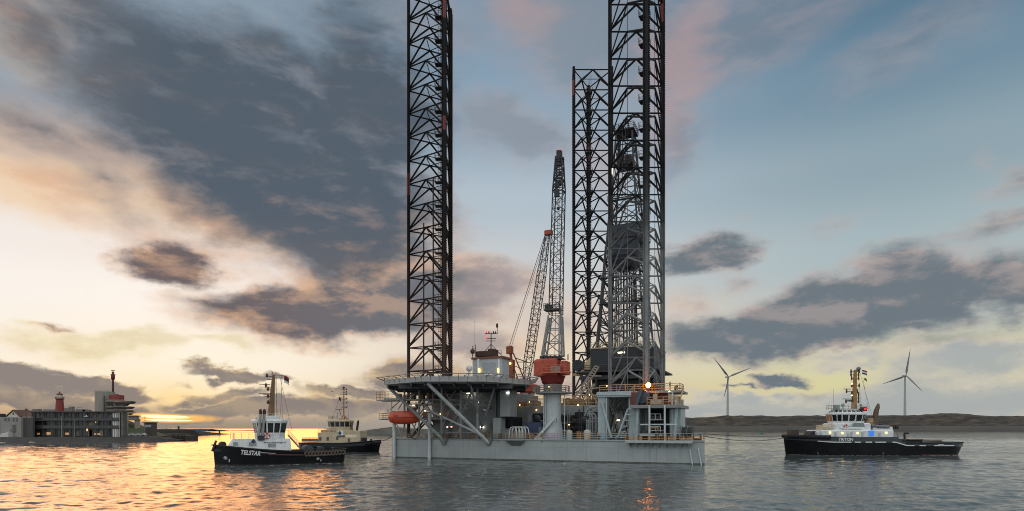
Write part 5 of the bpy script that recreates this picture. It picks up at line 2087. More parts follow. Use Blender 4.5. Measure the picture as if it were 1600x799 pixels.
    p = K.p(530, 640, ym); m.bar(p + Vector((-.9, 0, 0)), p + Vector((.9, 0, 0)), .15, .12); m.tube(p, K.p(533, 650, ym), .07); m.tube(K.p(527, 655, ym), K.p(527, 645, ym), .05)
    m.each('radar', mat('radar_brown', '#47281d'), ms)
    m = MB(fr); m.tube(K.p(533, 615, ym), K.p(519, 655, ym), .03, n=4); m.tube(K.p(541.5, 612, ym), K.p(545, 656, ym), .03, n=4); m.build('stay', mat('stay_grey', '#5a554e'), ms)
    flag('signal_flag', 'small dark flag hanging from the line of the beige tug', fr @ K.p(529.5, 625.5, ym), ['#4a2320', '#3a2420'], .5, .9, .2, 2)
    m = MB(fr)
    a, b = K.p(557.5, 674, 0), K.p(559.5, 659, 0); m.tube(a, b, .3, .3, n=12); m.tube(b, b + Vector((.1, 0, .3)), .25, .2); m.build('funnel', mat('funnel_dark', '#2a2422', .6), t)
    beige_bow = fr @ H.pt(.93, 1.0, -1)

    # ---------------------------------------------------------------- TRITON
    Yc = 140.5
    c = Vector(((1360 - 800) / F * Yc, Yc, 0))
    fr = tug_frame(c.x, c.y, -1.0, 0.03)
    t = thing('tugboat', 'large black tug TRITON with white wheelhouse on the open water right of the rig', 'tugboat', c, math.atan2(.03, -1.0), 'tugs attending the rig')
    K = Kit(fr, t)
    L = 39.6

    def sheer(s):
        hi, lo = 4.15 + .25 * max(0, (s - .6) / .4) ** 1.5, 2.75 + .25 * max(0, (.2 - s) / .2)
        q = min(1, max(0, (s - .385) / .04))
        return lo + (hi - lo) * q
    H = Hull(fr, L, 11.0, sheer, bow_p=3.4, bow_len=.26, flare=.08, rake=.5, stern_rake=1.4, stern_r=.16)
    GB = mat('bulwark_slate', '#454b50', .45, var=.12, streak=.15)
    ss = lambda z, s: z / sheer(s)
    hull = H.shell(-.45, 1.0, deck=.9).build('hull', GB, t, 40)
    # black lower hull stands 3 cm proud of the slate bulwark
    mb = MB(fr)
    rings = []
    def zr(s): return 2.15 + .75 * min(1, max(0, (s - .375) / .06)) + (.6 * max(0, (s - .78) / .22))
    for s in H.stations():
        ring = [H.pt(s, t_, 1, .03) for t_ in (-.45, -.1, .15, .3)] + [H.pt(s, zr(s) / sheer(s), 1, .03), H.pt(s, zr(s) / sheer(s), -1, .03)] + [H.pt(s, t_, -1, .03) for t_ in (.3, .15, -.1, -.45)]
        rings.append(ring)
    mb.loft(rings)
    mb.build('black_hull', NAVY, hull, 40)
    for a, b in ((1277, 1330), (1335, 1345), (1352, 1362), (1367, 1384), (1394, 1428), (1436, 1446), (1459, 1468), (1474, 1490)):
        s0, s1 = H.s_at(a, 1), H.s_at(b, 1)
        mb = MB(fr)
        vs, fs = [], []
        for k in range(13):
            s = s0 + (s1 - s0) * k / 12
            z = zr(s)
            vs += [H.pt(s, (z - .02) / sheer(s), 1, .06), H.pt(s, (z + .2) / sheer(s), 1, .06)]
        for k in range(12): fs.append((2 * k, 2 * k + 1, 2 * k + 3, 2 * k + 2))
        mb.add(vs, fs)
        mb.build('white_stripe', WHITE(), hull)
    s0, s1 = H.s_at(1440, 1, .1), .02
    H.strip(s0, s1, -.05, .12, 1, .04).build('red_bottom', mat('antifoul', '#43231f', .6, var=.3), hull)
    m = MB(fr)
    for k in range(36):
        for sd in (1, -1):
            a, b = .80 + .2 * k / 36, .80 + .2 * (k + 1) / 36
            m.tube(H.pt(a, .96, sd, .12), H.pt(b, .96, sd, .12), .46, n=9)
    m.build('bow_fender', RUB, hull)
    m = MB(fr)
    for k in range(24):
        s = .8 + .2 * k / 24
        p = H.pt(s, .96, 1, .14)
        m.torus((p.x, p.y, p.z), .40, .1, 'x', 10, 5)
    m.build('fender_rib', mat('rib_rubber', '#232327', .8), hull)
    m = MB(fr)
    for k in range(26):
        a, b = .03 + .35 * k / 26, .03 + .35 * (k + 1) / 26
        m.tube(H.pt(a, 1.0, 1, 0), H.pt(b, 1.0, 1, 0), .12, n=6); m.tube(H.pt(a, 1.0, -1, 0), H.pt(b, 1.0, -1, 0), .12, n=6)
    m.build('cap_rail', RUB, hull)
    H.letter('TRITON', 1309, 1332, .79, .88, 1, 0, out=.06).build('lettering', WHITE(), hull, 0)
    s0, s1 = H.s_at(1465, 1), H.s_at(1474, 1)
    for tz in (.80, .90):
        H.strip(s0, s1, tz - .03, tz + .03, 1, .05, 4).build('stern_marking', WHITE(), hull)
    for px in (1278, 1380):
        m = MB(fr)
        s0 = H.s_at(px, 1, .2)
        for k in range(3):
            a = math.pi * k / 3
            m.bar(H.pt(s0 + .22 * math.cos(a) / L, .12 + .22 * math.sin(a) / 3.5, 1, .06), H.pt(s0 - .22 * math.cos(a) / L, .12 - .22 * math.sin(a) / 3.5, 1, .06), .08, .03)
        m.build('thruster_mark', mat('mark_grey', '#8f9192', .6), hull, 0)

    def kbox(m, px0, px1, py0, py1, y0, y1, c_=.07):       # y0 = near (port) face
        pm = (px0 + px1) / 2
        return m.cbox(K.x(px0, y0), K.x(px1, y0), y1, y0, K.z(pm, py1, y0), K.z(pm, py0, y0), c_)
    m = MB(fr)
    kbox(m, 1283, 1397, 672, 690, 3.8, -3.8, .2)
    dk = m.build('deckhouse', TW, t)
    m = MB(fr); kbox(m, 1278, 1284, 674, 688, 3.2, -3.2, .3); kbox(m, 1304, 1362, 661, 673, 3.0, -3.0, .3); kbox(m, 1365, 1396, 667, 673, 2.8, -2.8, .2)
    up = m.build('upper_house', TW, t)
    m = MB(fr)      # moulded band that sweeps down along the house
    m.path([K.p(px, py, 3.1) for px, py in ((1312, 668), (1318, 670), (1340, 669.5), (1348, 671), (1354, 676), (1362, 680))], .22, 8)
    m.path([K.p(px, py, 3.15) for px, py in ((1327, 666), (1333, 660), (1338, 655))], .1, 6)
    m.build('sweep_band', TW, up)
    m = MB(fr); p = K.p(1341, 664, 3.03); m.hexa([(p.x - 1.5, 3.0, p.z - .45), (p.x + 1.6, 3.0, p.z - .45), (p.x + 1.6, 3.03, p.z - .45), (p.x - 1.5, 3.03, p.z - .45)], [(p.x - 1.2, 3.0, p.z + .4), (p.x + 1.0, 3.0, p.z + .4), (p.x + 1.0, 3.03, p.z + .4), (p.x - 1.2, 3.03, p.z + .4)])
    m.build('side_panel', mat('panel_grey', '#7b8484', .4), up)
    for px, py in ((1305, 679), (1325, 681), (1330, 679), (1347, 679), (1374, 680)):
        m = MB(fr); p = K.p(px, py, 3.8); m.cbox(p.x - .3, p.x + .3, 3.78, 3.84, p.z - .75, p.z + .55, .03); m.build('door', mat('tug_door', '#aeb3b2', .4), dk)
    # wheelhouse, with slanted sky windows in a second band
    xa, xb = K.x(1304, 2.5), K.x(1357, 2.5)
    xm, ln = (xa + xb) / 2, abs(xa - xb)
    wh = wheelhouse(K, t, xm, ln * .93, 5.2, K.z(1325, 664, 3), K.z(1325, 659.5, 3), K.z(1325, 647, 3), K.z(1325, 645.5, 3), .45, TW, .26)
    z0, z1 = K.z(1325, 645.2, 2.6), K.z(1325, 640, 2.6)
    def octo(l, w, c):
        l, w = l / 2, w / 2
        return [(xm - l + c, -w), (xm + l - c, -w), (xm + l, -w + c), (xm + l, w - c), (xm + l - c, w), (xm - l + c, w), (xm - l, w - c), (xm - l, -w + c)]
    b0, b1 = octo(ln * .98, 5.6, 1.5), octo(ln * .72, 4.0, 1.1)
    m = MB(fr); m.loft([[(x, y_, z0) for x, y_ in b0], [(x, y_, z1) for x, y_ in b1], [(x, y_, z1 + .12) for x, y_ in octo(ln * .76, 4.3, 1.1)]])
    rf = m.build('wheelhouse_roof', TW, t)
    for P, nrm in window_band(K, None, b0, b1, z0, z1, .2, .8, .12):
        q = MB(fr); n2 = (P[1] - P[0]).cross(P[3] - P[0]).normalized() * .03
        q.add([p + n2 for p in P], [(0, 1, 2, 3)])
        q.build('window', glassy('wheelhouse_glass'), rf, 0)
    m = MB(fr)
    zr_ = z1 + .12
    m.rail([(K.x(1356, 2), 2.0, zr_ - .2), (K.x(1303, 2), 2.0, zr_ - .2), (K.x(1301, 2), -1, zr_ - .2)], 1.1, .045, 1.1)
    m.cbox(K.x(1304, 1), K.x(1311, 1), .2, 1.4, zr_, zr_ + 1.0); p = K.p(1317, 633, 1); m.sphere(p, .4, 10, 6); m.tube((p.x, 1, zr_), p, .08); m.sphere(K.p(1345, 633, 1), .3, 10, 6); m.tube((K.x(1345, 1), 1, zr_), K.p(1345, 633, 1), .07)
    m.build('roof_fitting', mat('roof_green', '#8b9690', .5, var=.2), rf)
    m = MB(fr); p = K.p(1349, 639.5, 1.8); m.cbox(p.x - .7, p.x + .7, 1.4, 2.1, p.z - .45, p.z + .45, .08); ln_ = m.build('lamp_box', mat('lamp_dark', '#3a1616', .5), rf)
    m = MB(fr); m.sphere(p + Vector((-.2, .4, 0)), .24, 10, 6); m.build('red_lamp', glow('lamp_red2', '#ff2626', 2.2), ln_)
    # mast
    m = MB(fr)
    a, b = K.p(1334.5, 640, 0), K.p(1336.5, 578, 0)
    r = lambda p, w, d_: [p + Vector((-w, -d_, 0)), p + Vector((w, -d_, 0)), p + Vector((w, d_, 0)), p + Vector((-w, d_, 0))]
    m.loft([r(a, .5, .45), r(a.lerp(b, .4), .38, .34), r(b, .26, .24)])
    ms = m.build('mast', OCHRE, t)
    m = MB(fr)
    for py, x0, x1 in ((581, 1329, 1343), (586, 1329, 1342), (592, 1330, 1342), (603, 1330, 1343), (612, 1322, 1340), (616, 1330, 1342), (622, 1331, 1342), (628, 1321, 1342)):
        m.bar(K.p(x0, py, 0), K.p(x1, py, 0), .12, .12)
        for px in (x0 + .8, x1 - .5):
            p = K.p(px, py - .3, 0); m.lathe([(.16, -.4), (.2, 0), (.12, .5)], p.x, p.y, p.z, 8)
    m.bar(K.p(1318, 608, .2), K.p(1329, 608.3, .2), .14, .14); m.bar(K.p(1316, 623.5, .2), K.p(1330, 623.8, .2), .14, .14)
    m.hexa([K.p(1321, 626, -.4), K.p(1334, 628, -.4), K.p(1334, 628, .4), K.p(1321, 626, .4)], [K.p(1321, 625, -.4), K.p(1334, 624.5, -.4), K.p(1334, 624.5, .4), K.p(1321, 625, .4)])
    m.each('radar', mat('radar_dark', '#4a3c2c', .6, var=.2), ms)
    m = MB(fr); p = K.p(1341.5, 576.5, 0); m.sphere(p, .48, 14, 8); m.bar(K.p(1337, 580, 0), K.p(1341.5, 580, 0), .14); m.tube(K.p(1341.5, 580, 0), p, .14)
    m.build('satellite_dome', mat('dome_grey', '#6f7476', .5), ms)
    m = MB(fr)
    for p in (K.p(1331, 618, .3), K.p(1331, 600, .3)):
        m.sphere(p, .16, 8, 5)
    m.build('mast_lamp', glow('lamp_warm2', '#ffe0a8', 3.0), ms)
    m = MB(fr)
    for (x0, y0), (x1, y1) in (((1343, 580), (1362, 648)), ((1348, 590), (1358, 645)), ((1341, 582), (1346, 640)), ((1303, 642), (1302, 608))):
        m.tube(K.p(x0, y0, 0), K.p(x1, y1, 0), .028, n=4)
    m.build('stay', mat('stay_grey', '#5a554e'), ms)
    flag('national_flag', 'red white and blue flag streaming from the mast of the big tug', fr @ K.p(1347, 585, 0), ['#8e2a2e', '#d8d6d2', '#2c3a66'], 1.35, 1.0, .1, 1)
    flag('house_flag', 'small green and dark flag under the tricolour on the mast line of the big tug', fr @ K.p(1350.5, 594.5, 0), ['#5f7a2a', '#46501f'], .8, .55, .1, 2.2)
    # funnel, tender, winches and fittings
    m = MB(fr)
    pts = [K.p(px, py, 1.2) for px, py in ((1367, 664), (1367.5, 652), (1369, 643), (1371.5, 636), (1372.5, 631))]
    rr = (.62, .6, .55, .45, .22)
    for q in range(4): m.tube(pts[q], pts[q + 1], rr[q], rr[q + 1], n=14)
    fn = m.build('funnel', mat('funnel_umber', '#5b4a3e', .5, .2, var=.25, scale=.6, streak=.5), t)
    m = MB(fr); kbox(m, 1356, 1366, 654, 668, 1.5, -1.5); m.rail([K.p(1354, 668, 2), K.p(1366, 668, 2)], 1.3, .05, .8); m.build('vent_block', mat('vent_beige', '#a58b6c', .5, var=.3), t)
    for px, py, y_, lab in ((1387, 688, 4.6, 'left life ring of the two on the aft end of the white deckhouse'), (1391.5, 688, 4.6, 'right life ring of the two on the aft end of the white deckhouse'), (1322, 666, 3.2, 'life ring hung below the wheelhouse windows of the big tug')):
        life_ring(lab, fr @ K.p(px, py, y_), math.atan2(.03, -1.0), .36)
    m = MB(fr)
    kbox(m, 1236, 1248.5, 672, 683, 1.2, -1.2, .06)
    m.build('staple_post', mat('staple_brown', '#3a3330', .6, var=.2, rust=.1), t)
    m = MB(fr)
    p = K.p(1268, 679, 0)
    m.lathe([(.3, -1.8), (1.1, -1.7), (1.1, 1.7), (.3, 1.8)], p.x, 0, p.z - .3, 18, 'y'); m.lathe([(.3, -1.5), (.8, -1.4), (.8, 1.4), (.3, 1.5)], p.x - 1.9, 0, p.z - .4, 16, 'y'); m.cbox(p.x - 2.6, p.x + 1.2, -1.9, 1.9, 3.0, 3.7)
    m.build('anchor_winch', mat('winch_black', '#1d1c1d', .6, var=.3), t)
    m = MB(fr); kbox(m, 1281, 1287, 665, 672, 1.0, -1.0); m.rail([K.p(1277, 674, 2.4), K.p(1300, 672, 2.4)], 1.3, .06, .7); kbox(m, 1291, 1296, 668, 672.5, .8, -.8)
    m.build('deck_rail', mat('rail_cream', '#b7ab90', .5, var=.15), up)
    m = MB(fr)      # towing hook frame, inverted J
    m.path([K.p(1418, 691, 0), K.p(1413.5, 686, 0), K.p(1413, 678, 0), K.p(1414.5, 677, 0), K.p(1420, 677, 0)], .22, 10)
    kbox(m, 1412, 1442, 686.5, 692, 1.6, -1.6, .1)
    m.build('towing_gear', BLACK(), t)
    m = MB(fr); kbox(m, 1420, 1443, 686.3, 687.6, 2.2, -1.6, .1); kbox(m, 1446, 1472, 687.6, 689, 2.4, -2, .1); m.build('timber_deck', mat('timber_brown', '#6a5138', .7, var=.3), t)
    m = MB(fr)
    for px0, px1 in ((1395, 1399), (1401, 1407)):
        m.bar(K.p(px0, 676, 2.2), K.p(px1, 693, 2.2), .12, .2)
    for k in range(6):
        f = (k + .5) / 6
        m.bar(K.p(1395, 676, 2.2).lerp(K.p(1399, 693, 2.2), f), K.p(1401, 676, 2.2).lerp(K.p(1407, 693, 2.2), f), .1, .06)
    m.build('ladder', mat('stair_grey', '#777a7a'), t)
    m = MB(fr)
    for k in range(7):
        px = 1383 + k * 3.2
        m.cbox(K.x(px + 2.2, 1.5), K.x(px, 1.5), .2, 1.6, K.z(1390, 671, 1.5), K.z(1390, 666 + (k * 37 % 5) * .8 - 2, 1.5), .08)
    m.each('deck_machinery', mat('mach_dark', '#2c2723', .6, var=.35), t)
    for px, py in ((1297, 676), (1316.5, 677), (1340, 677), (1385, 676.5)):
        m = MB(fr); p = K.p(px, py, 3.88); m.sphere(p, .18, 10, 6); m.build('deck_lamp', glow('lamp_deck', '#ffc66b', 6.0), dk)
    m = MB(fr); p = K.p(1362, 677, 3.95); m.cbox(p.x - .6, p.x + .6, 3.8, 3.95, p.z - .6, p.z + .6, .1); m.build('blue_lamp', glow('lamp_blue', '#3a7be0', .55), dk)
    # rescue boat on its cradle
    w = fr @ K.p(1374, 668, 2.4)
    rb = thing('rescue_boat', 'grey rubber rescue boat stowed beside the brown funnel of the big tug', 'dinghy', w, math.atan2(.03, -1.0))
    fb = frame(w.x, w.y, w.z, math.atan2(.03, -1.0))
    m = MB(fb)
    for sd in (.62, -.62):
        pts = [Vector((-1.8, sd, .15)), Vector((.6, sd, .2)), Vector((1.3, sd * .75, .3)), Vector((1.75, sd * .2, .42))]
        for a, b in zip(pts, pts[1:]): m.tube(a, b, .3, n=10)
        m.tube((-1.8, sd, .15), (-2.1, sd, .12), .3, .08, n=10)
    m.build('tube', mat('rib_grey', '#6d7278', .6, var=.1), rb)
    m = MB(fb); m.loft([[(-1.8, -.45, -.25), (-1.8, .45, -.25), (-1.8, .5, .1), (-1.8, -.5, .1)], [(.8, -.4, -.2), (.8, .4, -.2), (.8, .5, .15), (.8, -.5, .15)], [(1.6, -.06, .15), (1.6, .06, .15), (1.6, .08, .3), (1.6, -.08, .3)]])
    m.build('hull', mat('rib_dark', '#2a2c30', .5), rb)
    m = MB(fb); m.cbox(-.7, 0, -.25, .25, .1, .85, .08); m.build('console', mat('rib_dark', '#2a2c30'), rb)

    # broken water along the tugs' sides
    fm = bpy.data.materials.new('foam')
    fm.use_nodes = True
    tt = NT(fm.node_tree)
    bs = fm.node_tree.nodes['Principled BSDF']
    bs.inputs['Base Color'].default_value = hx('#d8dcda')
    bs.inputs['Roughness'].default_value = .8
    g_ = tt.new('ShaderNodeNewGeometry').outputs['Position']
    nz = tt.noise(tt.mapping(g_, scale=(1.3, 1.3, 1)), 1.0, 6, .7, .6)
    tt.put(bs.inputs['Alpha'], tt.math('MULTIPLY', tt.sstep(nz, .46, .62), .85))

    def foam(label, hull, parts):
        mb = MB(hull.fr)
        for s0, s1, side, w0, w1 in parts:
            vs, fs = [], []
            for k in range(25):
                s = s0 + (s1 - s0) * k / 24
                a = hull.pt(s, 0, side, -.1)
                b = hull.pt(s, 0, side, w0 + (w1 - w0) * k / 24)
                vs += [(a.x, a.y, .09), (b.x, b.y, .05)]
            for k in range(24): fs.append((2 * k, 2 * k + 1, 2 * k + 3, 2 * k + 2))
            mb.add(vs, fs)
        o = mb.build('wake_foam', fm, None, 0)
        tag(o, label, 'foam', kind='stuff')
    foam('thin white wash along the waterline of the big right hand tug', H, [(.72, 1.0, 1, .6, 2.2), (.3, .72, 1, .5, .6), (.0, .3, 1, 2.4, .5)])
    foam('thin white wash along the waterline of the tug with ochre mast', HT, [(.75, 1.0, 1, .4, .9), (.0, .75, 1, .7, .4)])

    # tow lines
    rig_corner = RIG @ Vector((-.4, 1.4, 4.9))
    bowp = fr @ Vector((L / 2 - 2.2, 0, 4.4))
    tow_line('towing_line', 'upper dark towing line from the rig corner to the bow of the big tug', rig_corner + Vector((0, 0, .25)), bowp + Vector((0, 0, .1)), .35)
    tow_line('towing_line', 'lower sagging towing line between the rig corner and the big tug', rig_corner + Vector((-.1, 0, -.1)), bowp + Vector((0, .5, -.1)), 1.0, .055)
    left_corner = RIG @ Vector((-62.4, .2, 4.6))
    tow_line('towing_line', 'towing line from the left end of the rig to the beige tug', left_corner, beige_bow, .6, .07)

# ================================================================== SHORE
def land(name, label, pts, m, res=1.0, hfun=None, kind='structure'):
    """terrain lofted from sections: pts = list of sections, each a list of world points"""
    mb = MB()
    n = len(pts[0])
    vs = [p for s in pts for p in s]
    fs = []
    for k in range(len(pts) - 1):
        for i in range(n - 1):
            fs.append((k * n + i, k * n + i + 1, (k + 1) * n + i + 1, (k + 1) * n + i))
    mb.add(vs, fs)
    o = mb.build(name, m, None, 60)
    return tag(o, label, 'land', kind=kind)


def ground_mat(name, cols, scale, bump=.4, xstretch=1.0):
    if name in MATS: return MATS[name]
    m = bpy.data.materials.new(name)
    m.use_nodes = True
    t = NT(m.node_tree)
    bs = m.node_tree.nodes['Principled BSDF']
    geo = t.new('ShaderNodeNewGeometry').outputs['Position']
    mp = t.mapping(geo, scale=(scale * xstretch, scale, scale * 2))
    n1 = t.noise(mp, 1.0, 7, .65)
    n2 = t.noise(mp, 5.0, 5, .7)
    f = t.math('ADD', t.math('MULTIPLY', n1, .7), t.math('MULTIPLY', n2, .3))
    k = len(cols)
    t.put(bs.inputs['Base Color'], t.ramp(f, [(.34 + .32 * i / (k - 1), hx(c)) for i, c in enumerate(cols)]))
    bs.inputs['Roughness'].default_value = .9
    b = t.new('ShaderNodeBump'); b.inputs['Strength'].default_value = bump; b.inputs['Distance'].default_value = .6
    t.put(b.inputs['Height'], f)
    t.l.new(b.outputs[0], bs.inputs['Normal'])
    MATS[name] = m
    return m


def build_shore():
    rnd = random.Random(21)
    STONE = ground_mat('basalt', ['#211e1d', '#332f2c', '#454039'], .35, .8)
    DUNE = ground_mat('dune', ['#15120f', '#2a241f', '#453c31', '#5d5443'], .07, .9, .5)
    SANDY = ground_mat('foreshore', ['#3a3632', '#45413c', '#4f4a44'], .02, .2, .4)
    GRASS = ground_mat('dike_grass', ['#2f3722', '#3c4429', '#4a4e32'], .15, .5)

    # ---- left bank with its stone slope
    G = 2.3
    secs = []
    keys = [(-260, 225, 252), (-120, 226, 254), (0, 229, 257), (60, 232, 259), (120, 238, 262), (180, 248, 268), (230, 262, 276), (262, 280, 284), (280, 292, 292)]
    n = 60
    for k in range(n + 1):
        f = k / n * (len(keys) - 1)
        i = min(int(f), len(keys) - 2)
        g = f - i
        px, y0, y1 = (keys[i][q] * (1 - g) + keys[i + 1][q] * g for q in range(3))
        top = G if px < 235 else max(.35, G * (1 - (px - 235) / 45) + .3)
        sec = []
        for q in range(9):
            h = q / 8
            Y = y0 + (y1 - y0) * h
            z = -1.0 + (top + 1.0) * h
            jit = .16 if 0 < q < 8 else 0
            p = at(px, HOR, Y)
            sec.append((p.x, Y + rnd.uniform(-.3, .3), z + rnd.uniform(-jit, jit)))
        p = at(px, HOR, y1)
        sec.append((p.x, y1 + 6, top + .02))
        sec.append(((px - 800) / F * 420, 420, top + .03))
        secs.append(sec)
    land('shore_bank', 'dark stone faced bank of the harbour on the left', secs, STONE)
    # tow rope stones along the toe
    # grass mound under the control tower
    secs = []
    for k in range(25):
        px = 176 + (262 - 176) * k / 24
        e = math.sin(math.pi * min(1, max(0, (k + 4) / 30))) ** .8
        hgt = 8.5 * max(0, 1 - max(0, (px - 196) / 62)) ** .9
        sec = []
        for q in range(7):
            Y = 300 + 26 * q / 6
            p = at(px, HOR, Y)
            sec.append((p.x, Y, G + .05 + hgt * math.sin(math.pi / 2 * q / 6) + rnd.uniform(0, .15)))
        secs.append(sec)
    land('grass_mound', 'green grassy mound beside the stepped tower', secs, GRASS)

    # ---- quay block and the long dark breakwaters
    m = MB()
    a = at(268, HOR, 300)
    QW = mat('quay_dark', '#3a322d', .8, var=.3, scale=.4, streak=.3)
    m.cbox(a.x, at(290, HOR, 300).x, 300, 312, -1, 2.4, .1)
    quay = m.build('quay', QW, None); tag(quay, 'dark quay block with piles at the end of the stone bank', 'quay')
    m = MB()
    m.cbox(at(236, HOR, 330).x, at(268, HOR, 330).x, 312, 350, -1, 3.1, .2)
    tag(m.build('quay', mat('quay_brown', '#4c4038', .8, var=.3, scale=.2), None), 'low brown quay platform behind the dark quay block', 'quay')
    m = None
    def mole(name, label, pts, w, mt):
        secs = []
        for (px, Y, z) in pts:
            p = at(px, HOR, Y)
            ring = []
            for f, h in ((-1, -1), (-.75, .2), (-.42, .85), (-.2, 1), (.2, 1), (.45, .8), (1, -1)):
                zz = -1 if h == -1 else z * h + rnd.uniform(-.25, .25)
                ring.append((p.x, Y + w * f + rnd.uniform(-.5, .5), zz))
            secs.append(ring)
        o = land(name, label, secs, mt)
    def dense(pts, n=50):
        out = []
        for k in range(n + 1):
            f = k / n * (len(pts) - 1)
            i = min(int(f), len(pts) - 2)
            g = f - i
            out.append(tuple(pts[i][q] * (1 - g) + pts[i + 1][q] * g for q in range(3)))
        return out
    mole('breakwater', 'low dark breakwater running out below the setting sun', dense([(200, 420, 5.2), (250, 470, 5.0), (300, 520, 4.6), (318, 560, 3.2), (352, 640, .6), (356, 660, -.6)]), 16, STONE)
    mole('far_breakwater', 'thin far breakwater on the horizon behind the tugs', dense([(200, 1500, 6), (330, 1500, 5), (356, 1600, 1.0), (420, 1900, 1.5), (480, 2000, -1)]), 30, STONE)
    mole('sand_spit', 'sandy spit behind the left end of the rig', dense([(548, 560, -.8), (562, 545, 3.0), (575, 540, 4.6), (600, 540, 6.6), (615, 540, 7.6), (640, 545, 6.2), (680, 560, 5.5), (760, 590, 5.0), (900, 620, 5.5), (1040, 640, 5.0), (1120, 660, -1)]), 44, ground_mat('spit', ['#37342f', '#4c4942', '#625f54'], .06, .4))

    # ---- far dike on the right: foreshore and dune ridge
    secs = []
    Yd = 1400.0
    for k in range(141):
        px = 985 + (2500 - 985) * k / 140
        top = 654 - 4 * min(1, max(0, (px - 1060) / 120)) + .4 * math.sin(px * .021) + .35 * math.sin(px * .057 + 1) + .3 * math.sin(px * .21)
        for cx_, h, w in ((1135, 1.6, 18), (1480, 3.4, 30), (1410, .6, 30), (1520, 1.2, 40), (1255, .6, 26), (1360, .5, 20)):
            top -= h * math.exp(-((px - cx_) / w) ** 2)
        if px < 1070:
            top += (1070 - px) * .12
        zt = EYE + (HOR - top) / F * (Yd + 110)
        sec = []
        for f, h in ((0, -1), (.01, .12), (.2, .22), (.34, .3), (.45, .45), (.6, .66), (.75, .86), (.88, .95), (1, 1), (1.3, 1.0), (2.4, .8)):
            z = -1.5 if h == -1 else zt * h
            Y = Yd + 110 * f
            x = (px - 800) / F * (Yd + 110 * min(f, 1.0))
            j = 0 if h < .32 else 1.1
            sec.append((x, Y + rnd.uniform(-3, 3) * (h > .3), z + rnd.uniform(-j, j)))
        secs.append(sec)
    land('dune_ridge', 'long brown dune ridge along the far bank on the right', secs, DUNE)
    secs = []
    for k in range(81):
        px = 1000 + 1500 * k / 80
        sec = []
        for f, z in ((-.22, -1.5), (-.20, 1.0), (-.1, 6), (0.0, 9.0), (.12, 11.5), (.2, 12.2), (.3, 10)):
            Y = Yd + 110 * f
            sec.append(((px - 800) / F * Yd, Y, z + rnd.uniform(-.15, .15)))
        secs.append(sec)
    land('foreshore', 'smooth grey brown foreshore slope below the dunes', secs, SANDY)

    # ---------------------------------------------------------------- wind turbines
    def turbine(label, px_hub, py_hub, px_base, py_base, Y, blades, yaw):
        k = Y / F
        b = at(px_base, py_base + 4, Y)
        t = thing('wind_turbine', label, 'wind turbine', b, yaw, 'wind turbines on the dunes')
        fr = frame(b.x, b.y, b.z, yaw)
        hz = (py_base + 4 - py_hub) * k
        W_ = mat('turbine_white', '#9fa3a5', .5, var=.04)
        m = MB(fr); m.lathe([(3.3, -6), (3.2, 0), (2.6, hz * .5), (1.9, hz - 1.5)], 0, 0, 0, 20); m.build('tower', W_, t)
        m = MB(fr); m.loft([[(-2.1, -3.5, hz - 2), (2.1, -3.5, hz - 2), (2.1, -3.5, hz + 2.2), (-2.1, -3.5, hz + 2.2)], [(-2.3, 3, hz - 2.1), (2.3, 3, hz - 2.1), (2.3, 3, hz + 2.4), (-2.3, 3, hz + 2.4)], [(-1.9, 11, hz - 1.4), (1.9, 11, hz - 1.4), (1.9, 11, hz + 2.2), (-1.9, 11, hz + 2.2)]]); m.build('nacelle', W_, t)
        hub = Vector((0, -6.0, hz))
        m = MB(fr); m.lathe([(.2, -2.2), (1.5, -1.4), (2.2, .3), (2.2, 2.4)], 0, -6.0, hz, 16, 'y'); m.build('hub', W_, t)
        for (dx, dy) in blades:
            ln = math.hypot(dx, dy) * k
            d = Vector((dx, 0, -dy)).normalized()
            u = Vector((-d.z, 0, d.x))
            m = MB(fr)
            rings = []
            for f, ch, th, tw in ((.02, 1.7, 1.7, .2), (.06, 2.0, 1.8, .3), (.18, 5.4, 1.3, .55), (.35, 4.3, .9, .35), (.6, 2.9, .55, .2), (.85, 1.7, .3, .1), (1.0, .5, .12, .05)):
                c = hub + d * (ln * f) + Vector((0, -.5 * f, 0))
                a = u * math.cos(tw) + Vector((0, 1, 0)) * math.sin(tw)
                nn = a.cross(d).normalized()
                rings.append([c + a * (ch * (math.cos(2 * math.pi * q / 10) * .5 + .12)) + nn * (th * .5 * math.sin(2 * math.pi * q / 10)) for q in range(10)])
            m.loft(rings)
            m.build('blade', mat('blade_grey', '#6f7376', .5, var=.04), t, 60)
    turbine('wind turbine just right of the rig, one blade pointing down', 1133, 589.5, 1137, 655, 1520, ((-25, -30), (36, -14.5), (-8.5, 33)), .12)
    turbine('wind turbine beyond the big black tug, one blade pointing up', 1412, 587.5, 1414, 650, 1520, ((6, -42), (-35, 13), (23, 25)), -.15)

    # ---------------------------------------------------------------- glass building
    Yb = 272.0
    k = Yb / F
    x0, x1 = at(47, HOR, Yb).x, at(186, HOR, Yb).x
    zt = EYE + (HOR - 643) * k
    t = thing('office_building', 'long three storey glass fronted building on the left shore', 'building', ((x0 + x1) / 2, Yb, G))
    CON = mat('concrete_dark', '#3d3936', .7, var=.15, scale=.3, streak=.3)
    GL = mat('facade_glass', '#292b2c', .25, var=.4, scale=.22, spec=.5)
    m = MB(); m.prism([(x0 + .3, Yb + 1.4), (x1 - .2, Yb + 1.4), (x1 - 3.5, Yb + 9), (x0 - 4, Yb + 9)], G, zt - .5); m.build('glazing', GL, t)
    m = MB()
    n = 10
    arc = [(x1 - .6 * (q / n) ** 2 + 1.2 * math.sin(math.pi / 2 * q / n), Yb + 5.4 - 4.0 * math.cos(math.pi / 2 * q / n)) for q in range(n + 1)]
    m.prism([(x1 - .2, Yb + 1.4)] + arc + [(x1 - 1.6, Yb + 9), (x1 - 3.4, Yb + 9)], G, zt - .6)
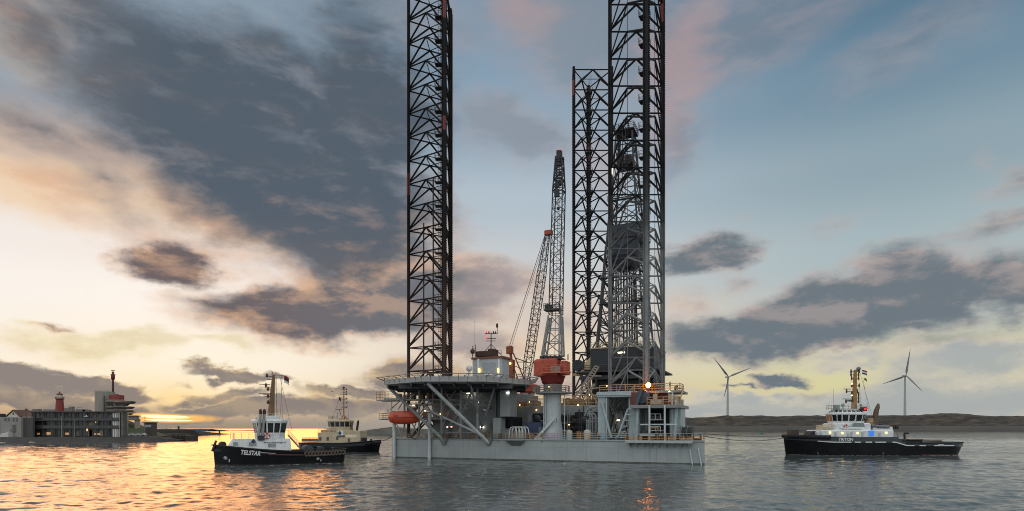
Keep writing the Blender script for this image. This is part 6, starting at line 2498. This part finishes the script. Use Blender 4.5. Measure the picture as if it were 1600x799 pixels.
    m.build('curved_end', mat('facade_glass_end', '#4a4947', .15, var=.35, scale=.3, spec=.8), t)
    lv = [G, EYE + (HOR - 668.5) * k, EYE + (HOR - 656.5) * k, zt]
    for z in lv[1:]:
        m = MB()
        o = 0 if z < zt else .6
        m.prism([(x0 - .2, Yb - o), (x1, Yb - o), (x1 - 3.2, Yb + 8.5), (x0 - 4, Yb + 8.5)], z - .45, z)
        if z == zt:
            m.prism([(x1 + .01, Yb + .3), (x1 + 5.5, Yb + 1.5), (x1 + 5.2, Yb + 4), (x1 - 1.0, Yb + 8)], z - .42, z - .1)
        m.build('roof' if z == zt else 'floor_slab', CON if z < zt else mat('roof_edge_grey', '#4d4743', .6, var=.1), t)
    for z in lv[1:3]:
        m = MB(); m.rail([(x0, Yb + .1, z), (x1, Yb + .1, z)], 1.1, .04, 3.0, 2); m.box(x0, x1, Yb + .14, Yb + .16, z, z + .95)
        m.build('balcony_rail', mat('balcony_glass', '#383b3c', .2, var=.2), t)
    mul = 0
    for a, b in zip(lv, lv[1:]):
        m = MB()
        for q in range(17):
            x = x0 + .5 + (x1 - x0 - 1) * q / 16
            m.box(x - .06, x + .06, Yb + 1.25, Yb + 1.4, a, b - .5)
        for q in range(9):
            x = x0 + .6 + (x1 - x0 - 1.2) * q / 8
            m.box(x - .14, x + .14, Yb + .2, Yb + .5, a, b - .46)
        m.each('mullion', mat('mullion', '#35322f', .6), t)
    cur = random.Random(8)
    for q in range(16):
        x = x0 + 1 + cur.random() * (x1 - x0 - 5)
        f = cur.randrange(3)
        w = cur.uniform(1.0, 2.8)
        m = MB(); m.box(x, x + w, Yb + 1.33, Yb + 1.395, lv[f] + .4, lv[f + 1] - .9)
        m.build('blind', mat('blind_%d' % (q % 3), ['#6a6761', '#565450', '#7a746a'][q % 3], .7, var=.1), t)
    for px, py, w, hh, st in ((60, 678, .6, .4, .1), (76, 677.5, .9, .55, .13), (136, 672, .32, .55, 1.2), (150.5, 660, .5, .3, .5), (105, 678, .8, .5, .12), (152, 678.5, 1.4, .3, .14)):
        p = at(px, py, Yb + 1.3); m = MB(); m.box(p.x - w, p.x + w, Yb + 1.22, Yb + 1.3, p.z - hh, p.z + hh); m.build('lit_window', glow('lit_%d' % int(st * 100), '#ffc98a', st), t)
    m = MB()
    for px in (176.5, 180, 183.5):
        p = at(px, HOR, Yb); m.cbox(p.x - .35, p.x + .35, Yb + .3, Yb + 1.2, G, zt - .5, .04)
    m.build('white_fin', mat('fin_white', '#c9c8c3', .5, var=.05), t)
    for px, w, hh in ((58, 3, .9), (78, 5, .7), (106, 2, 1.3), (112, 1.5, 2.0), (128, 4.5, .8), (136, 3, .6)):
        m = MB(); p = at(px, HOR, Yb + 5); m.cbox(p.x - w / 2, p.x + w / 2, Yb + 4, Yb + 6, zt, zt + hh + .3); m.build('roof_plant', mat('roof_plant', '#6d6a66', .7, var=.3), t)
    m = MB()
    m.tube((at(120.5, 0, Yb + 8).x, Yb + 8, zt), (at(120.5, 0, Yb + 8).x, Yb + 8, zt + 2.4), .08); m.tube((at(120.5, 0, Yb + 8).x, Yb + 8, zt + 2.2), (at(128, 0, Yb + 8).x, Yb + 8, zt + 1.9), .08)
    m.build('roof_mast', mat('roof_plant', '#6d6a66', .7, var=.3), t)
    # dark annex at its right
    a, b = at(185.5, HOR, 276).x, at(195, HOR, 276).x
    t = thing('annex_building', 'narrow dark block with a pale end wall at the right of the glass building', 'building', ((a + b) / 2, 276, G))
    m = MB(); m.cbox(a, b - .9, 274.6, 277, G, EYE + (HOR - 653.5) / F * 276, .05); m.build('wall', mat('annex_dark', '#2e2927', .7, var=.2), t)
    m = MB(); m.cbox(b - .88, b, 274, 275.5, G, EYE + (HOR - 654) / F * 276, .05); m.build('end_wall', mat('annex_pale', '#8d8881', .7, var=.1, streak=.2), t)

    # ---- grey rendered house and the gabled white house
    Yh = 268.0
    k = Yh / F
    a, b, c_ = at(-14, HOR, Yh).x, at(33, HOR, Yh).x, at(48, HOR, Yh).x
    t = thing('harbour_house', 'flat roofed pale grey house at the left edge of the shore', 'house', ((a + c_) / 2, Yh, G))
    zt2 = EYE + (HOR - 652) * k
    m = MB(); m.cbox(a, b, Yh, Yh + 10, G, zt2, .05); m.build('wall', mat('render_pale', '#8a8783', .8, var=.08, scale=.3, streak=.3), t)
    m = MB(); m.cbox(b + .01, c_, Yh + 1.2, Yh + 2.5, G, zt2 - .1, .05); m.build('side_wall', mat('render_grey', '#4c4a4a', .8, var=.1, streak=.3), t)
    for px, py, w, hh in ((8.5, 656, .45, .7), (13.5, 656, .45, .7), (21.5, 656, .4, .8), (26.5, 656, .4, .8), (21, 670, .38, 1.7), (24, 670, .38, 1.7), (17.5, 674, .3, 1.0), (-5, 660, .5, .7)):
        p = at(px, py, Yh); m = MB(); m.box(p.x - w, p.x + w, Yh - .05, Yh, p.z - hh, p.z + hh); wn = m.build('window', glassy('house_glass', '#23211f', .15), t)
    m = MB(); p = at(10, 677, Yh - 1.5)
    m.loft([[(p.x - 2.2, Yh - 2.5, G), (p.x + 1.6, Yh - 2.5, G), (p.x + 1.6, Yh - .06, G), (p.x - 2.2, Yh - .06, G)], [(p.x - 1.7, Yh - 2.3, G + 1.5), (p.x + 1.6, Yh - 2.3, G + 2.2), (p.x + 1.6, Yh - .06, G + 2.4), (p.x - 1.7, Yh - .06, G + 1.6)]])
    m.build('porch', mat('porch_white', '#b9b7b1', .6), t)
    m = MB(); m.cbox(at(-4, 0, Yh + 4).x, at(3.5, 0, Yh + 4).x, Yh + 3, Yh + 6, zt2, zt2 + 1.6); m.build('roof_box', mat('roof_box_dark', '#2c2f35', .7), t)
    Yg = 286.0
    k = Yg / F
    a, b, e = at(11, HOR, Yg).x, at(31, HOR, Yg).x, at(72, HOR, Yg).x
    ze, zrg = EYE + (HOR - 651) * k, EYE + (HOR - 641) * k
    t = thing('gabled_house', 'white gabled house with brown tiled roof behind the flat roofed house', 'house', ((a + e) / 2, Yg, G))
    m = MB(); m.loft([[(a, Yg, G), (b, Yg, G), (b, Yg, ze), ((a + b) / 2, Yg, zrg - .3), (a, Yg, ze)], [(a, Yg + 9, G), (b, Yg + 9, G), (b, Yg + 9, ze), ((a + b) / 2, Yg + 9, zrg - .3), (a, Yg + 9, ze)]]); w = m.build('wall', mat('gable_white', '#c4bfb6', .8, var=.08), t)
    m = MB(); p = at(21, 646.5, Yg); m.box(p.x - .4, p.x + .4, Yg - .05, Yg, p.z - .6, p.z + .6); m.build('window', glassy('house_glass'), t)
    m = MB(); m.cbox(b + .01, e, Yg + 1, Yg + 9, G, ze, .05); m.build('wing_wall', mat('gable_white', '#c4bfb6'), t)
    m = MB()
    mid = (a + b) / 2
    m.hexa([(a - .5, Yg - .4, ze - .2), (mid, Yg - .4, zrg - .1), (mid, Yg + 9.2, zrg - .1), (a - .5, Yg + 9.2, ze - .2)], [(a - .5, Yg - .4, ze + .15), (mid, Yg - .4, zrg + .25), (mid, Yg + 9.2, zrg + .25), (a - .5, Yg + 9.2, ze + .15)])
    m.hexa([(mid, Yg - .4, zrg - .1), (b + .2, Yg - .4, ze - .2), (b + .2, Yg + 9.2, ze - .2), (mid, Yg + 9.2, zrg - .1)], [(mid, Yg - .4, zrg + .25), (b + .2, Yg - .4, ze + .15), (b + .2, Yg + 9.2, ze + .15), (mid, Yg + 9.2, zrg + .25)])
    m.hexa([(mid, Yg + .9, ze - .1), (e + .3, Yg + .9, ze - .1), (e + .3, Yg + 9, ze - .1), (mid, Yg + 9, ze - .1)], [(mid, Yg + 5, zrg + .1), (e - 1, Yg + 5, zrg - .5), (e - 1, Yg + 5.3, zrg - .5), (mid, Yg + 5.3, zrg + .1)])
    rf = m.build('roof', mat('roof_tile', '#5a3f36', .8, var=.2, scale=1.2), t)
    m = MB(); p = at(41, 0, Yg + 5); m.cbox(p.x - .4, p.x + .4, Yg + 4.6, Yg + 5.4, ze, zrg + .8); m.build('chimney', mat('chimney_brick', '#5a4038', .9), rf)

    # ---- lighthouse
    Yl = 335.0
    k = Yl / F
    p = at(93.3, HOR, Yl)
    t = thing('lighthouse', 'red tapered lighthouse with white lantern and dark red dome behind the glass building', 'lighthouse', (p.x, Yl, G))
    z = lambda py: EYE + (HOR - py) * k
    RED = mat('lighthouse_red', '#7b2c22', .6, var=.08, scale=.5, streak=.2)
    m = MB(); m.lathe([(2.4, G), (2.05, z(640)), (1.72, z(624.6))], p.x, Yl, 0, 24); m.build('tower', RED, t)
    m = MB(); m.lathe([(1.75, z(624.6)), (2.15, z(624)), (2.15, z(622.8))], p.x, Yl, 0, 24); m.rail([(p.x + 2.1 * math.cos(a), Yl + 2.1 * math.sin(a), z(622.8)) for a in [q * math.pi / 8 for q in range(17)]], .8, .04, .8); m.build('gallery', mat('gallery_red', '#6d2a22', .6), t)
    m = MB(); m.lathe([(1.35, z(622.7)), (1.35, z(617.6))], p.x, Yl, 0, 16); ln = m.build('lantern', mat('lantern_white', '#c9c7be', .35, var=.1), t)
    m = MB(); 
    for q in range(8):
        a = q * math.pi / 4 + .3
        m.tube((p.x + 1.37 * math.cos(a), Yl + 1.37 * math.sin(a), z(622.7)), (p.x + 1.37 * math.cos(a), Yl + 1.37 * math.sin(a), z(617.6)), .06)
    m.build('lantern_bar', mat('lantern_bar', '#8d8a82', .5), ln)
    m = MB(); m.lathe([(1.6, z(617.6)), (1.5, z(616.6)), (.9, z(614.9)), (.3, z(614)), (.28, z(613.2)), (.32, z(612.6)), (.05, z(611.8))], p.x, Yl, 0, 20); m.build('dome', mat('dome_red', '#5b231d', .5), t)

    # ---- control tower
    Yt = 312.0
    k = Yt / F
    z = lambda py: EYE + (HOR - py) * k
    xx = lambda px, Y=Yt: at(px, HOR, Y).x
    t = thing('control_tower', 'grey harbour control tower with red cabin and stepped decks, behind the glass building', 'tower', (xx(165), Yt, G))
    m = MB()
    cx0, cx1 = xx(151.5, Yt + 5), xx(177, Yt + 5)
    poly = []
    for q in range(25):
        a = math.pi + math.pi * q / 24
        poly.append(((cx0 + cx1) / 2 + (cx1 - cx0) / 2 * math.cos(a), Yt + 5 + 5 * math.sin(a)))
    poly += [(cx1 - 1.5, Yt + 9), (cx0 - 1, Yt + 9)]
    m.prism(poly, G, z(611.5)); sh = m.build('shaft', mat('tower_concrete', '#8c877e', .8, var=.06, scale=.2, streak=.35), t)
    m = MB(); m.box(xx(162.2), xx(163), Yt - .15, Yt + .3, G + 4, z(618)); m.build('joint', mat('joint_dark', '#55514b', .8), sh)
    for py in (621, 629.5, 638, 646):
        m = MB(); q = at(153.2, py, Yt + 3.6); m.cbox(q.x - .35, q.x + .6, Yt + 2.4, Yt + 4.4, q.z - .35, q.z + .35, .02); m.build('window', mat('slot_pale', '#c6c0b4', .4), sh)
    m = MB(); m.cbox(xx(172), xx(194.5, Yt + 3), Yt - 1, Yt + 3, z(627), z(617.5), .1); m.cbox(xx(177), xx(180), Yt + 1, Yt + 3, z(617.5), z(615.8), .05); cab = m.build('cabin', mat('cabin_red', '#7f342b', .6, var=.15, scale=.4, streak=.2), t)
    DK = mat('tower_deck', '#6b655e', .7, var=.12, streak=.2)
    for py, a, b, th, dd in ((629, 170, 212, 2.0, -3), (632.5, 170, 202, 1.5, -2), (637.5, 169, 210, 1.3, -3), (643, 169, 209, 1.2, -2.6), (647.5, 172, 208, 1.0, -2)):
        m = MB()
        xa, xb = xx(a), xx(b)
        m.hexa([(xa, Yt + dd + .8, z(py + th)), (xb - 2.0, Yt + dd + .8, z(py + th)), (xb - 4.0, Yt + 5, z(py + th)), (xa, Yt + 5, z(py + th))], [(xa, Yt + dd, z(py)), (xb, Yt + dd, z(py) + .5), (xb - 2.6, Yt + 5, z(py) + .5), (xa, Yt + 5, z(py))])
        m.build('deck', DK, t)
    m = MB(); m.cbox(xx(172), xx(194), Yt - .8, Yt + 2, G + 5, z(629), .05); m.build('control_room', mat('tower_glass', '#4a463f', .2, var=.4, scale=.4), t)
    m = MB()
    for a, py in ((172, 627.5), (172, 637), (172, 642.5)):
        m.rail([(xx(a), Yt - 2.4, z(py + 1)), (xx(206), Yt - 2.4, z(py + 1))], 1.0, .06, 2.0)
    m.path([(xx(183), Yt - 2.2, z(648)), (xx(184.5), Yt - 2.2, z(634)), (xx(181), Yt - 2.2, z(630))], .14)
    m.build('deck_rail', mat('deck_rail_pale', '#a39c90', .5), t)
    for py, a, b in ((649.5, 196, 221), (655.5, 200, 220)):
        m = MB(); m.cbox(xx(a), xx(b, Yt + 1), Yt - 3, Yt + 1, z(py + 1.6), z(py), .05); m.build('deck', DK, t)
    m = MB(); m.cbox(xx(203), xx(218, Yt + 1), Yt - 2, Yt + 1, z(655.4), z(651.2), .05); m.cbox(xx(214), xx(219, Yt + 1), Yt - 2, Yt + 1, G + 2, z(655.6), .05); m.build('lower_room', mat('lower_room', '#8f887c', .4, var=.2), t)
    m = MB(); px_ = xx(166.5)
    m.lathe([(.55, z(611.4)), (.42, z(593))], px_, Yt + 5, 0, 12); ms = m.build('radar_mast', mat('mast_maroon', '#3f1c17', .6, rust=.1), t)
    m = MB(); m.lathe([(.5, z(593)), (.9, z(591)), (.95, z(585)), (.6, z(583)), (.55, z(580)), (.1, z(579.4))], px_, Yt + 5, 0, 14); m.bar((xx(162.5), Yt + 5, z(584.4)), (xx(170.5), Yt + 5, z(584.4)), .35, .25); m.bar((xx(163.5), Yt + 5, z(577.8)), (xx(169.5), Yt + 5, z(577.8)), .3, .3); m.tube((px_, Yt + 5, z(579.5)), (px_, Yt + 5, z(577.5)), .2)
    m.build('mast_head', mat('mast_head_red', '#5a1a15', .6), ms)
    m = MB(); m.tube((xx(162.5), Yt + 3, z(611.5)), (xx(162.5), Yt + 3, z(608)), .1); m.rail([(cx0 + .5, Yt + 2.5, z(611.5)), (cx1 - .5, Yt + 2.5, z(611.5))], .9, .05, 1.5); m.build('roof_rail', mat('deck_rail_pale', '#a39c90'), sh)

    # ---- small shore things: cars, kiosk, posts
    def car(label, px, Y, colr, rot, s=1.0):
        p = at(px, HOR, Y)
        t = thing('parked_car', label, 'car', (p.x, Y, G + .06), rot, 'cars parked by the grassy mound')
        fr = frame(p.x, Y, G + .06, rot)
        L_, Wd = 2.15 * s, .9 * s
        prof = [(-L_, .35), (-L_, .8), (-L_ * .93, .95), (-L_ * .5, 1.02), (-L_ * .22, 1.48), (L_ * .45, 1.5), (L_ * .8, 1.02), (L_, .92), (L_, .35)]
        m = MB(fr); m.loft([[(x, -Wd * f, z_ * s) for x, z_ in prof] for f in (1, .98)] and [[(x, -Wd * (1 if z_ < 1.1 else .82), z_ * s) for x, z_ in prof], [(x, Wd * (1 if z_ < 1.1 else .82), z_ * s) for x, z_ in prof]]); m.build('body', mat('car_' + colr.strip('#'), colr, .3, var=.02), t)
        m = MB(fr)
        for sd in (-1, 1):
            y = sd * (Wd * .9 + .015)
            m.add([(-L_ * .40, sd * (Wd + .01), 1.04 * s), (L_ * .68, sd * (Wd + .01), 1.04 * s), (L_ * .44, sd * (Wd * .82 + .02), 1.42 * s), (-L_ * .2, sd * (Wd * .82 + .02), 1.42 * s)], [(0, 1, 2, 3)])
        m.build('window', glassy('car_glass'), t)
        for x in (-L_ * .62, L_ * .62):
            for sd in (-1, 1):
                m = MB(fr); m.lathe([(.2, -.1), (.33, -.1), (.33, .1), (.2, .1)], x, sd * Wd * .93, .33, 14, 'y'); m.build('wheel', mat('car_tyre', '#1a1a1a', .8), t)
    car('white car parked at the foot of the grassy mound, the left one', 203.5, 296, '#c4c4c0', .2)
    car('silver car parked at the foot of the grassy mound, in the middle of the row', 210.5, 294, '#a9acad', .5)
    car('pale car parked at the right end of the row by the kiosk', 222, 297, '#b5b2aa', -.2)
    p = at(231, HOR, 300)
    t = thing('kiosk', 'small dark kiosk with a lit white front at the end of the mound', 'kiosk', (p.x, 300, G))
    m = MB(); m.cbox(p.x - 2.0, p.x + 2.2, 300, 304, G, G + 6.6, .05); m.build('wall', mat('kiosk_dark', '#4a443f', .7, var=.2), t)
    m = MB(); m.box(p.x - 1.7, p.x + 1.7, 299.9, 300, G + 4.4, G + 5.6); m.build('sign_panel', mat('kiosk_panel', '#9aa0a4', .4, var=.15), t)
    m = MB(); m.cbox(p.x - 2.4, p.x + 2.6, 299.4, 304.4, G + 6.61, G + 6.9, .05); m.build('roof', mat('kiosk_roof', '#3a3531', .7), t)
    p = at(226.5, HOR, 299); t = thing('flagpole', 'short pale pole beside the kiosk', 'pole', (p.x, 299, G)); m = MB(); m.tube((p.x, 299, G), (p.x, 299, G + 9.5), .12); m.build('pole', mat('pole_pale', '#9d978d', .5), t); m = MB(); m.sphere((p.x, 299, G + 9.6), .2, 8, 6); m.build('finial', mat('pole_pale', '#9d978d'), t)
    grp = 'lamp posts along the left shore'
    for i, (px, Y, py, lab) in enumerate(((41, 262, 643, 'lamp post in front of the grey side wall at the far left'), (116.5, 264, 658, 'grey post before the middle of the glass building'), (96.5, 264, 652, 'tall pale post on the bank left of the middle post before the glass front'))):
        p = at(px, HOR, Y)
        h_ = EYE + (HOR - py) / F * Y - G
        t = thing('lamp_post', lab, 'lamp post', (p.x, Y, G), 0, grp)
        m = MB(); m.lathe([(.2, 0), (.12, .4), (.09, h_)], p.x, Y, G, 10); m.build('pole', mat('post_grey%d' % i, ['#3a3633', '#77736d', '#948f86'][i], .6), t)
        m = MB(); m.cbox(p.x - .45, p.x + .45, Y - .25, Y + .15, G + h_, G + h_ + .25, .06); m.build('lamp_head', mat('lamp_head', '#5a5650', .5), t)
    # beacons and posts on the breakwaters
    for px, Y, h_, lab, nm in ((279, 520, 5.6, 'dark square beacon hut on the breakwater', 'beacon'), (243.5, 470, 9.5, 'left thin post on the low quay', 'mooring_post'), (259.5, 480, 7.5, 'thin post on the breakwater left of the beacon hut', 'mooring_post'), (343, 600, 5.2, 'short beacon at the tip of the breakwater', 'beacon')):
        p = at(px, HOR, Y)
        t = thing(nm, lab, 'beacon' if nm == 'beacon' else 'post', (p.x, Y, 2.6))
        w = .9 if nm == 'beacon' else .14
        base = 4.4 if Y < 600 else .8
        m = MB(); m.lathe([(w, -2), (w * .8, base - 2.6 + h_ * .5)], p.x, Y, 2.6, 12); m.build('post', mat('beacon_dark', '#332a25', .7), t)
        m = MB(); m.lathe([(w * .9, 0), (w * 1.1, .4), (w * .5, .9)], p.x, Y, base + h_ * .5, 12); m.build('top', mat('beacon_dark', '#332a25'), t)
    # piles of the quay
    for px in (271, 278, 285, 289):
        p = at(px, HOR, 299.4)
        m = MB(); m.tube((p.x, 299.4, -1), (p.x, 299.4, 2.7), .22, n=10)
        m.build('pile', mat('pile_dark', '#221d1a', .8), quay)

    # boulders with gulls at the toe of the bank
    for px, Y, lab in ((3, 226, 'pale boulder at the foot of the bank by the left edge'), (49, 233, 'small pale boulder low on the stone bank')):
        p = at(px, HOR, Y)
        m = MB()
        m.sphere((0, 0, 0), .8, 10, 6, 1.4, 1, .6)
        m.v = [Vector(v) * (1 + .2 * math.sin(v[0] * 7 + v[1] * 5)) + Vector((p.x, Y, .55)) for v in m.v]
        tag(m.build('boulder', mat('boulder_pale', '#8f8a83', .9, var=.2), None), lab, 'boulder')

    # ---------------------------------------------------------------- buoy
    Y = 700.0
    p = at(1190, HOR, Y)
    t = thing('navigation_buoy', 'green navigation buoy floating between the rig and the big tug', 'buoy', (p.x, Y, 0))
    G_ = mat('buoy_green', '#2f6b50', .5, var=.1)
    m = MB(); m.lathe([(1.9, -1), (2.2, .2), (2.1, .9), (1.0, 1.3)], p.x, Y, 0, 18); m.build('float', G_, t)
    m = MB(); m.lathe([(1.0, 1.3), (.7, 2.6), (.45, 4.4)], p.x - .0, Y, 0, 8); m.build('tower', G_, t)
    m = MB(); m.lathe([(1.0, 4.4), (.05, 6.0)], p.x, Y, 0, 12); m.build('topmark', G_, t)

    # ---------------------------------------------------------------- gulls
    def gull(label, w, span, yaw, dihedral, pitch=0.0, colr='#c9c8c4'):
        t = thing('gull', label, 'bird', w, yaw, 'gulls over the harbour')
        fr = Matrix.Translation(w) @ Matrix.Rotation(yaw, 4, 'Z') @ Matrix.Rotation(pitch, 4, 'Y')
        s = span / 1.3
        m = MB(fr)
        rings = []
        for x, r in ((-.30, .012), (-.24, .05), (-.1, .075), (.05, .08), (.15, .06), (.2, .048), (.25, .05), (.3, .035), (.37, .008)):
            rings.append([(x * s, r * s * math.cos(a), r * s * .9 * math.sin(a) + (.02 * s if x > .18 else 0)) for a in [q * math.pi / 5 for q in range(10)]])
        m.loft(rings)
        for sd in (1, -1):
            st = []
            for f, ch, xo in ((.06, .17, .02), (.3, .17, .05), (.5, .15, .03), (.75, .10, -.04), (1.0, .02, -.14)):
                y = sd * .65 * f * s * math.cos(dihedral * (1 if f < .5 else .3))
                z_ = .65 * f * s * math.sin(dihedral * (1 if f < .5 else .45)) + .03 * s
                st.append([((xo + ch * .6) * s, y, z_), ((xo + ch * .1) * s, y, z_ + .018 * s), ((xo - ch * .5) * s, y, z_), ((xo + ch * .1) * s, y, z_ - .006 * s)])
            m.loft(st)
        m.loft([[(-.26 * s, -.03 * s, -.01 * s), (-.26 * s, .03 * s, -.01 * s), (-.26 * s, .03 * s, .01 * s), (-.26 * s, -.03 * s, .01 * s)], [(-.42 * s, -.07 * s, -.005 * s), (-.42 * s, .07 * s, -.005 * s), (-.42 * s, .07 * s, .005 * s), (-.42 * s, -.07 * s, .005 * s)]])
        m.build('body', mat('gull_' + colr.strip('#'), colr, .8, var=.05), t, 60)
        m = MB(fr); m.lathe([(.018 * s, 0), (.004 * s, .07 * s)], .36 * s, 0, .02 * s, 6, 'x'); m.build('beak', mat('gull_beak', '#a8863a', .6), t)
    gull('large white gull with raised wings flying before the glass building', at(134, 651, 130), 1.5, .3, .9)
    gull('white gull gliding in front of the helideck truss', at(757, 641, 104), 1.0, 2.7, .25, -.35)
    gull('small dark gull gliding in the sky above the two left tugs', at(519, 612, 120), 1.0, .4, .35, -.4, '#5a4a40')
    gull('dark bird flapping low over the water left of the black tug', at(341.5, 681, 120), .75, 1.9, .9, 0, '#2c2621')
    gull('white gull low over the water at the foot of the rig hull', at(882, 725.5, 92), .75, .6, .5, -.2)
    gull('small dark bird flying low over the golden water near the stone bank', at(117, 720, 70), .45, 2.4, .4, 0, '#3a3029')

# ================================================================== SUN
sun = bpy.data.lights.new('sun', 'SUN')
sun.energy = 0.36
sun.angle = math.radians(26)
sun.color = (1.0, 0.34, 0.04)
so = bpy.data.objects.new('sun', sun)
COL.objects.link(so)
d = Vector((math.sin(SUN_AZ) * math.cos(SUN_EL + .06), math.cos(SUN_AZ) * math.cos(SUN_EL + .06), math.sin(SUN_EL + .06)))
so.rotation_euler = d.to_track_quat('Z', 'Y').to_euler()

build_water()
build_rig()
build_on_rig()
if 'build_tugs' in globals(): build_tugs()
if 'build_shore' in globals(): build_shore()
